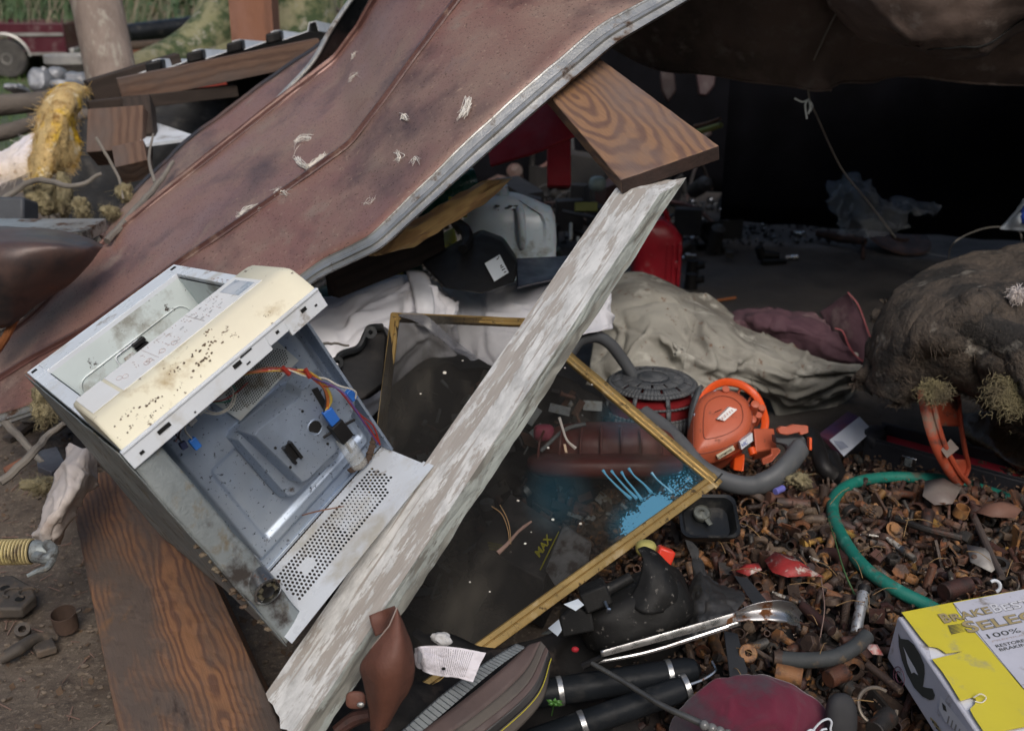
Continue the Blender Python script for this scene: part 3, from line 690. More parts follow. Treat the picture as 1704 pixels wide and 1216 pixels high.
m_ins_w = mat('white_insulation', (.75, .70, .72), (.62, .52, .42), vs=5, rough=.9, spots=[((.3, .17, .07), 9, .62, .72)], bump=.8, bs=70, bd=.01)
def B(x, y, d, rx, ry, rd, tilt=0):
    s = d / FP; a = radians(tilt); X = RV * cos(a) + UV * sin(a); Y = UV * cos(a) - RV * sin(a)
    return (W(x, y, d), X * rx * s, Y * ry * s, FV * rd)
def ragged(name, rows, mt, label, cat, solid=.02, hair=1200, hl=.03, amp=.02, fs=9):
    g = loft(rows, 60, 30, True, True, amp=amp, fs=fs, wr=amp * .35, wfs=9)
    P = Vector(g[-1][15]); t = thing(name, label, cat, P)
    o = M().grid(g).build('batt', mt, t, solid=solid, smooth=180, off=0)
    hh = M()
    for _ in range(hair):
        i = random.randrange(60); j = random.choice([0, 29, random.randrange(30), random.randrange(30)]); p = g[i][j] - FV * solid * .45
        d = Vector((random.gauss(0, .7), random.gauss(-.2, .5), random.gauss(-.3, .7))) * hl * random.uniform(.3, 1)
        hh.tube([p, p + d * .5 + Vector((random.gauss(0, 1), 0, random.gauss(0, 1))) * hl * .12, p + d], [.0008, .0007, .0004], 3, caps=False)
    hh.build('loose_fibres', mt, t, smooth=0)['kind'] = 'stuff'
    return t
ragged('insulation_batt', [[(96, 150, 4.2), (112, 144, 4.15), (130, 144, 4.15), (146, 150, 4.2)], [(74, 178, 4.05), (95, 165, 3.95), (115, 165, 3.98), (132, 160, 4.1)], [(66, 215, 3.98), (88, 205, 3.88), (108, 205, 3.9), (124, 205, 4.02)],
        [(56, 260, 3.96), (78, 255, 3.84), (102, 250, 3.9), (130, 250, 4.02)], [(52, 295, 3.96), (68, 300, 3.86), (98, 268, 3.9), (122, 275, 4.0)], [(54, 308, 3.96), (66, 306, 3.9), (80, 290, 3.9), (114, 283, 3.98)]], m_ins_y, 'yellow insulation hanging in folds from the dark board end', 'insulation', amp=.014, hair=3500)
ragged('insulation_batt', [[(44, 232, 4.3), (58, 225, 4.25), (64, 250, 4.25)], [(15, 250, 4.25), (34, 256, 4.15), (56, 285, 4.15)], [(-40, 275, 4.25), (-20, 285, 4.15), (10, 304, 4.15)], [(-90, 300, 4.25), (-60, 305, 4.2), (-30, 318, 4.2)]], m_ins_w, 'white paper faced insulation lying left of the yellow piece', 'insulation', amp=.012, hair=300)
for i, (x, y, d, rx, ry, rd, lb) in enumerate([(75, 328, 3.9, 24, 24, .06, 'pale yellow tuft below the hanging insulation'), (106, 318, 3.9, 10, 34, .04, 'long grey yellow tuft beside the pale one'), (210, 322, 3.6, 12, 16, .04, 'small yellow tuft caught on twigs in the dark gap'),
                                               (75, 672, 2.7, 15, 32, .05, 'mossy yellow tuft hanging behind the microwave corner'), (70, 806, 2.55, 26, 12, .04, 'mossy lump on the dirt below the grey branch'), (186, 352, 3.5, 14, 9, .03, 'brownish tuft low beside the bent branch'), (135, 345, 3.6, 12, 18, .03, 'dark cream tuft in the shade of the bent sheet')]):
    fluff('insulation_tuft', [B(x, y, d, rx, ry, rd), B(x + rx * .4, y + ry * .6, d, rx * .6, ry * .5, rd * .7)], m_ins_p, lb, 'insulation', hair=600, hl=.022, amp=.5)
M().box(W(20, 355, 3.6), RV * .07, UV * .05, FV * .06).build('dark_box', mat('slate_plastic', (.05, .055, .065), rough=.6), label='slate grey box standing behind the metal strip at far left', cat='box', bevel=.01)
# dark inside of the collapsed part: fallen boards and an added black sheet for its shade
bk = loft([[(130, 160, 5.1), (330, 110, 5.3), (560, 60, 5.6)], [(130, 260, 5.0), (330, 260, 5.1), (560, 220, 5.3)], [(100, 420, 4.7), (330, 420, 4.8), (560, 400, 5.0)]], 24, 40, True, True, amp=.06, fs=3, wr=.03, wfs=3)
M().grid(bk).build('gap_shade_sheet', mat('gap_shade_sheet', (.012, .012, .013), (.02, .019, .018), rough=.8, spots=[((.05, .045, .04), 8, .62, .72)]), label='black sheet added as shade in the dark gap under the beam', cat='shade sheet', solid=.004, smooth=60)

# ================================================================== TARP SHELTER AT RIGHT
m_tarp = mat('brown_tarp', (.135, .098, .083), (.10, .07, .058), vs=2.5, rough=.62, spots=[((.05, .036, .03), 2.2, .5, .65, .6), ((.18, .15, .135), 12, .6, .75, .7)], bump=.4, bs=120, bd=.003)
def tarp():
    t = thing('tarp_shelter', 'brown tarp draped over a low dark shelter at upper right', 'tarp', Vector((1.3, 4.2, 0)))
    cur = loft([[(930, -60, 3.5), (960, 10, 3.7), (1000, 62, 3.9), (1010, 75, 3.95)], [(1080, -90, 3.3), (1090, 0, 3.55), (1095, 70, 3.7), (1100, 118, 3.8)], [(1210, -120, 3.1), (1215, -20, 3.35), (1225, 60, 3.5), (1232, 130, 3.65)],
                [(1330, -140, 3.0), (1335, -30, 3.2), (1335, 60, 3.42), (1345, 143, 3.5)], [(1400, -140, 3.0), (1400, -40, 3.3), (1390, 60, 3.36), (1375, 140, 3.5)], [(1480, -140, 2.9), (1500, -50, 3.15), (1490, 60, 3.35), (1470, 128, 3.55)],
                [(1600, -140, 2.85), (1610, -40, 3.05), (1620, 60, 3.3), (1620, 142, 3.5)], [(1720, -140, 2.8), (1730, -50, 3.0), (1760, 60, 3.25), (1770, 152, 3.45)], [(1900, -140, 2.8), (1910, -50, 3.0), (1950, 60, 3.2), (1960, 160, 3.4)]], 130, 60, True, True, amp=.010, fs=2, wr=.007, wfs=2.2)
    cur = creases(cur, 12, .03, .10, 5)
    M().grid(cur).build('front_drape', m_tarp, t, solid=.003, smooth=180)
    M().tube([p - FV * .004 for p in [r[-1] for r in cur]], .005, 6).build('hem', m_tarp, t)
    fl = loft([[(1395, -120, 2.9), (1500, -150, 2.85), (1650, -150, 2.8), (1900, -150, 2.75)], [(1372, -30, 2.98), (1500, -40, 2.8), (1650, -40, 2.75), (1880, -40, 2.7)], [(1392, 22, 3.05), (1500, 30, 2.86), (1640, 20, 2.8), (1850, -10, 2.75)],
               [(1432, 58, 3.12), (1510, 66, 2.95), (1610, 70, 2.88), (1760, 10, 2.85)], [(1440, 66, 3.16), (1520, 78, 3.02), (1600, 90, 2.95), (1740, 34, 2.92)], [(1442, 60, 3.2), (1520, 72, 3.1), (1600, 84, 3.05), (1735, 30, 3.02)]], 60, 80, True, True, amp=.018, fs=3, wr=.010, wfs=3, seed=3)
    fl = creases(fl, 10, .02, .08, 8)
    M().grid(fl).build('folded_flap', m_tarp, t, solid=.003, smooth=180)
    seam = path([p - FV * .008 for p in [fl[38][j] for j in range(0, 80, 4)]], 50); M().tube(seam, .003, 6).build('stitched_seam', m_hole, t)
    top = []
    for j in range(12):
        row = []
        for i in range(40):
            x = -.1 + i * .115; y = 3.0 + j * .2; z = 1.62 + .10 * N((x * .8, y * .8, 3)) + .05 * N((x * 2.5, y * 2.5, 3)) - .012 * j
            row.append(Vector((x, y, z)))
        top.append(row)
    M().grid(top).build('shade_roof', m_tarp, t, solid=.003, smooth=180)  # unseen tarp roof, its length set to keep the shelter dark
    wall = []
    for k in range(14):
        wall.append([Vector((1.28 + i * .1, 6.1 - i * .035 + .03 * sin(i * 1.7) + .02 * N((i * .3, k * .4, 1)), .12 + k * .125)) for i in range(38)])
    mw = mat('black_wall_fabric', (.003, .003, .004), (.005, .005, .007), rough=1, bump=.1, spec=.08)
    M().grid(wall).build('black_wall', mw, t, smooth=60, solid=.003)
    sm = mat('pale_stitching', (.30, .30, .30), rough=.8)
    for x0, x1 in ((1227, 1230), (1610, 1598)):
        a = G(x1, 332 if x0 < 1500 else 343, .15); d0 = (a - CAMP).dot(FV)
        M().tube([W(x0, 130, d0 - .1), W((x0 + x1) / 2 - 1, 235, d0 - .1), W(x1, 330, d0 - .12)], .0035, 6).build('wall_seam', sm, t)
    sk = mat('grey_ground_skirt', (.07, .075, .08), (.03, .032, .035), rough=.6, vs=8, spots=[((.13, .14, .15), 12, .6, .7)])
    ps = [[G(1195 + i * 18, 318 + i * 1.1 + 4 * sin(i), .10) + Vector((0, -.1, .1 * 0)) for i in range(36)], [G(1195 + i * 18, 336 + i * 1.0 + 3 * sin(i * 2), .04) for i in range(36)], [G(1195 + i * 18, 347 + i * .8 + 4 * sin(i * 1.3), .02) for i in range(36)]]
    M().grid(ps).build('ground_skirt', sk, t, smooth=60, solid=.003)
    M().tube([Vector((1.3, 3.3, 0)), Vector((1.28, 3.35, 1.6))], .02, 8)  # (outside view)
    for x, y in ((.15, 7.4), (4.3, 7.4), (4.3, 3.1)): M().tube([Vector((x, y, 0)), Vector((x, y, 1.62))], .02, 8).build('pole', m_black, t)
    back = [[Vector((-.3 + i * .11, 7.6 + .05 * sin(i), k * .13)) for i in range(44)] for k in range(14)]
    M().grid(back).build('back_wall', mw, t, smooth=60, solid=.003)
tarp()
m_cord = mat('grey_cord', (.30, .28, .25), rough=.8, bump=0)
cordt = thing('cord', 'thin pale cord hanging from the tarp to the floor with a white knot', 'cord', W(1490, 392, 4.6))
M().tube(path(WP([(1400, 5, 3.3), (1368, 70, 3.35), (1348, 120, 3.46), (1346, 160, 3.5), (1360, 195, 3.7), (1400, 280, 4.1), (1440, 330, 4.5), (1490, 395, 4.8)]), 60), .0036, 6).build('line', m_cord, cordt)
kn = M(); 
for q in ([(1346, 165), (1340, 175), (1343, 198)], [(1346, 165), (1348, 178), (1345, 190)], [(1346, 166), (1335, 170), (1322, 164)], [(1345, 166), (1352, 176), (1348, 186)]): kn.tube(path(WP([(x, y, 3.5) for x, y in q]), 8), .0035, 5)
kn.build('knot', mat('white_string', (.6, .65, .65)), cordt)
# clear plastic bag against the wall
mbag = mat('clear_film', (.45, .5, .56), (.3, .33, .38), rough=.25, alpha=.3, bump=.5, bs=20, bd=.02)
bg_ = loft([[(1385, 305, 5.3), (1415, 298, 5.2), (1440, 312, 5.2)], [(1390, 340, 5.2), (1430, 330, 4.95), (1475, 350, 5.0)], [(1400, 375, 5.05), (1440, 372, 4.8), (1500, 370, 4.95)], [(1405, 392, 5.0), (1440, 395, 4.8), (1480, 390, 4.9)]], 24, 24, amp=.03, fs=5, wr=.03, wfs=8)
M().grid(bg_).build('plastic_bag', mbag, label='crumpled clear plastic bag standing against the black wall', cat='bag', smooth=60)
bg2 = loft([[(1480, 335, 5.3), (1530, 338, 5.2), (1565, 345, 5.2)], [(1485, 350, 5.1), (1530, 352, 5.0), (1560, 355, 5.1)], [(1500, 362, 5.0), (1530, 362, 4.95), (1550, 362, 5.0)]], 16, 24, amp=.02, fs=5, wr=.02, wfs=8)
M().grid(bg2).build('plastic_wrap', mbag, label='flat clear plastic wrap lying right of the bag', cat='plastic wrap', smooth=60)
m_rd = mat('rusty_disc', (.055, .022, .014), (.08, .035, .02), rough=.75, spots=[((.03, .015, .012), 12, .5, .6)], bump=.5)
c = G(1495, 398, .06)
M().lathe(c, Vector((.1, -.35, 1)), [(.05, 0), (.17, 0), (.19, .012), (.18, .02), (.06, .02), (.05, .035)], 30).build('rusty_disc', m_rd, label='rusty round metal disc lying on the floor before the black wall', cat='disc')
M().tube(path([G(1360, 388, .05), G(1400, 395, .06), G(1440, 402, .07)], 10), [.02, .035, .02], 10).build('rusty_bar', m_rd, label='rusty bar lying left of the rusty disc', cat='bar')
M().cyl(G(1436, 395, .05), G(1436, 432, .0), .012, .010, 10).build('small_post', m_rd, label='short rusty pin standing beside the rusty disc', cat='pin')
M().tube(path([G(1578, 437, .04), W(1583, 410, 4.2), W(1610, 390, 4.3), W(1650, 378, 4.4), W(1690, 382, 4.4), W(1700, 400, 4.3), G(1690, 430, .03)], 60), .003, 6).build('wire_loop', m_cord, label='thin pale wire loop rising above the brown insulation', cat='wire')
M().tube(path([G(1500, 405, .02), G(1560, 425, .01), G(1640, 432, .01), G(1720, 430, .01)], 40), .002, 6).build('floor_wire', m_cord, label='thin wire lying along the floor behind the insulation', cat='wire')
m_blue = mat('blue_print', (.02, .06, .42), (.03, .09, .5), rough=.4)
bb = thing('printed_bag', 'blue and white plastic bag at the right edge of the floor', 'bag', G(1690, 385, .1))
M().grid(loft([[(1664, 382, 4.0), (1690, 384, 3.95), (1740, 386, 3.9)], [(1680, 360, 4.0), (1700, 358, 3.9), (1745, 355, 3.9)], [(1702, 330, 4.05), (1715, 328, 4), (1750, 320, 4)]], 20, 20, amp=.01, fs=8)).build('film', mat('white_film', (.62, .68, .75), rough=.3), bb, solid=.001)
M().grid(loft([[(1690, 372, 3.93), (1705, 373, 3.9), (1740, 375, 3.86)], [(1694, 360, 3.92), (1706, 358, 3.88), (1740, 355, 3.86)], [(1703, 343, 3.95), (1712, 341, 3.92), (1745, 335, 3.9)]], 12, 12)).build('blue_print', m_blue, bb, solid=.001)
# things in the dark behind the plank
m_red = mat('red_plastic', (.42, .012, .028), (.30, .01, .02), rough=.4, spots=[((.45, .12, .12), 14, .62, .75, .7)], bump=.1)
m_redd = mat('red_cloth', (.36, .008, .018), (.26, .006, .014), rough=.7)
M().grid(loft([[(815, 190, 3.9), (870, 172, 3.85), (905, 160, 3.8), (925, 150, 3.8)], [(812, 235, 3.8), (870, 215, 3.75), (920, 200, 3.7), (950, 190, 3.7)], [(818, 278, 3.75), (870, 262, 3.7), (920, 243, 3.65), (960, 226, 3.65)]], 20, 24, amp=.008)).build('red_sheet', m_redd, label='bright red panel hanging in the shade under the metal sheet', cat='sheet', solid=.012, bevel=.002)
M().box(W(930, 265, 4.3), RV * .05, UV * .12, FV * .03).build('red_post', m_redd, label='dark red upright piece below the red panel', cat='post', bevel=.005)
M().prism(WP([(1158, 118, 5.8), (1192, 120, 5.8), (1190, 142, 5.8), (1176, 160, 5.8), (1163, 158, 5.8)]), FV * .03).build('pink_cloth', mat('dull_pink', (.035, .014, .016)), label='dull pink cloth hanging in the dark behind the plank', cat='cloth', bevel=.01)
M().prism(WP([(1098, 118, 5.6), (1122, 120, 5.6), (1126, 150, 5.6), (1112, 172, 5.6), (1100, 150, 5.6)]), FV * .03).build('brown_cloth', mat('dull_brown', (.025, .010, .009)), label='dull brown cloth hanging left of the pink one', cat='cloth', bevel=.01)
M().tube(path(WP([(1150, 222, 5.2), (1175, 216, 5.1), (1200, 208, 5.0)]), 8), [.012, .016, .014], 8).build('yellow_stick', mat('lime_stick', (.42, .44, .12)), label='yellow green stick in the dark behind the plank end', cat='stick')
M().tube(path(WP([(1155, 210, 5.3), (1175, 206, 5.2), (1198, 198, 5.1)]), 8), [.008, .01, .01], 8).build('brown_stick', mat('brown_stick', (.22, .10, .05)), label='brown stick just above the yellow green stick', cat='stick')
# bright sockets and dark fittings scattered on the floor at the back
def socket_mesh(dark=False):
    mm = M(); z = Vector((1, 0, 0)); mm.lathe(Vector((-.03, 0, 0)), z, [(.009, .006), (.0115, 0), (.012, .004), (.012, .028), (.0165, .033), (.017, .06), (.0155, .062), (.011, .058), (.011, .045)], 14)
    me = bpy.data.meshes.new('socket'); me.from_pydata([tuple(v) for v in mm.v], [], mm.f); me.shade_smooth(); me.set_sharp_from_angle(angle=radians(35)); me.materials.append(m_steel if not dark else m_blackg); return me
sk1, sk2 = socket_mesh(), socket_mesh(True)
spots = [(1181, 303), (1150, 336), (1185, 334), (1195, 343), (1235, 353), (1270, 356), (1290, 351), (1320, 362), (1252, 378), (1272, 373), (1155, 395), (1176, 392), (1212, 380), (1317, 428), (1147, 349), (1205, 350), (1225, 347), (1245, 341), (1300, 330), (1165, 320), (1190, 385), (1200, 300), (1160, 362), (1220, 395), (1350, 345), (1330, 388), (1138, 380), (1148, 425), (1170, 410)]
for i, (x, y) in enumerate(spots):
    o = bpy.data.objects.new('wrench_socket', sk1 if i % 4 else sk2); COL.objects.link(o); p = G(x, y, .02); o.location = (p.x, p.y, H(p.x, p.y) + .016)
    s = 1.15 * random.uniform(.8, 1.2); o.scale = (s, s, s); o.rotation_euler = (random.uniform(0, 6), random.gauss(0, .1), random.uniform(0, 6.28) if i != 13 else .1)
    wh = ('just right of the red fuel can' if y > 365 else 'under the knotty plank end' if y < 340 else 'between the red can and the black wall') if x < 1200 else ('in front of the black wall' if y < 362 else 'left of the rusty disc')
    if i == 13: lb = 'bright silver socket lying alone at the front of the dark floor'; gr = None
    elif i % 4 == 0: lb = 'dark socket on the floor ' + wh; gr = 'dark sockets ' + wh
    else: lb = 'silver socket on the floor ' + wh; gr = 'silver sockets ' + wh
    tag(o, lb, 'socket', gr)
M().cyl(G(1268, 436, .02), G(1308, 434, .02), .016, .014, 12).build('dark_bar', m_blackg, label='short black bar under the lone silver socket', cat='bar')
fit = M(); c = G(1270, 424, .05); fit.cyl(c, c + Vector((.09, 0, -.005)), .028, .02, 14); fit.cyl(c - Vector((0, 0, .02)), c + Vector((-.03, 0, .045)), .028, .024, 14); fit.build('pipe_elbow', m_black, label='black pipe elbow left of the lone silver socket', cat='pipe fitting')
for x, y, lb in ((1150, 468, 'black fitting standing right of the red can, lower one'), (1152, 445, 'black fitting standing right of the red can, upper one')):
    c = G(x, y, .04); q = M(); q.cyl(c - Vector((0, 0, .04)), c + Vector((0, 0, .04)), .035, .03, 14); q.cyl(c, c + Vector((.06, -.02, .02)), .022, .02, 12); q.build('pipe_fitting', m_black, label=lb, cat='pipe fitting')
M().tube([G(1180, 502, .01), G(1224, 495, .01)], .007, 6).build('orange_stick', mat('orange_stick', (.35, .12, .04)), label='thin orange stick on the floor above the grey coverall', cat='stick')
M().box(G(1140, 372, .05), Vector((.12, 0, 0)), Vector((0, .05, 0)), Vector((0, 0, .02))).build('flat_bar', mat('dull_grey_bar', (.07, .07, .06)), label='flat grey bar lying behind the red can', cat='bar', bevel=.003)
de = M(); r = random.Random(5)
for _ in range(420):
    x = r.uniform(860, 1420); y = r.uniform(325, 410); p = G(x, y, 0); p.z = H(p.x, p.y) + .01; a = r.uniform(0, 6.28); l = r.uniform(.01, .05)
    de.tube([p, p + Vector((cos(a) * l, sin(a) * l, r.uniform(0, .02)))], r.uniform(.004, .014), 6)
sc1, sc2 = M(), M()
for _ in range(95):
    p = Vector((r.uniform(-.1, 1.35), r.uniform(5.5, 7.1), 0)); k = r.random(); a = r.uniform(0, 3.1); l = r.uniform(.05, .28); hh = r.uniform(.03, .22) * (1 if p.y > 5.6 else .3)
    if p.x > 1.2 and p.y > 5.9: continue
    mm = sc1 if r.random() < .7 else sc2; p.z = hh * r.uniform(.5, 1.6) + .02
    if k < .45: mm.box(p, Vector((cos(a), sin(a), r.gauss(0, .2))) * l * .5, Vector((-sin(a), cos(a), 0)) * l * .3, Vector((0, 0, hh * .5)))
    elif k < .75: mm.lathe(p, Vector((r.gauss(0, 1), r.gauss(0, 1), 1)), [(.01, -l * .4), (l * .2, -l * .38), (l * .2, l * .3), (l * .08, l * .4)], 14)
    else: mm.tube(path([p, p + Vector((cos(a) * l, sin(a) * l, r.uniform(0, .25))), p + Vector((cos(a) * l * 2.4, sin(a) * l * 2, r.uniform(-.05, .3)))], 8), r.uniform(.006, .02), 7)
sc1.build('stored_junk', mat('dim_junk', (.02, .02, .022), (.05, .045, .04), vs=4, rough=.6), kind='stuff', label='dim heap of black and brown junk stored in the shelter behind the jug', cat='junk'); sc2.build('stored_junk', mat('coloured_junk', (.05, .07, .06), (.14, .05, .04), vs=2.5, rough=.6), kind='stuff', label='dim green and reddish junk stored in the shelter behind the jug', cat='junk')
de.build('small_hardware', mat('dim_hardware', (.03, .028, .027), (.10, .10, .10), vs=30, rough=.5, metal=.5), kind='stuff', label='dark small hardware strewn over the back of the floor', cat='hardware')

# ================================================================== PLANKS
m_tan = woodmat('weathered_pine', (.28, .155, .085), (.12, .068, .056), ring=50, k=.24, x0=.10, y0=.045, z0=.0, gray=((.175, .125, .105), .45, .70), rough=.6, spots=[((.05, .03, .03), 9, .64, .72, (.5, 1, 1))])
pl = board('pine_plank', WP([(1033, 300, 2.14), (880, 120, 2.62), (978, 82, 2.66), (1197, 243, 2.18)]), .036, m_tan, 'knotty brown plank end marked with orange paint under the sheet edge', 'plank', n=(50, 16))
m_end = mat('dark_end_grain', (.045, .025, .02), (.03, .018, .015), vs=30, rough=.9, bump=.6)  # both end faces get a darker brown than the plank
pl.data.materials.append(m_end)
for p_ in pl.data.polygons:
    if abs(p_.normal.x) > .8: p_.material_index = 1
def plank_pt(x, y, lift=.0012):     # pixel onto the plank's top face
    mw = pl.matrix_world if pl.parent else Matrix(pl.matrix_local); n = mw.to_3x3() @ Vector((0, 0, 1)); o = mw.translation; r = (W(x, y, 1) - CAMP)
    return CAMP + r * ((o - CAMP).dot(n) / r.dot(n)) + n * lift
ck = M()
for pts, w in (([(1036, 208), (1060, 232), (1080, 252), (1087, 256), (1094, 266), (1103, 275)], .0022), ([(1025, 245), (1050, 278), (1062, 291)], .0012), ([(1158, 246), (1162, 250), (1168, 252)], .003)):
    ck.tube([plank_pt(x, y, 0) for x, y in pts], [w * .4, w * .7, w, w * 1.6, w, w], 5)
ck.ell(plank_pt(1086, 255, 0), RV * .005, UV * .004, FV * .003, 6); o = ck.build('crack', m_hole, None); 
o.parent = pl; o.matrix_parent_inverse = Matrix(pl.matrix_local).inverted(); 
for k_ in ('label', 'category'):
    if k_ in o: del o[k_]
op = mat('orange_paint', (.55, .09, .05), (.4, .09, .05), rough=.7); mm = M()
rr_ = random.Random(2)
for bx in (1122, 1132, 1142, 1151):
    for k in range(5):
        x = bx + rr_.gauss(0, 3); y = 247 + (1137 - bx) * .25 + rr_.gauss(0, 4)
        mm.add([plank_pt(x, y), plank_pt(x + 3, y - 1), plank_pt(x + 5 + rr_.random() * 3, y + 6), plank_pt(x + 2, y + 7)], [(0, 1, 2, 3)])
for k in range(7):
    x = 1108 + rr_.random() * 50; y = 262 - (x - 1108) * .3 + rr_.gauss(0, 2); mm.add([plank_pt(x, y), plank_pt(x + 4, y - 2), plank_pt(x + 5, y + 1), plank_pt(x + 1, y + 2)], [(0, 1, 2, 3)])
o = mm.build('paint_mark', op, smooth=0); o.parent = pl; o.matrix_parent_inverse = Matrix(pl.matrix_local).inverted()
M().ell(plank_pt(1127, 219, .002), RV * .004, UV * .0025, FV * .002, 6).build('leaf_bit', mat('red_bit', (.3, .03, .02)), label='tiny red speck on the knotty plank', cat='speck')

m_peel = woodmat('peeling_white_board', (.40, .37, .34), (.34, .31, .28), ring=40, k=.01, z0=.06, rough=.75, paint=((.63, .63, .62), .645, .67), spots=[((.09, .045, .03), 5, .68, .74, (1, 1.5, 1.5))], gray=((.36, .33, .30), .4, .6), bump=.4)
m_peel2 = woodmat('peeling_grey_side', (.30, .30, .27), (.15, .145, .13), ring=110, k=.01, z0=.05, rough=.8, paint=((.38, .41, .39), .63, .66), spots=[((.09, .035, .025), 7, .64, .71, (1, 2, 2))], bump=.5)
def peeled():
    # broad face corners: left edge and ridge; side face drops away to the right
    A0, A1 = W(442, 1153, 1.83), W(1028, 308, 2.19)      # left edge bottom, top
    B0, B1 = W(499, 1222, 1.76), W(1101, 318, 2.115)     # ridge
    C0, C1 = W(539, 1222, 1.795), W(1144, 295, 2.16)     # right edge
    # extend past the bottom of the picture
    def ext(a, b, f): return a + (a - b) * f
    A0, B0, C0 = ext(A0, A1, .0), ext(B0, B1, .015), ext(C0, C1, .03)
    D0, D1 = A0 + (C0 - B0), A1 + (C1 - B1)
    x = ((A1 + B1) - (A0 + B0)).normalized(); y = (A0 - B0); y = (y - x * y.dot(x)).normalized(); z = x.cross(y)
    if z.dot(FV) > 0: pass
    o0 = (A0 + A1 + B0 + B1) / 4; loc = lambda p: Vector(((p - o0).dot(x), (p - o0).dot(y), (p - o0).dot(z)))
    L = [[loc(q) for q in s] for s in ((A0, A1), (B0, B1), (C0, C1), (D0, D1))]
    nu = 150; R = []
    for i in range(nu + 1):
        u = i / nu; a, b, c, d = [s[0].lerp(s[1], u) for s in L]; jag = Vector((0, 0, 0))
        row = [a.lerp(b, k / 8) for k in range(8)] + [b.lerp(c, k / 6) for k in range(6)] + [c.lerp(d, k / 4) for k in range(4)] + [d.lerp(a, k / 3) for k in range(3)]
        cen = (a + b + c + d) / 4
        for k, p in enumerate(row):
            q = p + (p - cen).normalized() * (.0007 * N((p.x * 18, p.y * 60, p.z * 60)) + .0007 * N((p.x * 6, p.y * 20, p.z * 20)))
            if 11 <= k <= 14:
                e = max(0, N((p.x * 9, 3.3, 1)) + .05) * .007 + max(0, N((p.x * 30, 7, 1))) * .003; q += (cen - p).normalized() * e
            if i > nu - 6: q.x += (.018 * N((k * .9, 5, 2)) - .01) * (i - nu + 6) / 6
            if i < 4: q.x += .01 * N((k * .7, 1, 2))
            row[k] = q
        R.append(row)
    mm = M().rings(R); me = bpy.data.meshes.new('peeling_board'); me.from_pydata([tuple(v) for v in mm.v], [], mm.f); me.update()
    me.materials.append(m_peel); me.materials.append(m_peel2)
    n = 21
    for pi_, p in enumerate(me.polygons):
        k = pi_ % n
        if pi_ < nu * n and k >= 8: p.material_index = 1
    me.shade_smooth(); me.set_sharp_from_angle(angle=radians(40))
    o = bpy.data.objects.new('peeling_board', me); COL.objects.link(o); o.matrix_local = Matrix.Translation(o0) @ Matrix((x, y, z)).transposed().to_4x4(); o['_o'] = tuple(o0)
    tag(o, 'long weathered board with peeling white paint leaning across the pile', 'board')
    def pt(px, py, lift=.001):
        nrm = (A1 - A0).cross(B0 - A0).normalized()
        if nrm.dot(FV) > 0: nrm = -nrm
        r = W(px, py, 1) - CAMP; return CAMP + r * ((A0 - CAMP).dot(nrm) / r.dot(nrm)) + nrm * lift
    kd = mat('dark_knot', (.10, .055, .025), (.05, .03, .02), rough=.8); mm = M()
    mm.ell(pt(843, 633, 0), RV * .007, UV * .009, FV * .0025, 10, 1, .3, 60); mm.tube([pt(842, 640, 0), pt(833, 650, 0), pt(826, 659, 0)], [.002, .0012, .0003], 5)
    mm.ell(pt(914, 494, 0), RV * .003, UV * .003, FV * .002, 8, 1, .3, 60); mm.ell(pt(595, 970, 0), RV * .003, UV * .003, FV * .002, 8, 1, .3, 60)
    k = mm.build('knot', kd); k.parent = o; k.matrix_parent_inverse = Matrix(o.matrix_local).inverted()
    sp = M(); sp.tube(WP([(1118, 335, 2.17), (1122, 350, 2.17), (1125, 360, 2.17)]), [.004, .003, .001], 5)
    k = sp.build('splinter', m_ins_p); k.parent = o; k.matrix_parent_inverse = Matrix(o.matrix_local).inverted()
    return o
PEEL = peeled()
m_big = woodmat('wet_brown_beam', (.25, .125, .065), (.095, .05, .038), ring=80, k=.025, x0=.95, y0=.05, z0=.0, rough=.5, gray=((.10, .075, .062), .42, .58), spots=[((.24, .12, .045), 2.2, .60, .74), ((.05, .035, .03), 7, .62, .7, (.6, 1.5, 1.5))])
big = board('heavy_beam', [W(262, 760, 2.62), W(492, 1262, 1.93), W(206, 1262, 1.98), W(112, 800, 2.66)], .09, m_big, 'thick brown wet timber under the microwave at lower left', 'timber', n=(60, 16), side=(.0, -.0), amp=.004)
# splintered yellow wood
m_spl = woodmat('split_yellow_wood', (.62, .40, .16), (.40, .22, .09), ring=60, k=.03, z0=.03, rough=.6, spots=[((.06, .03, .015), 9, .60, .68, (.5, 2, 2))], bump=.9)
def splinter():
    a, b = W(626, 424, 2.66), W(838, 300, 3.0); x = (b - a).normalized(); ln = (b - a).length; y = (UV - x * UV.dot(x)).normalized(); z = x.cross(y); R = []
    for i in range(60):
        u = i / 59; w = .042 * min(1, u * 4 + .12) * min(1, (1 - u) * 5 + .15); c = Vector((u * ln - ln / 2, 0, 0)); row = []
        for j in range(18):
            t = 2 * pi * j / 18; q = Vector((0, cos(t) * w * .72, sin(t) * .03)); q *= 1 + .28 * N((u * 7, cos(t) * 3, sin(t) * 3)) + .32 * N((u * 3, cos(t) * 8, sin(t) * 8))
            row.append(c + q)
        R.append(row)
    mm = M().rings(R); me = bpy.data.meshes.new('split_wood'); me.from_pydata([tuple(v) for v in mm.v], [], mm.f); me.shade_smooth(); me.set_sharp_from_angle(angle=radians(30)); me.materials.append(m_spl)
    o = bpy.data.objects.new('split_wood', me); COL.objects.link(o); o.matrix_local = Matrix.Translation((a + b) / 2) @ Matrix((x, y, z)).transposed().to_4x4()
    tag(o, 'rotten split piece of yellow wood between the sheet and the white jug', 'wood piece')
splinter()
beam(W(560, 470, 2.9), W(740, 400, 3.2), .10, .05, m_dkw, 'dark board in the shade under the sheet edge', name='dark_board', cat='board')
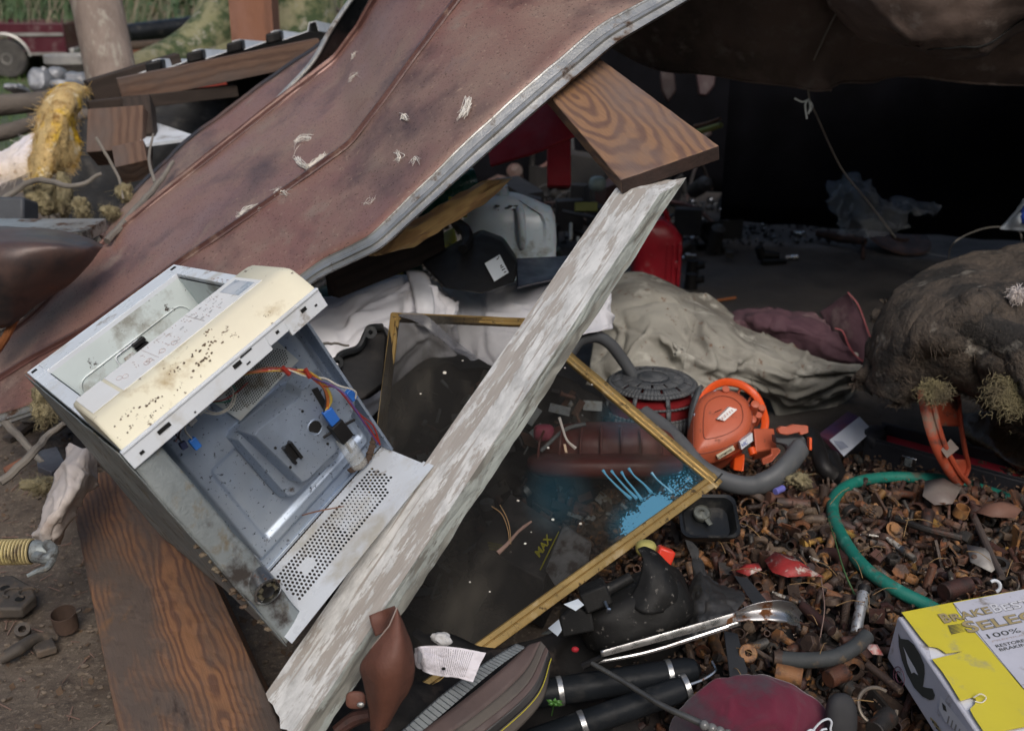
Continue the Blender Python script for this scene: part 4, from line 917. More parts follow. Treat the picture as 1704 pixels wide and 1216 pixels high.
M().tube(path(WP([(-10, 590, 2.95), (10, 560, 2.9), (30, 520, 2.88)]), 8), .012, 8).build('orange_strip', mat('rust_orange', (.25, .09, .03)), label='rusty orange strip beside the bent sheet at far left', cat='strip')

# ================================================================== MICROWAVE (gutted, lying on its back)
MC = {(0, 0, 0): W(203, 750, 1.62), (0, 0, 1): W(472, 1058, 1.80), (0, 1, 0): W(45, 620, 2.10), (0, 1, 1): W(256, 870, 2.3),
      (1, 0, 0): W(525, 480, 1.77), (1, 0, 1): W(708, 768, 1.98), (1, 1, 0): W(290, 440, 2.27), (1, 1, 1): W(474, 673, 2.46)}
def T(a, b, c):
    p = Vector((0, 0, 0))
    for (i, j, k), q in MC.items(): p += q * ((a if i else 1 - a) * (b if j else 1 - b) * (c if k else 1 - c))
    return p
def TI(px, py, b):          # where a pixel's ray meets the inner plane b
    a, c = .5, .5
    for _ in range(25):
        x, y, _d = to_px(T(a, b, c)); x1, y1, _d = to_px(T(a + .001, b, c)); x2, y2, _d = to_px(T(a, b, c + .001))
        J = np.array([[x1 - x, x2 - x], [y1 - y, y2 - y]]) / .001; d = np.linalg.solve(J, [px - x, py - y]); a += d[0] * .8; c += d[1] * .8
    return a, c
def TP(px, py, b): a, c = TI(px, py, b); return T(a, b, c)
def tbox(mm, a0, a1, b0, b1, c0, c1):
    return mm.hexa([T(a0, b0, c0), T(a1, b0, c0), T(a1, b1, c0), T(a0, b1, c0), T(a0, b0, c1), T(a1, b0, c1), T(a1, b1, c1), T(a0, b1, c1)])
def tgrid(fn, n, m): return [[fn(i / n, j / m) for j in range(m + 1)] for i in range(n + 1)]
m_enam = mat('white_enamel', (.66, .70, .75), (.60, .63, .67), rough=.32, spots=[((.22, .18, .14), 16, .64, .74, .8), ((.45, .43, .38), 5, .58, .72, .6)], bump=.06)
m_enin = mat('cavity_enamel', (.60, .66, .66), (.52, .58, .58), vs=5, rough=.4, spots=[((.05, .04, .035), 34, .67, .72, .8), ((.28, .28, .25), 7, .58, .7, .7)], bump=.08)
m_cream = mat('yellowed_plastic', (.72, .68, .52), (.68, .63, .49), vs=6, rough=.5, spots=[((.12, .08, .05), 55, .69, .72, .9), ((.40, .31, .18), 9, .66, .80, .8)], bump=.1)
m_key = mat('white_keypad', (.80, .80, .80), (.75, .74, .72), rough=.4, spots=[((.38, .33, .26), 15, .64, .74, .7)], bump=.05)
m_bmet = mat('blue_grey_steel', (.36, .43, .54), (.22, .27, .36), vs=5, rough=.46, metal=.7, spots=[((.42, .47, .53), 2.5, .52, .7, .5), ((.05, .06, .08), 120, .66, .7, .8), ((.09, .08, .08), 13, .68, .74, .9)], bump=.1, bs=300)
m_line = mat('printed_grey', (.30, .29, .28), rough=.7, bump=0)
m_linef = mat('printed_pale_grey', (.52, .44, .43), rough=.7, bump=0)
def microwave():
    t = thing('microwave', 'gutted white microwave with yellowed control panel lying on its back', 'microwave', T(.3, .5, 1))
    # front frame round the cavity opening
    oa0, oa1, ob0, ob1 = .07, .93, .26, .895
    f = M(); A = [0, oa0, oa1, 1]; Bq = [0, ob0, ob1, 1]
    for i in range(3):
        for j in range(3):
            if i == 1 and j == 1: continue
            tbox(f, A[i], A[i + 1], Bq[j], Bq[j + 1], 0, .025)
    # rounded rolled outer edge
    f.tube([T(0, 1, .012), T(1, 1, .012)], .006, 8); f.build('front_frame', m_enam, t, bevel=.001)
    h = M()
    for a, b in ((.03, .965), (.965, .965), (.03, .02)):
        tbox(h, a - .016, a + .016, b - .008, b + .008, -.0035, .001)
    h.build('fixing_hole', m_hole, t, smooth=0)
    # cavity liner
    c = M(); ia0, ia1, ib0, ib1 = oa0 + .01, oa1 - .01, ob0 + .01, ob1 - .006; cd_ = .80
    K = lambda a, b, cc: T(a, b, cc)
    c.grid(tgrid(lambda u, v: K(ia0 + (ia1 - ia0) * u, ib1, .02 + cd_ * v), 20, 20)); c.grid(tgrid(lambda u, v: K(ia0 + (ia1 - ia0) * u, ib0, .02 + cd_ * v), 20, 20))
    c.grid(tgrid(lambda u, v: K(ia0, ib0 + (ib1 - ib0) * u, .02 + cd_ * v), 20, 20)); c.grid(tgrid(lambda u, v: K(ia1, ib0 + (ib1 - ib0) * u, .02 + cd_ * v), 20, 20))
    c.grid(tgrid(lambda u, v: K(ia0 + (ia1 - ia0) * u, ib0 + (ib1 - ib0) * v, .02 + cd_), 20, 20)); c.build('cavity', m_enin, t, smooth=40)
    def rr(cx, cy, rx, ry, rad):
        P = []
        for k in range(4):
            sx, sy = ((1, 1), (-1, 1), (-1, -1), (1, -1))[k]
            for q in range(5):
                an = pi / 2 * k + pi / 2 * q / 4; P.append((cx + sx * (rx - rad) + rad * cos(an), cy + sy * (ry - rad) + rad * sin(an)))
        return P + [P[0]]
    e = M(); e.tube([T(x, ib1 - .002, y) for x, y in rr(.5, .33, .36, .2, .06)], .0022, 5); e.tube([T(x, ib1 - .002, y) for x, y in rr(.5, .42, .22, .15, .05)], .0022, 5)
    e.tube([T(x, y, .02 + cd_ - .004) for x, y in rr(.5, .6, .34, .22, .08)], .003, 5)
    e.build('pressed_rib', m_enin, t)
    v = M()
    ga, gc = TI(233, 577, ib1 - .01)
    for k in range(3): tbox(v, ga - .03, ga + .045, ib1 - .03, ib1 - .004, gc - .035 + k * .028, gc - .018 + k * .028)
    v.build('mode_stirrer_grille', m_black, t)
    v = M(); ga, gc = TI(222, 592, ib1 - .006); v.tube([T(x, ib1 - .006, y) for x, y in rr(ga, gc + .01, .085, .06, .02)], .002, 5); tbox(v, ga - .05, ga + .01, ib1 - .012, ib1 - .006, gc - .02, gc + .03)
    v.build('lamp_cover', m_enam, t)
    st = M(); x, y = .9, .55
    for k in range(5): st.ell(T(ia1 - .004, .55 + k * .02, .22 + .02 * N((k, 1, 1))), RV * .006, UV * .009, FV * .003, 6, 1, .5, 80, k)
    st.build('rust_stain', mat('brown_stain', (.09, .05, .035), rough=.9), t)
    # control panel: yellowed bar standing proud of the front
    prof = [(.315, .0), (.315, -.085), (.30, -.098), (.105, -.1102), (.082, -.109), (.064, -.099), (.034, -.058), (.005, -.012), (-.004, .005)]
    R = []
    for a, ins in ((.0, .02), (.006, .005), (.02, 0), (.25, 0), (.5, 0), (.75, 0), (.93, 0), (.965, .004), (.99, .018), (1.0, .035)):
        R.append([T(a, b + (.15 - b) * ins * 1.2, c_ * (1 - ins * 5)) for b, c_ in prof])
    p = M(); p.rings(R, closed=False); n = len(prof)
    p.add(R[0], [tuple(range(n))]); p.add(R[-1], [tuple(range(n))[::-1]])
    cp = p.build('control_panel', m_cream, t, smooth=50, bevel=.0012)
    K = M()
    def plate(mm, a0, a1, b0, b1, l):     # lies on the sloped face of the panel between (.30,-.098) and (.14,-.108)
        q = lambda b: -.098 - .010 * (.30 - b) / .16 - l
        mm.hexa([T(a0, b0, q(b0) + .003), T(a1, b0, q(b0) + .003), T(a1, b1, q(b1) + .003), T(a0, b1, q(b1) + .003), T(a0, b0, q(b0)), T(a1, b0, q(b0)), T(a1, b1, q(b1)), T(a0, b1, q(b1))])
    plate(K, .165, .885, .108, .297, .003); K.build('keypad', m_key, cp, bevel=.0005)
    K = M(); plate(K, .02, .15, .11, .297, .005); K.build('door_button', m_key, cp, bevel=.0015)
    K = M(); plate(K, .775, .865, .13, .262, .0042); K.build('display', mat('grey_display', (.20, .23, .29), (.38, .42, .48), vs=14, rough=.15, spots=[((.55, .57, .6), 9, .55, .7, .5)], bump=.1), cp, smooth=0)
    def kp(a, b, l=.0036): return T(a, b, -.098 - .010 * (.30 - b) / .16 - l)
    xd, yd = (kp(.5, .14) - kp(.5, .29)), (kp(.9, .2) - kp(.2, .2))
    nrm = xd.cross(yd)
    for i in range(10):
        if i < 9: a = .70 - .045 * (i // 3) * 1.15; b = .262 - .042 * (i % 3)
        else: a, b = .52, .22
        text('key_digit', '1234567890'[i], kp(a, b), xd, yd, .013, m_line, cp, fat=.002, lift=.0002 if nrm.dot(T(.5, .2, -1) - T(.5, .2, 0)) > 0 else -.0002)
    mk = M(); r = random.Random(4)
    def ln(a0, b0, a1, b1, w=.0007): mk.tube([kp(a0, b0), kp(a1, b1)], w, 4)
    def ov(a, b, ra, rb): mk.tube([kp(a + ra * cos(q), b + rb * sin(q)) for q in np.linspace(0, 2 * pi, 18)], .0006, 4)
    for a in (.74, .685, .632, .58, .53, .48, .43, .38, .335, .29):
        for b in (.275, .25, .225, .2, .175, .155):
            if r.random() < .5:
                L_ = r.uniform(.006, .014); ln(a + r.uniform(-.006, .006), b, a + r.uniform(-.006, .006), b - L_)
                if r.random() < .5: ln(a - .012, b, a - .012, b - L_ * .8)
    for a, b in ((.395, .165), (.33, .17), (.315, .165), (.22, .19), (.2, .21), (.45, .155)): ov(a, b, .012, .017)
    for b0, b1, a in ((.29, .14, .60), (.29, .14, .36)): ln(a, b0, a, b1, .0004)
    mk.build('key_marking', m_linef, cp, smooth=0)
    w = M()
    wa = kp(.965, .5)
    for k in range(9): w.tube([T(.95 - .012 * (k % 2), .62 - k * .018, -.003), T(.95 - .012 * (k % 2) + r.uniform(-.012, .012), .612 - k * .018, -.003)], .0008, 4)
    w.build('embossed_mark', m_linef, t, smooth=0)
    # grime scraped along the bar
    gm = M()
    for a, b, s in ((.22, .03, 1.3), (.20, .012, .8), (.30, .02, .5), (.46, .05, 1.6), (.49, .03, 1.8), (.52, .045, 1.1), (.56, .07, .8), (.44, .03, .9), (.36, .05, .6), (.10, .04, .9), (.07, .02, .7), (.62, .03, .5), (.78, .02, .4)):
        cc = np.interp(b, [0, .005, .034, .064, .082], [-.004, -.012, -.058, -.099, -.109]); o = T(a, b, cc)
        for k in range(8): gm.ell(o + (T(a + .1, b, cc) - o).normalized() * random.gauss(0, .011 * s) + (T(a, b + .036, cc - .034) - o).normalized() * random.gauss(0, .003), (T(a + .1, b, cc) - o).normalized() * .0022 * s * random.uniform(.2, 1.2), (T(a, b, cc - .01) - o).normalized() * .0012, (T(a, b + .03, cc) - o).normalized() * .0018 * s, 6, 1, .6, 150, k)
    gm.build('grime', kind='stuff', parent=cp, mat=mat('black_grime', (.07, .045, .03), (.16, .11, .07), rough=.95))
    # white bracket strip along the open bay, with holes
    br = M(); tbox(br, -.01, .70, -.012, .0, .0, .075); tbox(br, .70, .80, -.012, .0, .0, .058); tbox(br, .80, 1.0, -.012, .0, .0, .085); tbox(br, -.01, 1.0, -.016, -.003, -.006, .004)
    bo = br.build('bracket_strip', m_enam, t, bevel=.0008)
    sl_ = M()
    for a, c_, da, dc in ((.05, .045, .01, .006), (.17, .03, .03, .008), (.545, .025, .02, .009), (.585, .05, .01, .003), (.60, .012, .03, .003), (.755, .03, .008, .006), (.90, .03, .014, .008), (.955, .05, .006, .004), (.3, .06, .004, .003)):
        tbox(sl_, a - da, a + da, -.0135, -.010, c_ - dc, c_ + dc)
    sl_.build('slot', m_hole, bo, smooth=0)
    # inner wall of the bay: pressed blue grey steel
    b0 = .27
    def wall(u, v):
        a = .115 + .885 * u; c_ = .04 + .955 * v
        e = min(max((u - .03) / .05, 0), 1) * min(max((.97 - u) / .05, 0), 1) * min(max((.95 - v) / .05, 0), 1); e = e * e * (3 - 2 * e)
        e2 = min(max((u - .14) / .03, 0), 1) * min(max((.93 - u) / .03, 0), 1) * min(max((.87 - v) / .03, 0), 1) * min(max((v - .42) / .03, 0), 1); e2 = e2 * e2 * (3 - 2 * e2)
        edge = max(0, 1 - u / .03) ** 2
        return T(a, b0 - .035 * e + .012 * e2 + .06 * edge, c_)
    M().grid(tgrid(wall, 120, 120)).build('bay_wall', m_bmet, t, smooth=60, solid=.001, off=-1)
    # finely perforated vent plate near the panel
    vp = mat('vent_plate', (.50, .52, .50), (.44, .46, .45), rough=.45, metal=.3, spots=[((.2, .17, .12), 9, .6, .7, .8)], bump=.1)
    PA = []
    q4 = [(352, 668), (455, 562), (497, 600), (400, 700)]
    def P4(u, v, b=.222): 
        x = (q4[0][0] * (1 - u) + q4[1][0] * u) * (1 - v) + (q4[3][0] * (1 - u) + q4[2][0] * u) * v
        y = (q4[0][1] * (1 - u) + q4[1][1] * u) * (1 - v) + (q4[3][1] * (1 - u) + q4[2][1] * u) * v
        return TP(x, y, b)
    M().grid(tgrid(lambda u, v: P4(u, v), 4, 4)).build('vent_plate', vp, t, smooth=0, solid=.0008)
    dm = M()
    for i in range(34):
        for j in range(14):
            u = (i + .5 * (j % 2) + .6) / 35; v = (j + .7) / 15
            if (u - .5) ** 2 / .23 + (v - .5) ** 2 / .24 > 1: continue
            c0 = P4(u, v, .2195); ex = (P4(u + .01, v, .2195) - c0).normalized() * .0016; ey = (P4(u, v + .01, .2195) - c0).normalized() * .0016
            dm.add([c0 + ex * cos(k * pi / 3) + ey * sin(k * pi / 3) for k in range(6)], [tuple(range(6))])
    dm.build('vent_hole', m_hole, t, smooth=0, kind='stuff')
    # top rim and base plate
    rm = M(); tbox(rm, .985, 1.0, 0.19, .28, .06, 1.0); rm.build('top_flange', m_bmet, t, bevel=.001)
    def base(u, v): 
        w_ = .006 * fbm((u * 4, v * 5, 1), 1, 3) * (1 if v < .98 else 2)
        return T(-.015 + w_, -.0 + u, .0 + 1.04 * v)
    M().grid(tgrid(base, 30, 40)).build('base_plate', m_galv, t, smooth=60, solid=.0015)
    def lip(u, v):
        c_ = .03 + 1.0 * v; return T(-.012 + .135 * u + .008 * N((v * 7, u, 3)), .0 + .02 * u * u, c_)
    M().grid(tgrid(lip, 10, 60)).build('base_lip', m_galv, t, smooth=60, solid=.0015)
    rg = M()
    for k in range(16): rg.ell(T(-.02 + random.gauss(0, .006), .02 + random.random() * .05, .45 + random.random() * .55), RV * .007, UV * .004, FV * .01, 6, 1, .6, 90, k)
    rg.build('crusted_rust', mat('crust', (.20, .17, .12), (.10, .06, .04), rough=.95, bump=.8), t, kind='stuff')
    # other outer faces so the body is closed
    oc = M(); oc.grid(tgrid(lambda u, v: T(u, 1.0, .03 + .97 * v), 6, 6)); oc.grid(tgrid(lambda u, v: T(1.0, .29 + .71 * u, .03 + .97 * v), 6, 6)); oc.grid(tgrid(lambda u, v: T(u, .285 + .715 * v, 1.0), 6, 6))
    oc.build('outer_case', m_galv, t, solid=.001)
    # perforated back panel: hexagonal cells, most of them with a real hole
    bp = M(); NA, NB = 52, 14
    def BPt(a, b): return T(a, b, 1.004)
    s = 1 / NA; k6 = [(cos(pi / 6 + k * pi / 3), sin(pi / 6 + k * pi / 3)) for k in range(6)]
    A0, A1, B0_, B1_ = .125, .99, .01, .262
    ca = (A1 - A0) / 46; rows = 13; cb = (B1_ - B0_) / rows
    for j in range(rows):
        for i in range(47):
            a = A0 + ca * (i + .5 * (j % 2)); b = B0_ + cb * (j + .5)
            if a > A1: continue
            hx = [(a + ca * .577 * y * 1.0 * .87 / .866 * 1.0, b + cb * .667 * x) for y, x in [(x_, y_) for y_, x_ in [(q[1], q[0]) for q in k6]]]
            hx = [(a + ca / 2 * (q[0] / .866), b + cb * .6667 * q[1]) for q in k6]
            hx = [(min(max(x, A0 - .0), A1), min(max(y, B0_), B1_)) for x, y in hx]
            hole = .16 < a < .86 and 1 < j < 11 and not (abs(a - .30) < .035 and abs(j - 6) < 2) and not (a > .80 and j < 4)
            fine = .52 < a < .74 and 2 < j < 10
            if hole and not fine:
                rr_ = .62 if not (.3 < a < .5) else .58
                inn = [(a + ca / 2 * rr_ * q[0] / .9, b + cb * .6667 * rr_ * q[1]) for q in k6]
                bp.add([BPt(*q) for q in hx] + [BPt(*q) for q in inn], [(k, (k + 1) % 6, (k + 1) % 6 + 6, k + 6) for k in range(6)])
            elif fine:
                ex = []
                inn = [(a + ca / 2 * .40 * q[0], b + cb * .6667 * .42 * q[1]) for q in k6]
                bp.add([BPt(*q) for q in hx] + [BPt(*q) for q in inn], [(k, (k + 1) % 6, (k + 1) % 6 + 6, k + 6) for k in range(6)])
            else: bp.add([BPt(*q) for q in hx], [tuple(range(6))])
    tbox(bp, .0, A0 + .012, -.0, .27, 1.003, 1.0045)
    tbox(bp, 0, 1.0, -.045, .014, 1.003, 1.0048)
    o = bp.build('back_panel', m_enam, t, smooth=0)
    tp = M(); tbox(tp, .0, 1.0, .262, .285, .985, 1.0); tp.build('seam_flange', m_bmet, t, bevel=.001)
    # raised stamped motor cover with its step
    def cover(mm, pts, b1, b0, ins=.9):
        n = len(pts); cx_ = sum(p[0] for p in pts) / n; cy_ = sum(p[1] for p in pts) / n
        t1 = [TP(x, y, b1) for x, y in pts]; lo = [(cx_ + (x - cx_) * 1.05, cy_ + (y - cy_) * 1.05) for x, y in pts]
        ac = [TI(x, y, b1) for x, y in pts]; ca_, cc_ = sum(a for a, c in ac) / n, sum(c for a, c in ac) / n
        q = [T(ca_ + (a - ca_) * 1.10, b0, cc_ + (c - cc_) * 1.10) for a, c in ac]; md = [T(ca_ + (a - ca_) * 1.03, b1 + .006, cc_ + (c - cc_) * 1.03) for a, c in ac]
        mm.rings([q, md, t1], caps=False); mm.add(t1, [tuple(range(n))]); return mm
    outer = [(398, 733), (402, 722), (480, 652), (492, 646), (500, 652), (512, 646), (566, 690), (575, 706), (562, 760), (490, 822), (480, 824), (470, 815)]
    cover(M(), outer, .185, .235).build('stamped_step', m_bmet, t, smooth=30, bevel=.002)
    top = [(425, 724), (432, 714), (500, 662), (503, 648), (519, 634), (540, 636), (556, 644), (577, 648), (590, 660), (590, 676), (584, 692), (572, 712), (572, 738), (512, 797), (504, 800)]
    cv = cover(M(), top, .105, .19).build('motor_cover', m_bmet, t, smooth=30, bevel=.002)
    def disc(mm, x, y, r, b, hgt=.0015, n=12):
        a, c_ = TI(x, y, b); o = T(a, b, c_); nn = (T(a, b - .02, c_) - o).normalized(); mm.cyl(o - nn * .001, o + nn * hgt, r, r, n)
    hm = M(); disc(hm, 524, 711, .0135, .105, .0012, 28)
    for x, y in ((503, 684), (458, 745), (483, 777), (545, 738)): disc(hm, x, y, .0028, .105)
    hm.build('screw_hole', m_hole, cv, smooth=0)
    a, c_ = TI(524, 711, .104); o = T(a, .104, c_); nn = (T(a, .08, c_) - o).normalized(); M().ring(o, nn, .0145, .0018, 28, 8).build('hole_rim', m_bmet, cv)
    bx = M(); a, c_ = TI(485, 752, .1); q = lambda da, dc, b: T(a + da, b, c_ + dc)
    for s_ in (-1, 1): bx.hexa([q(s_ * .018 - .006, -.045, .105), q(s_ * .018 + .006, -.045, .105), q(s_ * .018 + .006, .045, .105), q(s_ * .018 - .006, .045, .105), q(s_ * .018 - .006, -.045, .085), q(s_ * .018 + .006, -.045, .085), q(s_ * .018 + .006, .045, .085), q(s_ * .018 - .006, .045, .085)])
    bx.hexa([q(-.018, -.04, .104), q(.018, -.04, .104), q(.018, .04, .104), q(-.018, .04, .104), q(-.018, -.04, .099), q(.018, -.04, .099), q(.018, .04, .099), q(-.018, .04, .099)]); bx.build('slot_bracket', m_black, cv)
    M().prism([TP(x, y, .103) for x, y in [(518, 648), (528, 644), (546, 676), (538, 682)]], (T(.5, .1, .5) - T(.5, .103, .5))).build('cut_out', m_hole, cv, smooth=0)
    # connectors, lamp, wires
    m_bc = mat('blue_connector', (.02, .11, .42), (.03, .15, .5), rough=.4, bump=.05)
    for x0, y0, x1, y1, w, mt_, nm in ((540, 684, 555, 706, .0065, m_bc, 'connector'), (546, 680, 561, 702, .0065, m_bc, 'connector'), (556, 704, 576, 730, .014, m_black, 'lamp_socket'), (318, 730, 330, 745, .007, m_bc, 'connector'), (302, 735, 308, 746, .006, mat('navy_connector', (.02, .03, .09)), 'connector'), (578, 650, 590, 664, .007, m_bc, 'connector')):
        bb_ = .06 if x0 > 400 else .12
        p0, p1 = TP(x0, y0, bb_), TP(x1, y1, bb_); d = p1 - p0; nn = (T(.5, 0, .5) - T(.5, .1, .5)).normalized(); sdv = d.cross(nn).normalized()
        M().box((p0 + p1) / 2, d / 2, sdv * w, nn * w * .8).build(nm, mt_, t, bevel=.0015)
    arm = M(); arm.tube([TP(538, 728, .085), TP(556, 716, .07), TP(590, 698, .07)], .003, 6); arm.build('lamp_bracket', m_black, t)
    gl = mat('dusty_glass', (.62, .64, .62), (.5, .5, .47), rough=.12, alpha=.28, bump=0)
    p0, p1 = TP(570, 728, .07), TP(601, 776, .07); M().tube(path([p0, p0.lerp(p1, .5), p0.lerp(p1, .9), p1], 14), [.0155, .0165, .017, .0165, .0165, .015, .008], 18).build('lamp_bulb', gl, t)
    M().tube([TP(574, 735, .07), TP(585, 752, .07)], .004, 8).build('filament', m_steel, t)
    cols = {'red': (.30, .03, .02), 'orange': (.42, .12, .025), 'yellow': (.45, .33, .06), 'purple': (.09, .05, .18), 'white': (.55, .52, .46), 'green': (.01, .16, .09), 'black': (.015, .015, .02), 'brown': (.16, .05, .03)}
    wm = {k: mat(k + '_wire', v, rough=.4, bump=0) for k, v in cols.items()}
    r = random.Random(8)
    def wire(pts, col, r0=.0016, jit=2.2, b=.04):
        P = [TP(x + r.gauss(0, jit), y + r.gauss(0, jit), (pt[0] if pt else b)) for x, y, *pt in pts]
        M().tube(path(P, 40), r0, 6).build('wire', wm[col], t, smooth=80)
    main = [(352, 662, .18), (378, 640, .10), (402, 622, .05), (440, 615, .03), (478, 615, .03), (512, 622, .02)]
    for c_ in ('red', 'orange', 'yellow', 'purple', 'black', 'red', 'yellow', 'orange', 'white', 'brown'): 
        tail = {'yellow': [(538, 640, .03), (552, 664, .05), (543, 684, .06)], 'orange': [(536, 642, .03), (544, 662, .05), (543, 684, .06)], 'purple': [(545, 640, .02), (575, 655, .0), (603, 700, -.02), (628, 735, -.0)], 'black': [(534, 640, .03), (540, 662, .05), (541, 684, .06)],
                'red': [(535, 638, .03), (560, 646, .03), (595, 690, .0), (618, 708, 0), (630, 735, 0)], 'white': [(540, 632, .03), (566, 645, .02), (590, 652, .03), (591, 664, .04)], 'brown': [(536, 640, .03), (548, 660, .05), (546, 684, .06)]}[c_]
        wire(main + tail, c_, .0017)
    for q in ([(470, 611), (482, 623)], [(508, 614), (516, 628)]):
        M().tube([TP(x, y, .015) for x, y in q], .0045, 6).build('wire_tie', wm['red'], t)
    for pts, c_ in (([(345, 668, .15), (370, 665, .14), (392, 652, .14), (412, 636, .1)], 'red'), ([(335, 672, .2), (360, 662, .12), (386, 640, .10), (400, 628, .06)], 'brown'), ([(330, 664, .15), (350, 670, .15), (380, 668, .2), (392, 655, .2), (388, 640, .15), (374, 632, .15)], 'green'),
                    ([(336, 680, .1), (360, 686, .12), (382, 676, .14), (390, 652, .14), (380, 640, .14)], 'white'), ([(332, 684, .1), (362, 690, .12), (386, 676, .14), (392, 655, .14)], 'white'),
                    ([(312, 672, .1), (300, 695, .1), (292, 720, .1), (306, 738, .12)], 'black'), ([(316, 672, .1), (306, 700, .1), (298, 726, .1), (305, 738, .12)], 'black'), ([(318, 674, .1), (312, 700, .1), (308, 715, .1), (322, 732, .12)], 'white'), ([(300, 690, .1), (302, 715, .1), (292, 735, .2)], 'red')):
        wire(pts, c_, .0014, .8)
    for x, y, c_, s_ in ((292, 705, (.60, .52, .36), .011), (262, 728, (.58, .52, .38), .015), (333, 676, (.62, .64, .64), .012), (318, 700, (.5, .5, .5), .008), (350, 645, (.3, .3, .32), .011)):
        p = TP(x, y, .1); M().box(p, (T(1, .1, .5) - T(0, .1, .5)).normalized() * s_, (T(.5, .1, 1) - T(.5, .1, 0)).normalized() * s_ * .7, (T(.5, 1, .5) - T(.5, 0, .5)).normalized() * s_).build('terminal_block', mat('terminal_plastic', c_, rough=.5), t, bevel=.002)
    p = TP(349, 652, .08); nn = (T(.5, 0, .5) - T(.5, .1, .5)).normalized(); M().cyl(p, p + nn * .006, .006, .005, 14).build('screw', m_steel, t)
    # chrome cup with black inside at the bottom corner
    p0, p1 = TP(405, 935, .10), TP(446, 984, -.03); ax = (p1 - p0)
    M().lathe(p0, ax, [(.0, 0), (.022, .001), (.024, .01), (.024, ax.length - .004), (.027, ax.length), (.023, ax.length + .002), (.021, ax.length - .01), (.004, ax.length - .016)], 28).build('motor_can', m_steel, t)
    u = ax.normalized(); M().lathe(p1, ax, [(.0, -.012), (.012, -.010), (.012, .002), (.004, .004)], 16).build('motor_hub', m_black, t)
    k = M(); x_, y_ = basis(ax)
    for q in range(5): k.box(p1 + (x_ * cos(q * 1.26) + y_ * sin(q * 1.26)) * .014 - u * .004, x_ * .004, y_ * .004, u * .005)
    k.build('coil_winding', mat('coil', (.05, .06, .055), (.12, .1, .06)), t)
    # bits: black plate standing beyond the top side, dry leaf, fallen soil, rust patch
    M().prism(WP([(468, 552, 1.92), (498, 524, 1.98), (520, 560, 2.02), (492, 588, 1.98)]), FV * .01).build('rubber_pad', m_black, t)
    sc = M()
    for k in range(22):
        u_ = k / 21; sc.ell(T(.88 + .10 * u_ - .12 * (1 - u_) * .9, .235, .93 + .03 * sin(u_ * 4) + .01), RV * .007, UV * .005, FV * .005, 6, 1, .6, 120, k)
    sc.build('dirt', mat('brown_soil', (.085, .055, .04), (.05, .032, .022), rough=.95), t)
    for x, y, dx, dy, s_ in ((480, 760, 0, 0, 0),):
        pass
    stp = M(); 
    for i, (x, y) in enumerate(((285, 742), (304, 738), (322, 712), (345, 722), (358, 700), (372, 712))): pass
    return t
MW = microwave()
M().tube(path([TP(503, 857, .2), TP(530, 850, .15), TP(572, 842, .1)], 10), [.0012, .0016, .001], 5).build('pine_needle', mat('brown_needle', (.20, .09, .05)), label='brown pine needle lying on the steel wall of the microwave', cat='needle')

# ================================================================== CLOTHS
m_wcl = mat('white_cloth', (.84, .84, .88), (.74, .74, .79), vs=3, rough=.85, spots=[((.50, .47, .44), 7, .64, .82, .9)], bump=.3, bs=180, bd=.002)
wa = loft([[(440, 560, 2.9), (445, 620, 2.7), (455, 720, 2.6), (460, 840, 2.65)], [(508, 500, 3.0), (515, 570, 2.8), (530, 660, 2.7), (540, 760, 2.75)], [(556, 492, 3.05), (565, 560, 2.86), (575, 640, 2.8), (585, 740, 2.85)],
           [(592, 470, 3.1), (600, 530, 2.9), (610, 600, 2.85), (625, 690, 2.9)], [(640, 461, 3.15), (648, 510, 2.95), (650, 570, 2.92), (660, 640, 2.98)], [(690, 453, 3.2), (698, 490, 2.98), (700, 540, 2.95), (705, 600, 3.0)],
           [(722, 462, 3.22), (735, 500, 3.05), (740, 540, 3.0), (745, 590, 3.05)], [(742, 478, 3.24), (755, 505, 3.1), (760, 540, 3.08), (765, 580, 3.12)]], 110, 70, True, True, amp=.010, fs=5, wr=.004, wfs=4)
wt = thing('white_cloth', 'white cloth bag spread behind the window screen with a sewn strip', 'cloth', W(620, 640, 2.9))
wa = creases(wa, 44, .018, .022, 3)
M().grid(wa).build('cloth', m_wcl, wt, solid=.002, smooth=180)
M().grid(loft([[(675, 450, 3.14), (690, 500, 2.925), (692, 540, 2.92)], [(694, 450, 3.14), (708, 500, 2.92), (708, 545, 2.92)], [(712, 452, 3.15), (722, 500, 2.94), (722, 545, 2.93)]], 8, 20)).build('sewn_strip', mat('white_strip', (.8, .81, .86)), wt, solid=.004)
wb = loft([[(722, 490, 3.3), (730, 520, 3.2), (735, 570, 3.15)], [(748, 474, 3.35), (755, 510, 3.2), (760, 580, 3.12)], [(775, 476, 3.35), (780, 520, 3.18), (785, 590, 3.1)], [(800, 488, 3.3), (802, 530, 3.15), (800, 600, 3.05)], [(812, 478, 3.26), (815, 540, 3.1), (830, 610, 3.0)],
           [(860, 476, 3.3), (870, 530, 3.1), (880, 600, 3.0)], [(910, 452, 3.35), (915, 510, 3.12), (920, 580, 3.0)], [(960, 438, 3.4), (965, 500, 3.12), (970, 560, 3.0)], [(1000, 442, 3.4), (1008, 500, 3.15), (1016, 548, 3.1)], [(1008, 450, 3.45), (1014, 500, 3.25), (1020, 544, 3.2)]], 110, 50, True, True, amp=.008, fs=5, wr=.004, wfs=4, seed=4)
wb = creases(wb, 36, .016, .022, 4)
M().grid(wb).build('white_cloth', m_wcl, label='smooth white cloth heap behind the peeling board', cat='cloth', solid=.002, smooth=180)
m_wcl2 = mat('dirty_white_cloth', (.55, .50, .48), (.42, .37, .34), vs=5, rough=.9, spots=[((.25, .18, .14), 8, .58, .72)], bump=.3, bs=150)
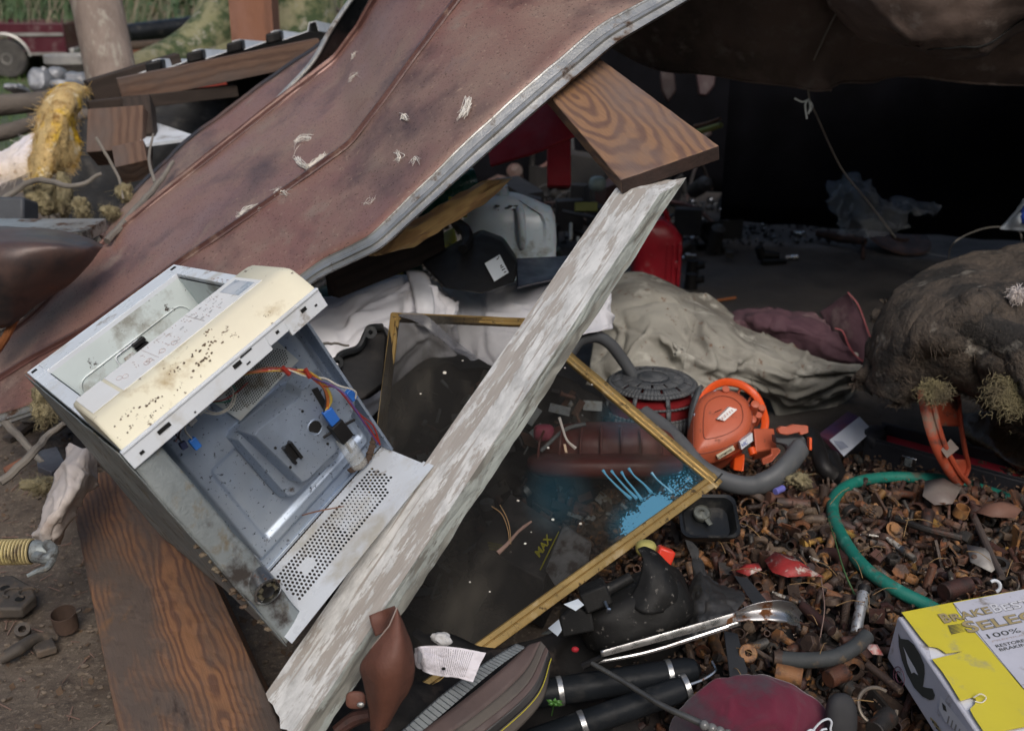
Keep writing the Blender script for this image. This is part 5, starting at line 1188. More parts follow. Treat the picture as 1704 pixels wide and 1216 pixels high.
wc = loft([[(120, 738, 2.46), (135, 745, 2.36), (150, 745, 2.36), (168, 760, 2.4)], [(105, 775, 2.42), (118, 785, 2.3), (140, 785, 2.32), (158, 790, 2.4)], [(88, 812, 2.4), (100, 815, 2.28), (125, 818, 2.26), (150, 812, 2.38)], [(76, 850, 2.38), (85, 850, 2.26), (105, 848, 2.24), (125, 845, 2.34)],
           [(68, 885, 2.36), (74, 890, 2.26), (88, 880, 2.24), (108, 880, 2.3)], [(66, 898, 2.36), (74, 902, 2.3), (86, 902, 2.28), (100, 905, 2.32)]], 80, 40, True, True, amp=.006, fs=12, wr=.006, wfs=8, seed=2)
wc = creases(wc, 16, .012, .014, 6)
M().grid(wc).build('white_rag', m_wcl2, label='twisted dirty white rag hanging below the microwave at left', cat='rag', solid=.003, smooth=180)
m_cov = mat('grey_canvas', (.31, .30, .265), (.21, .20, .175), vs=3.5, rough=.9, spots=[((.10, .092, .08), 3.2, .54, .74), ((.46, .45, .40), 6, .6, .72), ((.14, .08, .05), 26, .66, .72)], bump=.4, bs=220, bd=.002)
cv_ = loft([[(985, 480, 4.0), (985, 520, 3.7), (985, 560, 3.6), (980, 600, 3.5), (975, 640, 3.5)], [(1015, 458, 3.98), (1020, 510, 3.62), (1025, 560, 3.5), (1025, 600, 3.42), (1020, 650, 3.4)], [(1065, 450, 3.95), (1070, 500, 3.6), (1075, 545, 3.44), (1070, 590, 3.4), (1060, 660, 3.35)],
            [(1110, 466, 3.92), (1115, 510, 3.6), (1115, 560, 3.4), (1110, 600, 3.42), (1100, 670, 3.32)], [(1150, 484, 3.9), (1150, 530, 3.55), (1145, 590, 3.40), (1140, 630, 3.38), (1130, 690, 3.3)], [(1192, 508, 3.88), (1200, 550, 3.5), (1195, 600, 3.42), (1190, 640, 3.44), (1180, 690, 3.4)],
            [(1235, 535, 3.86), (1240, 570, 3.55), (1245, 610, 3.5), (1245, 640, 3.52), (1240, 655, 3.6)], [(1285, 548, 3.84), (1290, 590, 3.55), (1290, 625, 3.5), (1285, 645, 3.58), (1278, 655, 3.68)], [(1330, 570, 3.8), (1335, 610, 3.55), (1330, 640, 3.55), (1328, 665, 3.66), (1327, 682, 3.76)],
            [(1375, 590, 3.78), (1385, 612, 3.6), (1385, 630, 3.6), (1380, 645, 3.7), (1378, 662, 3.8)], [(1425, 603, 3.76), (1432, 612, 3.7), (1435, 620, 3.7), (1435, 630, 3.76), (1432, 636, 3.85)]], 150, 80, True, True, amp=.010, fs=3, wr=.006, wfs=3.6, seed=6)
ct_ = thing('coverall', 'crumpled grey green canvas coverall lying on the dark floor', 'coverall', W(1200, 680, 3.5))
cv_ = creases(cv_, 75, .026, .024, 11)
M().grid(cv_).build('canvas', m_cov, ct_, solid=.003, smooth=180)
for k, nm in ((int(150 * .62), 'seam'), (int(150 * .4), 'seam')):
    P = [cv_[k + int(3 * sin(j * .1))][j] - FV * .003 for j in range(4, 70, 3)]; M().tube(P, .0022, 5).build(nm, m_cov, ct_)
m_pur = mat('purple_lining', (.065, .028, .042), (.10, .05, .062), vs=5, rough=.85, bump=.4, bs=150, spots=[((.17, .12, .12), 5, .62, .74)])
pu = thing('purple_garment', 'dark purple fleece with a red zip stuffed in the grey coverall', 'garment', W(1380, 600, 3.7))
pg = loft([[(1195, 520, 3.95), (1210, 530, 3.84), (1225, 550, 3.8)], [(1240, 515, 3.95), (1255, 530, 3.76), (1275, 560, 3.74)], [(1290, 508, 3.92), (1305, 535, 3.7), (1330, 590, 3.72)], [(1350, 518, 3.86), (1365, 555, 3.66), (1390, 610, 3.72)], [(1372, 530, 3.84), (1400, 565, 3.68), (1436, 604, 3.72)]], 60, 40, True, True, amp=.014, fs=7, wr=.01, wfs=8)
pg = creases(pg, 14, .014, .022, 2)
M().grid(pg).build('front_panel', m_pur, pu, solid=.003, smooth=180)
pg2 = loft([[(1365, 520, 3.98), (1385, 555, 3.9), (1410, 600, 3.86)], [(1390, 500, 3.92), (1412, 545, 3.82), (1432, 605, 3.82)], [(1411, 488, 3.86), (1437, 535, 3.78), (1455, 600, 3.8)]], 30, 30, True, True, amp=.01, fs=7)
M().grid(pg2).build('back_panel', m_pur, pu, solid=.003, smooth=180)
zm = mat('red_zip', (.30, .05, .06), rough=.5)
for ps in ([(1411, 487, 3.855), (1428, 508, 3.80), (1442, 545, 3.77), (1452, 575, 3.78), (1456, 602, 3.8)], [(1390, 546, 3.65), (1402, 552, 3.65), (1412, 575, 3.66), (1424, 592, 3.68), (1442, 605, 3.71)]):
    P = path(WP(ps), 46); z = M()
    z.tube(P, .0022, 5)
    for i in range(0, 46): z.box(P[i] - FV * .002, RV * .0028, UV * .0018, FV * .002)
    z.build('zip', zm, pu)
# ================================================================== THINGS BETWEEN SHEET AND SCREEN
m_jug = mat('cloudy_jug_plastic', (.50, .58, .64), (.42, .50, .56), vs=4, rough=.35, spots=[((.16, .15, .11), 6, .6, .72, .8)], sss=.3, bump=.06)
def jug():
    t = thing('water_jug', 'cloudy white plastic jug with dirt on its shoulder', 'jug', W(850, 425, 3.6))
    c = W(848, 385, 3.62); R = []; z = Vector((0, 0, 1))
    for h, sx, sy, e in ((-.16, .155, .10, .5), (-.15, .165, .11, .5), (-.02, .168, .112, .5), (.05, .165, .112, .5), (.08, .150, .10, .55), (.105, .12, .085, .6), (.125, .08, .06, .8), (.135, .05, .045, 1)):
        row = []
        for j in range(48):
            a = 2 * pi * j / 48; g = lambda q: math.copysign(abs(q) ** e, q)
            q = c + Vector((g(cos(a)) * sx - (.02 if h > .08 else 0), g(sin(a)) * sy, h)); 
            if .0 < h < .12 and abs(a - 5.05) < .22: q += Vector((0, .018, 0))
            row.append(q + Vector((.003 * N(q, 12), .003 * N(q, 14), 0)))
        R.append(row)
    M().rings(R).build('body', m_jug, t, smooth=60, bevel=.004)
    M().tube(path([c + Vector((.035, -.09, .10)), c + Vector((.04, -.125, .085)), c + Vector((.045, -.13, .02)), c + Vector((.045, -.11, -.03))], 14), .014, 10).build('handle', m_jug, t, smooth=60)
    M().cyl(c + Vector((-.03, 0, .125)), c + Vector((-.035, -.005, .165)), .03, .028, 20).build('cap', m_jug, t, bevel=.002)
    d = M()
    for k in range(26): d.ell(c + Vector((random.uniform(-.12, .05), random.uniform(-.09, -.03), .1 + random.gauss(0, .008))), RV * .018 * random.random(), UV * .003, Vector((0, .01, 0)), 5, 1, .6, 60, k)
    d.build('caked_dirt', mat('jug_dirt', (.07, .065, .045), rough=.95), t)
jug()
m_lab = mat('white_label', (.62, .68, .74), (.56, .62, .68), rough=.5, bump=0)
def battery():
    m_black = mat('case_black', (.009, .009, .010), (.014, .014, .015), rough=.55, spec=.2, bump=.1)
    t = thing('black_case', 'black plastic case with a white label lying in front of the jug', 'case', W(790, 470, 3.1))
    f = WP([(700, 438, 3.12), (800, 388, 3.2), (838, 402, 3.18), (862, 438, 3.1), (858, 470, 3.0), (800, 490, 2.95), (740, 480, 2.98)])
    bm = M(); bk = [p + FV * .12 + UV * .02 for p in f]; bm.prism(f, FV * .12 + UV * .03); bm.build('body', m_black, t, bevel=.01)
    def P(x, y, l=.0015):
        a, b, c = f[1], f[3], f[5]; n = (b - a).cross(c - a).normalized()
        if n.dot(FV) > 0: n = -n
        r = W(x, y, 1) - CAMP; return CAMP + r * ((b - CAMP).dot(n) / r.dot(n)) + n * l
    t2 = M().prism([P(806, 442, .008), P(831, 427, .008), P(846, 457, .008), P(822, 472, .008)], FV * .006).build('label', m_lab, t, smooth=0)
    k = M()
    for x, y, w in ((833, 450, 8), (835, 454, 9), (838, 458, 7), (832, 447, 5), (826, 436, 5), (828, 433, 4)):
        k.tube([P(x, y, .0095), P(x + w * .5, y - w * .3, .0095)], .0016, 4)
    k.build('label_print', m_hole, t2, smooth=0)
    M().tube(path(WP([(760, 372, 3.3), (775, 385, 3.2), (778, 402, 3.15), (770, 415, 3.1)]), 12), [.02, .02, .018, .016], 10).build('handle', m_black, t)
battery()
M().prism(WP([(858, 430, 3.25), (960, 425, 3.35), (985, 440, 3.3), (930, 462, 3.1), (860, 478, 3.05)]), FV * .08).build('navy_tray', mat('navy_plastic', (.012, .014, .03), rough=.4), label='dark navy tray edge showing between the jug and the white cloth', cat='tray', bevel=.005)
m_grn = mat('green_plastic', (.0, .13, .045), (.0, .10, .04), rough=.45); m_yel = mat('yellow_plastic', (.52, .50, .02), (.42, .4, .02), rough=.45, spots=[((.12, .1, .02), 14, .6, .7)])
def ctn():
    t = thing('plastic_container', 'green and yellow plastic container poking out above the white cloth', 'container', W(560, 500, 3.3))
    a, b = W(520, 516, 3.12), W(690, 448, 3.4); x = (b - a).normalized(); y = (UV - x * UV.dot(x)).normalized(); z = x.cross(y); L = (b - a).length
    def seg(u0, u1, r, mt_, nm): M().lathe(a.lerp(b, u0), x, [(r * .96, 0), (r, .004), (r, L * (u1 - u0) - .004), (r * .96, L * (u1 - u0))], 26).build(nm, mt_, t)
    seg(-.25, .33, .058, m_grn, 'green_body'); seg(.335, .80, .052, m_yel, 'yellow_band'); seg(.805, .98, .056, mat('dark_green_plastic', (.015, .075, .05), rough=.4), 'green_cap')
    M().box(a.lerp(b, .55) + y * .055, x * .02, y * .012, z * .02).build('yellow_clip', m_yel, t, bevel=.003)
    lw = mat('pale_print', (.5, .6, .5), bump=0); k = M()
    for u in (.17, .19, .225): k.ring(a.lerp(b, u), x, .0585, .0016, 26, 5)
    k.build('print_lines', lw, t)
    M().prism(WP([(534, 540, 3.05), (575, 510, 3.1), (590, 528, 3.08), (560, 560, 3.0)]), FV * .03).build('yellow_foot', m_yel, t, bevel=.004)
ctn()
M().lathe(W(735, 320, 3.5), RV + UV * .3, [(.05, -.12), (.06, -.1), (.06, .1), (.045, .13)], 24).build('green_bottle', mat('bottle_green', (.0, .07, .05), rough=.3), label='dark green bottle lying in the shade above the split wood', cat='bottle')
M().box(W(762, 345, 3.3), RV * .03, UV * .03, FV * .03).build('yellow_box', m_yel, label='yellow carton in the shade under the split wood', cat='carton', bevel=.003)
M().prism(WP([(722, 395, 3.3), (755, 378, 3.35), (760, 400, 3.3), (730, 420, 3.25)]), FV * .05).build('yellow_tub', m_yel, label='dull yellow tub behind the black case', cat='tub', bevel=.004)
M().ell(W(994, 306, 4.6), RV * .04, UV * .035, FV * .04, 14, .8).build('clear_bottle', mat('pale_plastic', (.35, .45, .45), rough=.2), label='pale plastic bottle in the shade left of the plank end', cat='bottle')
M().box(W(975, 345, 4.4), RV * .05, UV * .02, FV * .02).build('green_bit', mat('olive_bit', (.12, .14, .03)), label='olive scrap in the shade under the knotty plank', cat='scrap', bevel=.003)
for x, y0, y1 in ((950, 372, 400), (962, 395, 425)): M().tube([W(x, y0, 4.2), W(x, y1, 4.15)], .008, 8).build('metal_rod', m_galv, label='short grey rod standing right of the jug' if x == 950 else 'second grey rod lower right of the jug', cat='rod')
def gascan():
    t = thing('fuel_can', 'red plastic fuel can standing behind the peeling board', 'fuel can', G(1095, 482, 0)); c = W(1092, 425, 4.9); R = []
    for h, sx, sy, dx in ((-.165, .11, .09, 0), (-.16, .118, .1, 0), (.05, .12, .10, 0), (.10, .115, .10, 0), (.15, .09, .09, -.01), (.185, .05, .06, -.015), (.19, .02, .03, -.015)):
        R.append([c + Vector((math.copysign(abs(cos(a)) ** .55, cos(a)) * sx + dx, math.copysign(abs(sin(a)) ** .55, sin(a)) * sy, h)) for a in np.linspace(0, 2 * pi, 40, endpoint=False)])
    M().rings(R).build('body', m_red, t, smooth=50, bevel=.004)
    g = M()
    for k in range(3): g.box(c + Vector((.04 + k * .028, -.100, -.02)), Vector((.007, 0, 0)), Vector((0, .005, 0)), Vector((0, 0, .10)))
    g.build('moulded_rib', m_red, t, bevel=.003)
    M().tube(path([c + Vector((-.07, 0, .16)), c + Vector((-.06, 0, .22)), c + Vector((.02, 0, .23)), c + Vector((.05, 0, .17))], 14), .012, 8).build('handle', m_red, t)
    M().cyl(c + Vector((-.09, -.03, .14)), c + Vector((-.11, -.03, .2)), .022, .02, 16).build('cap', m_black, t)
    M().lathe(c + Vector((.085, -.098, -.02)), Vector((0, -1, 0)), [(.014, 0), (.018, .002), (.014, .004)], 16).build('moulded_boss', m_red, t)
gascan()
# black flanged housing left of the screen
fh = M(); fh.prism(WP([(560, 600, 2.62), (565, 585, 2.62), (596, 575, 2.64), (612, 545, 2.66), (634, 540, 2.68), (645, 560, 2.68), (640, 640, 2.62), (600, 668, 2.55), (572, 640, 2.58)]), FV * .12)
ft = thing('engine_cover', 'black flanged cover behind the left side of the window screen', 'cover', W(600, 650, 2.6))
fh.build('shell', m_black, ft, bevel=.008)
e = M(); e.tube(path(WP([(562, 604, 2.6), (568, 590, 2.6), (597, 579, 2.62), (610, 556, 2.63), (616, 546, 2.64), (636, 544, 2.66)]), 30), .010, 8); e.build('flange', m_blackg, ft)
h = M()
for x, y in ((562, 603), (617, 553)): h.lathe(W(x, y, 2.585), -FV, [(.006, 0), (.016, 0), (.016, .006), (.006, .006)], 18, caps=False)
h.build('bolt_boss', m_blackg, ft)
# ================================================================== WINDOW SCREEN
m_gold = mat('gold_aluminium', (.42, .28, .10), (.36, .23, .08), vs=6, rough=.38, metal=.65, spots=[((.10, .07, .035), 40, .63, .7, .8), ((.55, .45, .28), 9, .6, .72, .5), ((.14, .11, .08), 6, .64, .75, .8)], bump=.15, bs=120, stretch=(1, 1, 1))
SA, SB, SCc, SD = W(652, 522, 2.62), W(884, 532, 2.75), W(1199, 801, 2.60), W(560, 1268, 1.93)
def screen_mat():
    m = bpy.data.materials.new('fibreglass_screen'); m.use_nodes = True; t = m.node_tree; L = t.links.new; b = t.nodes['Principled BSDF']
    out = [n for n in t.nodes if n.type == 'OUTPUT_MATERIAL'][0]
    uv = t.nodes.new('ShaderNodeTexCoord'); S = t.nodes.new('ShaderNodeSeparateXYZ'); L(uv.outputs['UV'], S.inputs[0])
    def mth(op, a, c=None, d=None):
        n = t.nodes.new('ShaderNodeMath'); n.operation = op
        for i, q in enumerate((a, c, d)):
            if q is None: continue
            if isinstance(q, (int, float)): n.inputs[i].default_value = q
            else: L(q, n.inputs[i])
        return n.outputs[0]
    def line(s): return mth('LESS_THAN', mth('FRACT', mth('MULTIPLY', s, 1 / .0032)), .42)
    g = mth('MAXIMUM', line(S.outputs[0]), line(S.outputs[1]))
    n = t.nodes.new('ShaderNodeTexNoise'); n.inputs['Scale'].default_value = 5; n.inputs['Detail'].default_value = 6; L(uv.outputs['UV'], n.inputs['Vector'])
    dust = t.nodes.new('ShaderNodeMapRange'); dust.inputs[1].default_value = .46; dust.inputs[2].default_value = .80; L(n.outputs['Fac'], dust.inputs[0])
    # blue spray paint clogging one corner: blobs at fixed places on the mesh
    def blob(px, py, r, lo=0.0):
        u, v = SUVp(px, py); cx = t.nodes.new('ShaderNodeVectorMath'); cx.operation = 'DISTANCE'; cx.inputs[1].default_value = (u, v, 0); L(uv.outputs['UV'], cx.inputs[0])
        q = t.nodes.new('ShaderNodeMapRange'); q.inputs[1].default_value = r; q.inputs[2].default_value = r * .3; L(cx.outputs['Value'], q.inputs[0]); return q.outputs[0]
    bl = mth('MAXIMUM', mth('MAXIMUM', blob(1092, 850, .105), mth('MULTIPLY', blob(1135, 805, .10), .8)), mth('MULTIPLY', blob(930, 825, .12), .38))
    bl = mth('MAXIMUM', bl, mth('MAXIMUM', mth('MULTIPLY', blob(1052, 872, .08), .9), mth('MULTIPLY', blob(1040, 700, .09), .45)))
    vo = t.nodes.new('ShaderNodeTexNoise'); vo.inputs['Scale'].default_value = 150; vo.inputs['Detail'].default_value = 3; L(uv.outputs['UV'], vo.inputs['Vector'])
    vo2 = t.nodes.new('ShaderNodeTexNoise'); vo2.inputs['Scale'].default_value = 9; vo2.inputs['Detail'].default_value = 4; L(uv.outputs['UV'], vo2.inputs['Vector'])
    cell = mth('GREATER_THAN', mth('ADD', mth('ADD', mth('MULTIPLY', bl, 1.0), mth('MULTIPLY', vo.outputs['Fac'], 1.3)), vo2.outputs['Fac']), 1.92)
    solid = mth('MULTIPLY', cell, mth('GREATER_THAN', bl, .12))
    mx = t.nodes.new('ShaderNodeMix'); mx.data_type = 'RGBA'; L(dust.outputs[0], mx.inputs[0]); mx.inputs[6].default_value = (.018, .017, .016, 1); mx.inputs[7].default_value = (.06, .054, .045, 1)
    m2 = t.nodes.new('ShaderNodeMix'); m2.data_type = 'RGBA'; L(mth('MINIMUM', mth('MULTIPLY', bl, 1.1), .8), m2.inputs[0]); L(mx.outputs[2], m2.inputs[6]); m2.inputs[7].default_value = (.02, .10, .15, 1)
    m3 = t.nodes.new('ShaderNodeMix'); m3.data_type = 'RGBA'; L(solid, m3.inputs[0]); L(m2.outputs[2], m3.inputs[6]); m3.inputs[7].default_value = (.075, .22, .34, 1)
    L(m3.outputs[2], b.inputs['Base Color']); b.inputs['Roughness'].default_value = .9; b.inputs['Specular IOR Level'].default_value = .08
    left = t.nodes.new('ShaderNodeMapRange'); L(S.outputs[2], left.inputs[0])
    al = mth('MAXIMUM', mth('ADD', mth('MULTIPLY', g, .64), .0), solid)
    # dusty, sagging doubled mesh at the far end lets less through
    far = t.nodes.new('ShaderNodeMapRange'); L(S.outputs[0], far.inputs[0]); far.inputs[1].default_value = .66; far.inputs[2].default_value = .40; far.inputs[3].default_value = 0; far.inputs[4].default_value = .82
    al = mth('MINIMUM', mth('MAXIMUM', al, mth('ADD', mth('MULTIPLY', far.outputs[0], 1.0), mth('MULTIPLY', dust.outputs[0], .25))), 1)
    L(al, b.inputs['Alpha']); return m
def SUVp(px, py):      # metres on the mesh for a pixel, by search over the patch
    best = None
    for i in range(0, 61):
        for j in range(0, 61):
            x, y, _ = to_px(SG[i][j]); d = (x - px) ** 2 + (y - py) ** 2
            if best is None or d < best[0]: best = (d, i, j)
    return best[1] / 60 * 1.0, best[2] / 60 * .75
# patch between the four rails: i runs from the left rail to the right, j from the top rail down
def spatch():
    g = []
    for i in range(61):
        u = i / 60; row = []
        for j in range(61):
            v = j / 60; p = SA.lerp(SB, u).lerp(SD.lerp(SCc, u), v)
            e = 16 * u * (1 - u) * v * (1 - v)
            p = p - Vector((0, 0, 1)) * (.03 * e) - UV * .01 * e
            # pulled folds fanning out of the top left corner
            a = math.atan2(v + .001, u + .001); rr = math.hypot(u, v)
            p = p - FV * (.025 * max(0, 1 - rr * 1.1) * (.5 + .5 * sin(a * 9 + 1)) * min(1, rr * 6))
            p = p + FV * (.004 * N((u * 5, v * 9, 1)))
            row.append(p)
        g.append(row)
    return g
SG = spatch()
def screen():
    t = thing('window_screen', 'torn window screen in a gold aluminium frame splashed with blue paint', 'window screen', SD)
    nrm = (SCc - SA).cross(SD - SA).normalized()
    if nrm.dot(FV) > 0: nrm = -nrm
    def rail(a, b, w, nm='frame_rail', side=1, ext=.0):
        x = (b - a).normalized(); a = a - x * ext; b = b + x * ext; y = nrm.cross(x).normalized() * side
        pr = [(-.003, -.004), (-.003, .003), (.004, .0045), (w * .42, .0045), (w * .45, .002), (w * .5, .002), (w * .53, .0045), (w - .003, .0045), (w, .001), (w, -.008), (0, -.008)]
        n = 30; R = []
        for i in range(n + 1):
            c = a.lerp(b, i / n) + nrm * .0015 * N((i * .3, w * 30, 1)); R.append([c + y * p + nrm * q for p, q in pr])
        return M().rings(R).build(nm, m_gold, t, bevel=.0006, smooth=25)
    rail(SA, SB, .022, side=-1); rail(SB, SCc, .030, side=-1, ext=.004); rail(SCc, SD, .030, side=-1); rail(SD, SA, .022, side=-1)
    k = M(); c = SCc; k.box(SB.lerp(SCc, .985) + nrm * .006, (SCc - SB).normalized() * .002, nrm.cross((SCc - SB).normalized()) * .02, nrm * .0008); k.build('corner_joint', m_hole, t)
    g = M().grid(SG); me = g.build('mesh', screen_mat(), t, smooth=180); uvl = me.data.uv_layers.new(name='UVMap')
    for lp in me.data.loops:
        vi = lp.vertex_index; i, j = divmod(vi, 61); uvl.data[lp.index].uv = (i / 60 * 1.0, j / 60 * .75)
    pm = mat('blue_drip', (.10, .30, .44), (.07, .24, .38), rough=.5, bump=.1); d = M()
    def sp(px, py, l=.002):
        bst = min(((to_px(SG[i][j]), SG[i][j]) for i in range(61) for j in range(61)), key=lambda q: (q[0][0] - px) ** 2 + (q[0][1] - py) ** 2); return W(px, py, bst[0][2] - l)
    for P in ([(1003, 782), (1012, 794), (1030, 812), (1050, 830)], [(1017, 783), (1026, 794), (1042, 812), (1060, 830)], [(1034, 785), (1042, 798), (1056, 815), (1068, 832)], [(1046, 779), (1056, 792), (1072, 806), (1084, 820)], [(1084, 786), (1094, 798), (1110, 812), (1118, 820)]):
        d.tube(path([sp(*q) for q in P], 14), [.0042, .0022, .0026, .003, .005], 6)
    d.build('paint_drip', pm, t)
    # torn pale film caught on the corner
    f = loft([[(662, 525, 2.595), (672, 520, 2.59), (690, 520, 2.59)], [(690, 535, 2.575), (705, 540, 2.57), (715, 530, 2.575)], [(730, 560, 2.545), (745, 570, 2.54), (752, 562, 2.54)], [(765, 590, 2.51), (785, 600, 2.51), (798, 597, 2.51)]], 30, 10, amp=.008, fs=14)
    M().grid(f).build('torn_film', mat('smoky_film', (.14, .14, .15), (.09, .09, .1), rough=.3, alpha=.6), t, smooth=60)
    s = M()
    for x, y, r_ in ((940, 612, .002), (862, 833, .003), (920, 864, .003), (874, 904, .0025), (912, 745, .003), (740, 620, .004), (1019, 655, .002), (985, 640, .002), (966, 871, .003), (782, 968, .002), (815, 984, .002), (1145, 797, .003), (850, 918, .002), (700, 655, .002), (884, 885, .0015), (770, 600, .002)): s.ell(sp(x, y), RV * r_ * 1.3, UV * r_, FV * .001, 5)
    s.build('paint_speck', m_lint, t)
    return t
screen()
def ssp(px, py, l=.006):
    bst = min(((to_px(SG[i][j]), SG[i][j]) for i in range(61) for j in range(61)), key=lambda q: (q[0][0] - px) ** 2 + (q[0][1] - py) ** 2); return W(px, py, bst[0][2] - l)
m_tw = mat('brown_twig', (.16, .10, .08), (.24, .16, .13), rough=.9, bump=.6, bs=90)
M().tube([ssp(x, y) + Vector((0, 0, .001 * (i % 2))) for i, (x, y) in enumerate([(828, 920), (842, 908), (852, 896), (862, 885), (872, 876), (884, 868)])], [.006, .0048, .004, .0035, .004, .0025], 8).build('twig', m_tw, label='short brown twig lying on the window screen', cat='twig')
for k, P in enumerate(([(848, 905), (845, 880), (835, 855), (818, 842)], [(850, 905), (848, 878), (842, 858), (832, 840)])):
    M().tube(path([ssp(x, y, .008) for x, y in P], 16), .0011, 5).build('pine_needle', mat('tan_needle', (.32, .20, .09)), label=('left' if k == 0 else 'right') + ' one of two tan pine needles curving up from the twig', cat='needle')
M().tube(path([ssp(931, 695, .012), ssp(937, 715, .014), ssp(944, 733, .01), ssp(958, 746, .008)], 14), [.004, .0035, .003, .005], 6).build('pale_twig', mat('bleached_twig', (.42, .38, .34), rough=.9), label='bleached grey twig standing on the screen above the blue paint', cat='twig')
M().box(ssp(941, 746, .006), RV * .003, (UV - RV * .2) * .011, FV * .0015).build('wood_chip', mat('pale_chip', (.5, .36, .24)), label='pale wood chip beside the bleached twig on the screen', cat='chip')
M().ell(W(735, 1062, 1.99), RV * .02, UV * .013, FV * .012, 14, 1, .5, 60).build('fibre_tuft', mat('white_tuft', (.55, .55, .56), rough=.95, bump=.8), label='small white fibre tuft above the paper label', cat='tuft')
# under the mesh
m_rc0 = mat('rusty_bits', (.09, .04, .026), (.05, .03, .022), vs=30, rough=.8)
m_redp = mat('red_mower_plastic', (.13, .026, .02), (.09, .02, .016), rough=.5)
rb = thing('garden_machine', 'dull red machine body seen through the window screen', 'machine', W(1000, 760, 2.9))
M().ell(W(1010, 745, 2.95), RV * .20, UV * .075, FV * .14, 20, .7).build('body', m_redp, rb)
M().ell(W(1005, 772, 2.86), RV * .22, UV * .035, FV * .14, 20, .6).build('skirt', m_redp, rb)
for k_ in range(7): M().tube(path([W(905 + k_ * 32, 708 + abs(k_ - 3) * 3, 2.83), W(898 + k_ * 34, 735, 2.80), W(895 + k_ * 35, 762, 2.80)], 8), .004, 6).build('moulded_rib', m_redp, rb)
M().ell(W(905, 720, 2.9), RV * .03, UV * .025, FV * .04, 12, .6).build('pink_knob', mat('pink_knob', (.35, .06, .10)), rb)
M().tube(path(WP([(900, 750, 2.85), (940, 715, 2.85), (975, 705, 2.85)]), 10), .006, 8).build('cable', m_galv, rb)
m_bag = mat('black_print_bag', (.018, .018, .02), (.035, .034, .036), rough=.5, spots=[((.09, .085, .08), 7, .6, .75)], bump=.4, bs=30, bd=.006)
bgt = thing('printed_carton', 'black carton with yellow lettering lying under the window screen', 'carton', W(870, 940, 2.5))
cq = [W(790, 905, 2.52), W(905, 965, 2.40), W(945, 885, 2.56), W(850, 820, 2.66)]
M().prism(cq, -Vector((0, 0, 1)) * .14).build('box', m_bag, bgt, bevel=.004)
m_yp = mat('yellow_print', (.50, .46, .01), bump=0); m_gp = mat('grey_print', (.25, .25, .28), bump=0)
ex = (cq[1] - cq[0]).normalized(); ey = (cq[3] - cq[0]); ey = (ey - ex * ey.dot(ex)).normalized(); nz_ = ex.cross(ey)
if nz_.dot(FV) > 0: nz_ = -nz_
def cpt(px, py, l=.001):
    r = W(px, py, 1) - CAMP; return CAMP + r * ((cq[0] - CAMP).dot(nz_) / r.dot(nz_)) + nz_ * l
text('yellow_lettering', 'MAX', cpt(897, 928), cpt(918, 897) - cpt(897, 928), cpt(880, 900) - cpt(897, 920), .032, m_yp, bgt, fat=.03, lift=-.001)
text('grey_lettering', 'CLEAN', cpt(912, 905), cpt(928, 880) - cpt(912, 905), cpt(895, 885) - cpt(910, 900), .018, m_gp, bgt, fat=.02, lift=-.001) if False else None
k = M(); k.tube([cpt(899, 948), cpt(915, 915), cpt(930, 885)], .0018, 5)
for i in range(3): k.tube([cpt(812 + i * 1, 903 + i * 5), cpt(836, 908 + i * 4)], .0026, 4)
k.build('yellow_print', m_yp, bgt)
k = M(); k.tube([cpt(x, y) for x, y in ((790, 925), (795, 918), (808, 918), (810, 926), (803, 938), (791, 938), (788, 930), (790, 925))], .001, 4)
for i in range(3): k.tube([cpt(793 + i * 5, 934), cpt(796 + i * 5, 923)], .001, 4)
k.build('grey_badge', m_gp, bgt)
M().prism(WP([(938, 872, 2.50), (985, 905, 2.42), (975, 960, 2.36), (930, 985, 2.33), (907, 948, 2.38)]), FV * .03).build('grey_sheet', mat('grey_paper', (.20, .205, .21), (.09, .085, .08), vs=12, rough=.8, spots=[((.05, .04, .035), 18, .52, .62)], bump=.5), label='crumpled grey paper beneath the screen right of the black carton', cat='paper', bevel=.002)
uf = loft([[(610, 640, 2.95), (560, 900, 2.6), (520, 1150, 2.45)], [(760, 600, 3.1), (740, 900, 2.75), (740, 1180, 2.35)], [(950, 640, 3.1), (900, 900, 2.85), (880, 1120, 2.4)], [(1150, 780, 3.05), (1100, 930, 2.8), (1050, 1060, 2.5)]], 60, 60, True, True, amp=.04, fs=4, wr=.03, wfs=4)
M().grid(uf).build('black_sheeting', mat('black_sheeting', (.006, .006, .006), (.012, .011, .011), rough=.7, spec=.15, spots=[((.035, .03, .027), 9, .62, .8, .9)], bump=.4, bs=40, bd=.006), label='crumpled black plastic sheeting under the window screen', cat='sheeting', solid=.003, smooth=180)
cl1, cl2, cl3 = M(), M(), M(); r = random.Random(77)
for _ in range(620):
    i, j = r.randrange(8, 57), r.randrange(2, 58); p = uf[i][j] - FV * r.uniform(.0, .07); a = r.uniform(0, 6.28); l = r.uniform(.012, .07); d = RV * cos(a) + UV * sin(a) - FV * r.gauss(0, .25)
    q = r.random(); mm = (cl1, cl1, cl2, cl3)[r.randrange(4)]
    if q < .4: mm.box(p, d * l * .5, d.cross(FV).normalized() * l * r.uniform(.1, .35), FV * .006)
    elif q < .75: mm.tube([p, p + d * l], r.uniform(.002, .009), 7)
    else: mm.lathe(p, d, [(.004, 0), (l * .3, 0), (l * .3, l * .3), (.004, l * .3)], 12)
cl1.build('dark_clutter', m_black, label='black plastic bits under the window screen', cat='clutter', kind='stuff'); cl2.build('rusty_clutter', m_rc0, label='rusty bits under the window screen', cat='clutter', kind='stuff'); cl3.build('grey_clutter', m_galv, label='grey metal bits under the window screen', cat='clutter', kind='stuff')
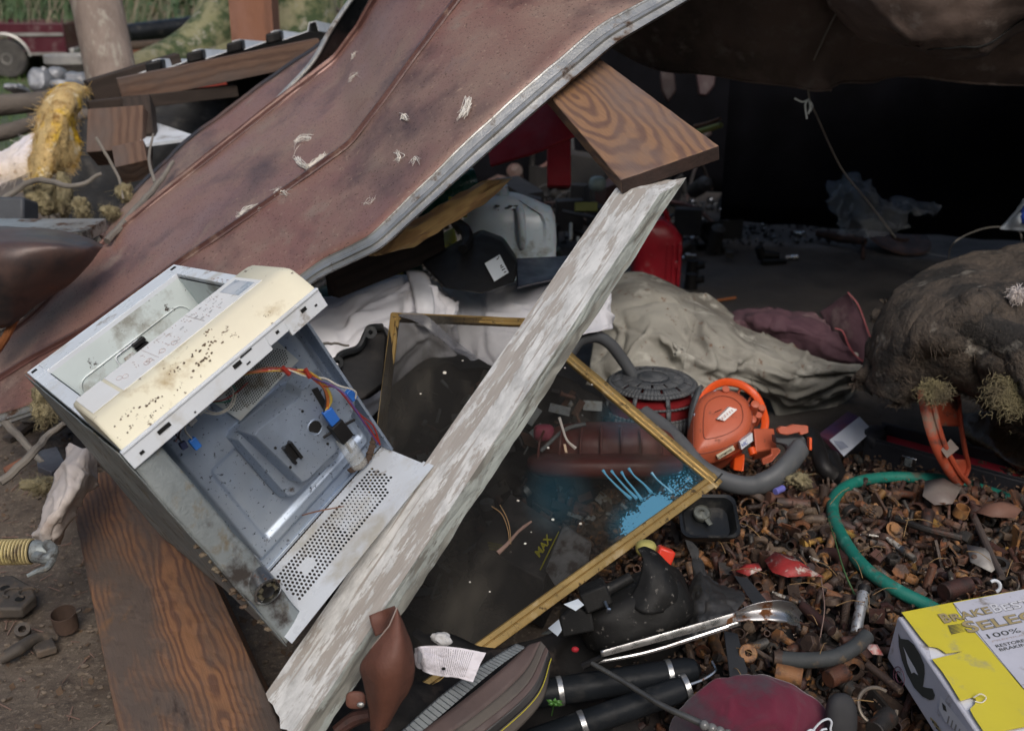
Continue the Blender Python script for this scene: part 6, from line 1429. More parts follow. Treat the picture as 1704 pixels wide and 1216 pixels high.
# ================================================================== LEAF BLOWER
m_org = mat('orange_plastic', (.46, .10, .045), (.40, .095, .048), vs=3, rough=.5, spots=[((.32, .10, .06), 5, .62, .78, .8), ((.12, .05, .03), 24, .66, .74, .8)], bump=.06)
m_orgb = mat('bright_orange', (.72, .09, .015), (.62, .08, .015), rough=.4, bump=.05)
m_gry = mat('grey_handle', (.085, .09, .098), (.065, .07, .076), rough=.6, spots=[((.12, .115, .11), 9, .6, .76, .8)], bump=.25, bs=300, bd=.001)
def blower():
    t = thing('leaf_blower', 'orange and grey hand leaf blower lying on the bolt pile', 'leaf blower', W(1220, 790, 3.0))
    ax = (-FV * .55 + UV * .75 - RV * .28).normalized()       # fan axis
    c = W(1205, 700, 3.02)
    xx = (RV * .62 + UV * .62); xx = (xx - ax * xx.dot(ax)).normalized(); yy = ax.cross(xx)
    s = 3.0 / FP
    # housing: skewed rounded drum following the outline, top face + skirt
    top = [(1150, 690), (1156, 668), (1172, 652), (1198, 644), (1228, 650), (1250, 668), (1257, 692), (1254, 716), (1238, 735), (1205, 752), (1165, 762), (1150, 758), (1148, 725)]
    P = path([W(x, y, 2.93 + (y - 700) * -.0012) for x, y in top + top[:1]], 60)[:-1]
    cen = sum(P, Vector()) / len(P); dn = (-UV * .55 + FV * .85).normalized()
    def ringat(k, off, bul=0): return [cen + (p - cen) * k + dn * off - FV * bul for p in P]
    R = [ringat(.05, -.030), ringat(.4, -.028), ringat(.70, -.022), ringat(.82, -.014), ringat(.9, -.003), ringat(.975, .022), ringat(1.0, .040), ringat(1.02, .046), ringat(1.0, .052), ringat(.97, .056), ringat(.96, .10), ringat(.9, .14)]
    M().rings(R).build('fan_housing', m_org, t, smooth=40)
    sw = M(); sw.tube(ringat(.90, -.0045) + ringat(.90, -.0045)[:1], .0013, 5); sw.tube(ringat(.60, -.0265) + ringat(.60, -.0265)[:1], .001, 5); sw.build('mould_line', mat('orange_shadow_line', (.20, .05, .03)), t)
    for k_ in range(5): M().lathe(P[k_ * 12] + (cen - P[k_ * 12]) * .14 - dn * .002, -dn, [(.0, .004), (.005, .004), (.006, .0), (.006, -.004)], 12).build('screw', m_steel, t)
    # bright guard ring round the back with ribs
    g = M(); gr = path([W(x, y, d) for x, y, d in ((1158, 690, 2.98), (1166, 666, 3.0), (1182, 646, 3.03), (1205, 636, 3.06), (1232, 640, 3.08), (1254, 655, 3.08), (1266, 675, 3.06), (1273, 700, 3.02), (1270, 720, 3.0))], 46)
    g.tube(gr, [(.013, .008)] * 46, 8, flat=UV)
    go = g.build('guard_ring', m_orgb, t, smooth=40, bevel=.001)
    for i in range(3, 46, 5): M().tube([gr[i], gr[i] + dn * .05 + (cen - gr[i]) * .12], .0045, 6).build('guard_rib', m_org, t)
    for x, y, d in ((1208, 647, 2.96), (1268, 678, 3.0), (1262, 690, 2.98)): M().cyl(W(x, y, d), W(x, y, d) + dn * .05, .011, .011, 12).build('guard_boss', m_org, t)
    for x, y in ((1257, 672), (1252, 697)): M().lathe(W(x, y, 2.93), dn, [(.008, -.002), (.0125, 0), (.014, .035), (.014, .06)], 16).build('screw_boss', m_org, t)
    M().prism(WP([(1254, 712, 2.96), (1288, 712, 3.0), (1293, 745, 2.98), (1258, 752, 2.94)]), FV * .05 - UV * .03).build('neck', m_org, t, bevel=.004)
    M().cyl(W(1250, 745, 2.93), W(1254, 757, 2.92), .011, .012, 16).build('fuel_cap', m_orgb, t, bevel=.002)
    M().prism(WP([(1222, 762, 2.95), (1240, 755, 2.94), (1238, 785, 2.9), (1220, 782, 2.92)]), FV * .05).build('outlet', m_orgb, t, bevel=.004)
    # grey tube handle: thick arm sweeping under the housing and up to the switch
    hp = path([W(x, y, d) for x, y, d in ((1070, 690, 3.02), (1105, 715, 2.96), (1135, 745, 2.90), (1165, 778, 2.85), (1205, 800, 2.82), (1248, 808, 2.80), (1285, 796, 2.80), (1312, 772, 2.82), (1332, 745, 2.86))], 60)
    M().tube(hp, [(.030, .024)] * 20 + [(.028, .022)] * 20 + [(.031, .024)] * 20, 18, flat=UV).build('handle', m_gry, t, smooth=80)
    M().prism(WP([(1288, 722, 2.92), (1300, 728, 2.9), (1338, 725, 2.88), (1348, 745, 2.86), (1318, 768, 2.84), (1308, 742, 2.88), (1290, 738, 2.92)]), FV * .035).build('handle_grip', m_gry, t, bevel=.006)
    M().prism(WP([(1293, 714, 2.88), (1300, 709, 2.88), (1310, 710, 2.88), (1320, 706, 2.87), (1345, 708, 2.86), (1346, 720, 2.85), (1332, 724, 2.85), (1330, 719, 2.86), (1310, 724, 2.87), (1297, 722, 2.88)]), FV * .022).build('switch_lever', m_org, t, bevel=.003)
    M().prism(WP([(1268, 764, 2.86), (1284, 756, 2.87), (1283, 746, 2.87), (1296, 745, 2.86), (1300, 750, 2.85), (1285, 768, 2.84), (1270, 774, 2.85)]), FV * .02).build('trigger', m_org, t, bevel=.003)
    M().box(W(1347, 738, 2.85), RV * .004, UV * .018, FV * .012).build('stop_button', m_orgb, t, bevel=.002)
    def hp_(px, py, k=0):   # on the housing top
        return W(px, py, 2.93 + (py - 700) * -.0012 - .030 - k)
    lb = M().prism([W(1193, 697, 2.885), W(1214, 677, 2.895), W(1227, 681, 2.895), W(1206, 700, 2.883)], FV * .022).build('white_sticker', mat('sticker', (.75, .73, .72), bump=0), t, smooth=0)
    k = M()
    for x, y, l in ((1197, 696, 4), (1201, 694, 5), (1205, 690, 5), (1209, 687, 4), (1213, 684, 4), (1217, 682, 3)): k.tube([W(x, y, 2.880), W(x + 2.6, y + l * .8, 2.878)], .0011, 4)
    k.build('sticker_print', mat('sticker_ink', (.42, .08, .05), bump=0), lb)
    def side(px, py, l=0): return W(px, py, 2.86 + (1250 - px) * .0002 - l)
    pl_ = M().prism([side(1192, 757), side(1220, 741), side(1223, 748), side(1196, 764)], FV * .03).build('name_plate', mat('cream_plate', (.50, .45, .33), bump=0), t, smooth=0)
    text('plate_lettering', 'LAWNMOVES', side(1196, 763, .0015), side(1222, 747) - side(1196, 763), side(1192, 757) - side(1196, 764), .0095, m_hole, pl_, fat=.01, sx=.78, lift=0)
    sk_ = M().prism([side(1231, 735), side(1252, 720), side(1253, 733), side(1234, 748)], FV * .03).build('handwritten_tag', mat('tag_white', (.6, .62, .66), bump=0), t, smooth=0)
    text('tag_lettering', 'VIC', side(1235, 745, .0015), side(1253, 731) - side(1235, 745), side(1231, 735) - side(1234, 748), .016, mat('blue_ink', (.04, .08, .35), bump=0), sk_, fat=.01, sx=.85, lift=0)
    M().tube([W(1189, 698 - 12, 2.885), W(1201, 681, 2.89)], .0012, 4).build('moulded_mark', m_hole, t)
    return t
blower()
def fan():
    t = thing('vented_fan_cover', 'dark grey domed cover with vent slots between the screen and the orange blower', 'cover', W(1080, 700, 3.1))
    c = W(1084, 656, 3.15); ax = (UV * .93 - FV * .36).normalized(); xx = RV; yy = ax.cross(xx).normalized(); rx = .160; ry = .15
    def pt(r, h, a): return c + (xx * cos(a) * rx + yy * sin(a) * ry) * r + ax * h
    prof = [(0, .060), (.3, .059), (.62, .054), (.80, .046), (.88, .036), (.95, .008), (.965, .002), (1.0, -.028), (1.02, -.036), (1.03, -.085), (1.02, -.13)]
    NA = 72; m = M(); vs = [[pt(r, h, 2 * pi * k / NA) for k in range(NA)] for r, h in prof]
    for i in range(len(prof) - 1):
        for k in range(NA):
            if i in (4, 6) and k % 8 != 0: continue        # slot bands: only the struts stay
            if i in (1, 2) and k % 3 == 1 and (k // 3) % 2 == i % 2: continue
            q = [vs[i][k], vs[i][(k + 1) % NA], vs[i + 1][(k + 1) % NA], vs[i + 1][k]]; m.add(q, [(0, 1, 2, 3)])
    m.build('vented_dome', m_gry, t, solid=.004, smooth=40)
    r = M()
    for q, h in ((.22, .060), (.4, .0585), (.6, .055), (.78, .048)): r.tube([pt(q, h, a) for a in np.linspace(0, 2 * pi, 60)], .0022, 5)
    r.build('grille_ring', m_gry, t)
    M().lathe(c - ax * .13, ax, [(.13, 0), (.14, .0), (.14, .14), (.10, .15), (.02, .15)], 40).build('red_core', mat('dark_red_core', (.20, .012, .015), rough=.5), t)
    f = loft([[(1128, 700, 2.98), (1140, 712, 2.97), (1150, 722, 2.97)], [(1142, 672, 2.99), (1150, 680, 2.98), (1158, 690, 2.98)], [(1155, 648, 3.02), (1162, 650, 3.0), (1167, 650, 3.0)], [(1160, 636, 3.04), (1166, 640, 3.03), (1170, 645, 3.03)]], 20, 8)
    f = loft([[(1148, 728, 2.95), (1154, 730, 2.95), (1160, 722, 2.95)], [(1145, 700, 2.96), (1152, 690, 2.95), (1158, 680, 2.96)], [(1148, 675, 2.98), (1158, 660, 2.97), (1166, 655, 2.98)], [(1156, 652, 3.0), (1166, 640, 3.0), (1171, 645, 3.02)]], 20, 8)
    M().grid(f).build('deflector', m_gry, t, solid=.002)
    M().tube(path(WP([(950, 585, 3.05), (965, 566, 3.05), (992, 560, 3.08), (1015, 572, 3.1), (1035, 597, 3.13), (1052, 622, 3.15)]), 30), .019, 14).build('carry_handle', m_gry, t, smooth=80)
fan()

# ================================================================== RIGHT SIDE: insulation, tool case, hose
m_insd = mat('sooty_insulation', (.06, .046, .035), (.12, .092, .07), vs=5, rough=.97, spots=[((.34, .30, .10), 2.6, .60, .72), ((.02, .017, .015), 5, .5, .62), ((.22, .20, .17), 11, .64, .76)], bump=1, bs=70, bd=.012)
m_tuft = mat('dirty_yellow_fibre', (.22, .19, .10), (.10, .08, .05), vs=9, rough=.95, bump=0)
def right_insulation():
    t = thing('insulation_heap', 'large sooty grey brown insulation heap with yellow patches at the right edge', 'insulation', W(1640, 720, 2.95))
    g = loft([[(1446, 640, 3.0), (1462, 655, 2.9), (1478, 660, 2.86), (1500, 668, 2.88)], [(1458, 575, 3.02), (1480, 590, 2.85), (1500, 610, 2.8), (1520, 640, 2.84)], [(1480, 515, 3.05), (1510, 540, 2.8), (1530, 580, 2.74), (1538, 662, 2.9)],
              [(1530, 465, 3.1), (1560, 520, 2.76), (1575, 590, 2.7), (1580, 640, 2.85)], [(1590, 440, 3.12), (1610, 510, 2.76), (1625, 590, 2.68), (1612, 650, 2.85)], [(1650, 425, 3.12), (1670, 510, 2.74), (1680, 600, 2.64), (1660, 672, 2.8)],
              [(1710, 405, 3.12), (1730, 500, 2.72), (1735, 620, 2.6), (1710, 712, 2.8)], [(1800, 390, 3.1), (1830, 500, 2.7), (1830, 640, 2.6), (1800, 735, 2.8)], [(1900, 400, 3.2), (1940, 520, 2.9), (1930, 660, 2.8), (1890, 800, 2.8)]], 150, 110, True, True, amp=.018, fs=4, wr=.004, wfs=4, seed=5)
    g = creases(g, 22, .045, .06, 21)
    M().grid(g).build('batt', m_insd, t, solid=.02, smooth=180, off=1)
    h = M(); r = random.Random(9)
    for _ in range(17000):
        i = r.randrange(150); j = r.choice([r.randrange(110), r.randrange(110), 0, 109]); p = g[i][j]
        if i < 149 and j < 109: d0 = (g[i + 1][j] - p).normalized() * r.gauss(0, .35) + (g[i][j + 1] - p).normalized() * r.gauss(.6, .4)
        else: d0 = Vector((r.gauss(0, .5), 0, -.5))
        d = (d0 - FV * abs(r.gauss(0, .22))) * r.uniform(.015, .055); e = Vector((r.gauss(0, 1), r.gauss(0, 1), r.gauss(0, 1))) * .006
        h.tube([p - FV * .001, p + d * .5 + e, p + d], [.0012, .0010, .0004], 3, caps=False)
    h.build('loose_fibres', mat('brown_fibres', (.12, .09, .066), (.055, .042, .034), vs=14, rough=.95, spots=[((.30, .27, .21), 9, .62, .76)], bump=0), t, smooth=0)['kind'] = 'stuff'
    for i, (x, y, d, rx, ry) in enumerate([(1557, 652, 2.74, 22, 18), (1685, 655, 2.62, 38, 30), (1692, 490, 2.68, 9, 12)]):
        c_, X_, Y_, Z_ = B(x, y, d, rx, ry, .03); hb = M()
        for _ in range([1800, 3600, 400][i]):
            q = c_ + X_ * r.gauss(0, .45) + Y_ * r.gauss(0, .45) + Z_ * r.uniform(-.6, .8); dd = (X_ * r.gauss(0, .6) + Y_ * r.gauss(-.5, .7) + Z_ * r.gauss(0, .4)).normalized() * r.uniform(.008, .022)
            hb.tube([q, q + dd * .5 + Vector((r.gauss(0, .003), 0, r.gauss(0, .003))), q + dd], [.0010, .0008, .0004], 3, caps=False)
        hb.build('yellow_tuft', m_tuft if i < 2 else m_ins_w, t, smooth=0)['kind'] = 'stuff'
    return g
right_insulation()
# a low brown carton and rags carry the heap from below
M().box(G(1880, 720, .16), Vector((.28, .05, 0)), Vector((-.05, .22, 0)), Vector((0, 0, .15))).build('wet_carton', mat('wet_carton', (.09, .06, .035), (.06, .04, .025), rough=.7), label='brown wet carton under the insulation heap at the right edge', cat='carton', bevel=.01)
m_wet = mat('wet_brown', (.075, .042, .022), (.045, .03, .02), vs=4, rough=.3, spots=[((.09, .09, .10), 5, .58, .7, .2)], bump=.5, bs=25, bd=.006)
M().grid(loft([[(1590, 690, 3.3), (1600, 720, 3.25), (1640, 750, 3.18)], [(1660, 690, 3.2), (1680, 740, 3.1), (1690, 775, 3.02)], [(1760, 700, 3.1), (1780, 760, 3.0), (1790, 815, 2.9)]], 30, 24, amp=.012, fs=6)).build('wet_board', m_wet, label='wet brown board on the floor below the insulation heap', cat='board', solid=.015)
def orange_tool():
    t = thing('orange_tool', 'faded orange steel handle hanging out of the insulation heap', 'tool', W(1600, 800, 2.95))
    mo = mat('worn_orange_paint', (.42, .07, .03), (.30, .06, .03), vs=8, rough=.55, spots=[((.22, .16, .12), 11, .58, .7, .8), ((.08, .04, .03), 16, .62, .72, .8)], bump=.2)
    L_ = path(WP([(1520, 585, 2.92), (1532, 640, 2.86), (1545, 700, 2.83), (1560, 745, 2.84), (1582, 785, 2.88), (1598, 803, 2.92)]), 40)
    Rr = path(WP([(1588, 590, 3.0), (1594, 650, 2.96), (1598, 700, 2.93), (1606, 750, 2.92), (1611, 778, 2.93), (1600, 803, 2.93)]), 40)
    M().tube(L_, [(.016, .011)] * 40, 10, flat=RV).build('left_arm', mo, t, smooth=50)
    M().tube(path([p + RV * .022 - FV * .006 for p in L_], 40), .008, 8).build('arm_ridge', mo, t)
    M().tube(Rr, [(.006, .012)] * 40, 8, flat=RV).build('right_arm', mo, t, smooth=50)
    rows = [[L_[i].lerp(Rr[i], k / 6) + FV * (.02 * sin(pi * k / 6)) for k in range(7)] for i in list(range(0, 18)) + []]
    M().grid(rows).build('web', mo, t, solid=.003)
    rows = [[L_[i].lerp(Rr[i], k / 6) + FV * (.016 * sin(pi * k / 6)) for k in range(7)] for i in range(27, 40)]
    M().grid(rows).build('web', mo, t, solid=.003)
    M().prism(WP([(1566, 748, 2.83), (1582, 730, 2.83), (1596, 746, 2.83), (1576, 762, 2.82)]), FV * .003).build('rust_plate', mat('grey_rust', (.17, .13, .11), (.25, .22, .2), rough=.8), t)
orange_tool()
M().tube(path([W(1588, 800, 2.94), W(1608, 835, 2.8), W(1632, 885, 2.62), W(1650, 925, 2.5), W(1668, 960, 2.4)], 30), [.011, .010, .009, .008], 10).build('iron_rod', mat('dark_iron', (.07, .055, .05), (.10, .07, .055), rough=.75, bump=.5), label='dark iron rod running from the orange tool down into the bolts', cat='rod')
def case():
    t = thing('tool_case', 'long open black case with red lining and a silver latch', 'case', G(1560, 830, 0)); mc = mat('navy_black_case', (.012, .013, .018), (.02, .02, .026), rough=.6, bump=.3, bs=200); ml = mat('red_lining', (.36, .008, .025), (.28, .006, .02), rough=.9)
    a, b = G(1432, 776, .03), G(1790, 880, .03); x = (b - a).normalized(); y = Vector((-x.y, x.x, 0)); z = Vector((0, 0, 1)); L = (b - a).length; w = .16; h = .10
    q = lambda u, v, k: a + x * L * u + y * w * v + z * h * k
    def wall(u0, u1, v0, v1, k0, k1, nm, m_=mc, bv=.004): M().hexa([q(u0, v0, k0), q(u1, v0, k0), q(u1, v1, k0), q(u0, v1, k0), q(u0, v0, k1), q(u1, v0, k1), q(u1, v1, k1), q(u0, v1, k1)]).build(nm, m_, t, bevel=bv)
    wall(0, 1, 0, .08, 0, 1, 'front_wall'); wall(0, 1, .92, 1, 0, 1.05, 'back_wall'); wall(0, .03, .08, .92, 0, 1, 'end_wall'); wall(.97, 1, .08, .92, 0, 1, 'end_wall'); wall(.0, 1, .08, .92, 0, .1, 'base')
    wall(.035, .965, .10, .90, .1, .72, 'red_lining', ml, .01)
    M().tube([q(.04, .07, 1.02), q(.96, .07, 1.02)], .004, 6).build('edge_piping', mc, t)
    lt = M(); lt.hexa([q(.195, -.04, .40), q(.27, -.04, .40), q(.27, .0, .40), q(.195, .0, .40), q(.195, -.04, .82), q(.27, -.04, .82), q(.27, 0, .82), q(.195, 0, .82)])
    o = lt.build('latch', m_steel, t, bevel=.003); l2 = M()
    l2.hexa([q(.215, -.07, .5), q(.25, -.07, .5), q(.25, -.04, .5), q(.215, -.04, .5), q(.215, -.07, .76), q(.25, -.07, .76), q(.25, -.04, .76), q(.215, -.04, .76)]); l2.build('latch_tongue', m_galv, o, bevel=.002)
    M().ell(q(.02, .3, .9), x * .035, y * .05, z * .035, 14, .7, .2, 20).build('rolled_flap', mc, t)
    M().tube(path([q(-.03, .0, .3), q(.05, -.12, .05), q(.12, -.15, -.1), q(.22, -.1, -.1)], 16), .012, 8).build('strap', mat('grey_strap', (.05, .048, .045)), t)
case()
wbx = thing('small_carton', 'small white and dark blue carton tipped on edge by the tool case', 'carton', G(1415, 760, 0))
f = WP([(1380, 732, 3.16), (1430, 693, 3.28), (1452, 716, 3.24), (1404, 759, 3.10)])
M().prism(f, FV * .05 + UV * .015 - RV * .02).build('box', mat('blue_card', (.04, .03, .10), (.10, .03, .05), vs=10, rough=.5), wbx, bevel=.002)
M().prism([p - FV * .002 for p in f], FV * .0015).build('white_face', mat('pale_blue_card', (.50, .54, .62), (.42, .45, .52), rough=.6), wbx, smooth=0)
k = M()
for i in range(5): k.tube([W(1388 + i * 3.2, 733 + i * .4, 3.12), W(1400 + i * 2.8, 748 - i * 1, 3.10)], .0012, 4)
k.build('face_print', mat('blue_grey_ink', (.12, .15, .25)), wbx)
for x, y, lb in ((1362, 752, 'black rubber bend between the blower handle and the small carton'), (1395, 790, 'black hose end below the small carton')):
    M().tube(path([W(x - 12, y - 30, 3.1), W(x, y, 3.0), W(x + 8, y + 25, 2.95), W(x + 25, y + 40, 2.95)], 16), .025, 12).build('rubber_hose', m_black, label=lb, cat='hose')
fluff('insulation_tuft', [B(1335, 800, 2.78, 20, 13, .02)], m_ins_p, 'pale green insulation tuft under the blower handle', 'insulation', hair=150, hl=.02, amp=.6)
M().cyl(W(1290, 818, 2.62), W(1303, 812, 2.64), .009, .009, 14).build('plastic_ferrule', mat('lilac_plastic', (.16, .16, .48), rough=.4), label='small lilac plastic cap under the grey blower handle', cat='cap', bevel=.001)
m_hose = mat('green_hose', (.005, .13, .10), (.01, .16, .12), vs=14, rough=.55, spots=[((.10, .08, .06), 20, .6, .72, .9), ((.05, .22, .18), 30, .62, .72, .6)], bump=.3)
hz = .155
HP = path([G(1600, 1040, .15), G(1545, 1008, hz), G(1490, 980, hz + .01), G(1440, 945, hz + .015), G(1405, 900, hz + .015), G(1386, 855, hz + .01), G(1392, 823, hz), G(1425, 802, hz - .01), G(1475, 794, hz - .02), G(1530, 795, hz - .03), G(1580, 800, .10), G(1640, 816, .09), G(1704, 840, .08), G(1800, 880, .07)], 150)
M().tube(HP, .0165, 16).build('garden_hose', m_hose, label='green garden hose curving over the rusty bolts', cat='hose', smooth=80)

# ================================================================== THE PILE OF BOLTS
def rustm(name, a, b, sp, rough=.62, metal=0, seed=0): return mat(name, a, b, vs=28, rough=rough, metal=metal, spots=sp, bump=.8, bs=240, bd=.0016, rnd=.6)
m_r = [rustm('dark_rust', (.045, .026, .019), (.075, .038, .024), [((.20, .075, .025), 40, .56, .7)]), rustm('orange_rust', (.21, .09, .035), (.13, .052, .024), [((.22, .12, .05), 50, .58, .72), ((.04, .022, .016), 35, .55, .68)]),
       rustm('red_rust', (.095, .040, .028), (.058, .027, .020), [((.04, .025, .02), 30, .52, .66)]), rustm('oily_steel', (.04, .037, .035), (.08, .07, .062), [((.12, .055, .03), 35, .56, .68)], .5, .5),
       rustm('brown_rust', (.08, .052, .036), (.05, .032, .024), [((.15, .10, .065), 60, .58, .72)]), rustm('yellow_zinc', (.34, .20, .05), (.22, .11, .035), [((.08, .04, .02), 40, .54, .68)], .6, .3)]
def smesh(name, mm, mt=None, sharp=32):
    me = bpy.data.meshes.new(name); me.from_pydata([tuple(v) for v in mm.v], [], mm.f); me.shade_smooth(); me.set_sharp_from_angle(angle=radians(sharp))
    if mt: me.materials.append(mt)
    return me
Z = Vector((0, 0, 1)); X1 = Vector((1, 0, 0)); Y1 = Vector((0, 1, 0)); O0 = Vector((0, 0, 0))
def hexring(r, h): return [Vector((r * cos(pi / 3 * k), r * sin(pi / 3 * k), h)) for k in range(6)]
def k_nut(R=.013, hgt=.011, bore=.55):
    m = M(); o = [Vector((R * cos(2 * pi * k / 12) * (1 if k % 2 == 0 else .866), R * sin(2 * pi * k / 12) * (1 if k % 2 == 0 else .866), 0)) for k in range(12)]
    cyl = lambda r, h: [Vector((r * cos(2 * pi * k / 12), r * sin(2 * pi * k / 12), h)) for k in range(12)]
    up = lambda L, h, s=1: [Vector((v.x * s, v.y * s, h)) for v in L]
    m.rings([cyl(R * bore, 0), up(o, 0, .93), up(o, hgt * .12), up(o, hgt * .88), up(o, hgt, .93), cyl(R * bore, hgt), cyl(R * bore, 0)], caps=False); return m
def k_bolt(L=.05, r=.0055, head=.011, sock=False, fl=False):
    m = M(); z = -L / 2; m.rings([hexring(head * .92, z), hexring(head, z + .001), hexring(head, z + .007), hexring(head * .9, z + .008)])
    if fl: m.lathe(O0, Z, [(head * 1.35, z + .007), (head * 1.35, z + .009)], 14)
    pr = [(r, z + .008), (r, z + .008 + L * .35)]; h = z + .008 + L * .35
    while h < L / 2: pr += [(r * .84, h + .0012), (r * 1.02, h + .0024)]; h += .0024
    pr.append((r * .7, h + .001)); m.lathe(O0, Z, pr, 9); return m
def k_washer(R=.016, b=.5, t=.0025): m = M(); m.lathe(O0, Z, [(R * b, 0), (R, 0), (R, t), (R * b, t), (R * b, 0)], 20, caps=False); return m
def k_collar(R=.018, b=.55, t=.014): m = M(); m.lathe(O0, Z, [(R * b, 0), (R * .9, 0), (R, .002), (R, t - .002), (R * .9, t), (R * b, t), (R * b, 0)], 20, caps=False); return m
def k_pipe(L=.06, R=.010): m = M(); m.lathe(O0, Z, [(R * .7, -L / 2), (R, -L / 2), (R, L / 2), (R * .7, L / 2), (R * .7, -L / 2)], 14, caps=False); return m
def k_lug(R=.012): m = M(); m.rings([hexring(R, 0), hexring(R, .014)]); m.lathe(O0, Z, [(R * .98, .014), (R * .6, .022), (R * .35, .022)], 12); return m
def k_stud(L=.07, r=.0045):
    m = M(); pr = []; h = -L / 2
    while h < L / 2:
        if abs(h) < L * .2: pr.append((r, h)); h += .006
        else: pr += [(r * .84, h), (r, h + .0012)]; h += .0024
    m.lathe(O0, Z, pr, 9); return m
def k_sock(L=.032, R=.012): m = M(); m.lathe(O0, Z, [(R * .5, -L / 2), (R * .8, -L / 2), (R * .82, 0), (R, .003), (R, L / 2), (R * .78, L / 2), (R * .74, .002), (R * .5, .0)], 16, caps=False); m.rings([hexring(R * .76, L / 2 - .001), hexring(R * .72, 0)], caps=False); return m
def k_plate(a=.03, b=.012, t=.0025): 
    m = M(); m.box(O0, X1 * a, Y1 * b, Z * t); m.cyl(Vector((a * .5, 0, t)), Vector((a * .5, 0, t + .002)), b * .45, b * .45, 10); return m
def k_bracket(a=.02, b=.012): m = M(); m.box(O0, X1 * a, Y1 * b, Z * .0015); m.box(Vector((a, 0, a * .6)), X1 * .0015, Y1 * b, Z * a * .6); return m
def k_ring(R=.016, r=.0028, a1=5.6): return M().ring(O0, Z, R, r, 20, 6, 0, a1)
def k_spring(R=.007, n=6, L=.035): return M().tube([Vector((R * cos(q), R * sin(q), L * q / (2 * pi * n) - L / 2)) for q in np.linspace(0, 2 * pi * n, n * 11)], .0013, 5)
def k_elbow(R=.011): return M().tube(path([Vector((-.025, 0, 0)), Vector((0, 0, 0)), Vector((.016, .012, 0)), Vector((.018, .034, 0))], 9), [R * 1.15, R, R, R, R * 1.15], 12)
def k_cup(R=.016): return M().lathe(O0, Z, [(R * .3, 0), (R * .85, 0), (R, .004), (R * .9, .024), (R * .8, .024), (R * .82, .006), (R * .3, .004)], 18, caps=False)
def k_rock(R=.014, s=0): return M().ell(O0, X1 * R, Y1 * R * .75, Z * R * .6, 6, .8, .5, 60, s)
KIND = [('hex_nut', 'nut', k_nut(), 'hexagonal nut'), ('hex_nut', 'nut', k_nut(.0155, .014, .6), 'thick hexagonal nut'), ('hex_bolt', 'bolt', k_bolt(), 'hexagon head bolt'), ('hex_bolt', 'bolt', k_bolt(.07, .0065, .013, fl=True), 'long flanged bolt'),
        ('hex_bolt', 'bolt', k_bolt(.035, .007, .0135), 'short thick bolt'), ('washer', 'washer', k_washer(), 'flat washer'), ('collar', 'collar', k_collar(), 'thick ring collar'), ('pipe_stub', 'pipe', k_pipe(), 'short pipe stub'),
        ('lug_nut', 'nut', k_lug(), 'coned wheel nut'), ('threaded_stud', 'stud', k_stud(), 'threaded stud'), ('wrench_socket', 'socket', k_sock(), 'stubby wrench socket'), ('metal_tab', 'tab', k_plate(), 'riveted metal tab'),
        ('angle_bracket', 'bracket', k_bracket(), 'small angle bracket'), ('split_ring', 'ring', k_ring(), 'open split ring'), ('coil_spring', 'spring', k_spring(), 'small coil spring'), ('pipe_elbow', 'pipe', k_elbow(), 'bent pipe elbow'), ('metal_cup', 'cup', k_cup(), 'hollow metal cup'), ('threaded_stud', 'stud', k_stud(.045, .006), 'short threaded stud')]
RN = ['dark rusty', 'orange rusty', 'red brown rusty', 'oily grey', 'brown rusty', 'yellowed']
KM = {}
def inpoly(x, y, P):
    c = False; j = len(P) - 1
    for i in range(len(P)):
        if (P[i][1] > y) != (P[j][1] > y) and x < (P[j][0] - P[i][0]) * (y - P[i][1]) / (P[j][1] - P[i][1]) + P[i][0]: c = not c
        j = i
    return c
PILE = [(1165, 880), (1235, 842), (1310, 820), (1400, 800), (1560, 805), (1704, 850), (1760, 900), (1760, 1000), (1495, 1018), (1478, 1100), (1560, 1230), (1380, 1230), (1330, 1135), (1240, 1115), (1190, 1120), (1080, 1115), (1180, 1050), (1230, 990), (1175, 930)]
def hump(x, y): return .018 * N((x * 7, y * 7, 2)) + .012 * N((x * 17, y * 17, 5))
def rndrot(r): 
    # mostly lying: tilt the axis towards the horizontal
    a, b, c = r.uniform(0, 2 * pi), r.gauss(pi / 2, .45) if r.random() < .72 else r.gauss(.2, .4), r.uniform(0, 2 * pi)
    return (Matrix.Rotation(a, 3, 'Z') @ Matrix.Rotation(b, 3, 'X') @ Matrix.Rotation(c, 3, 'Z'))
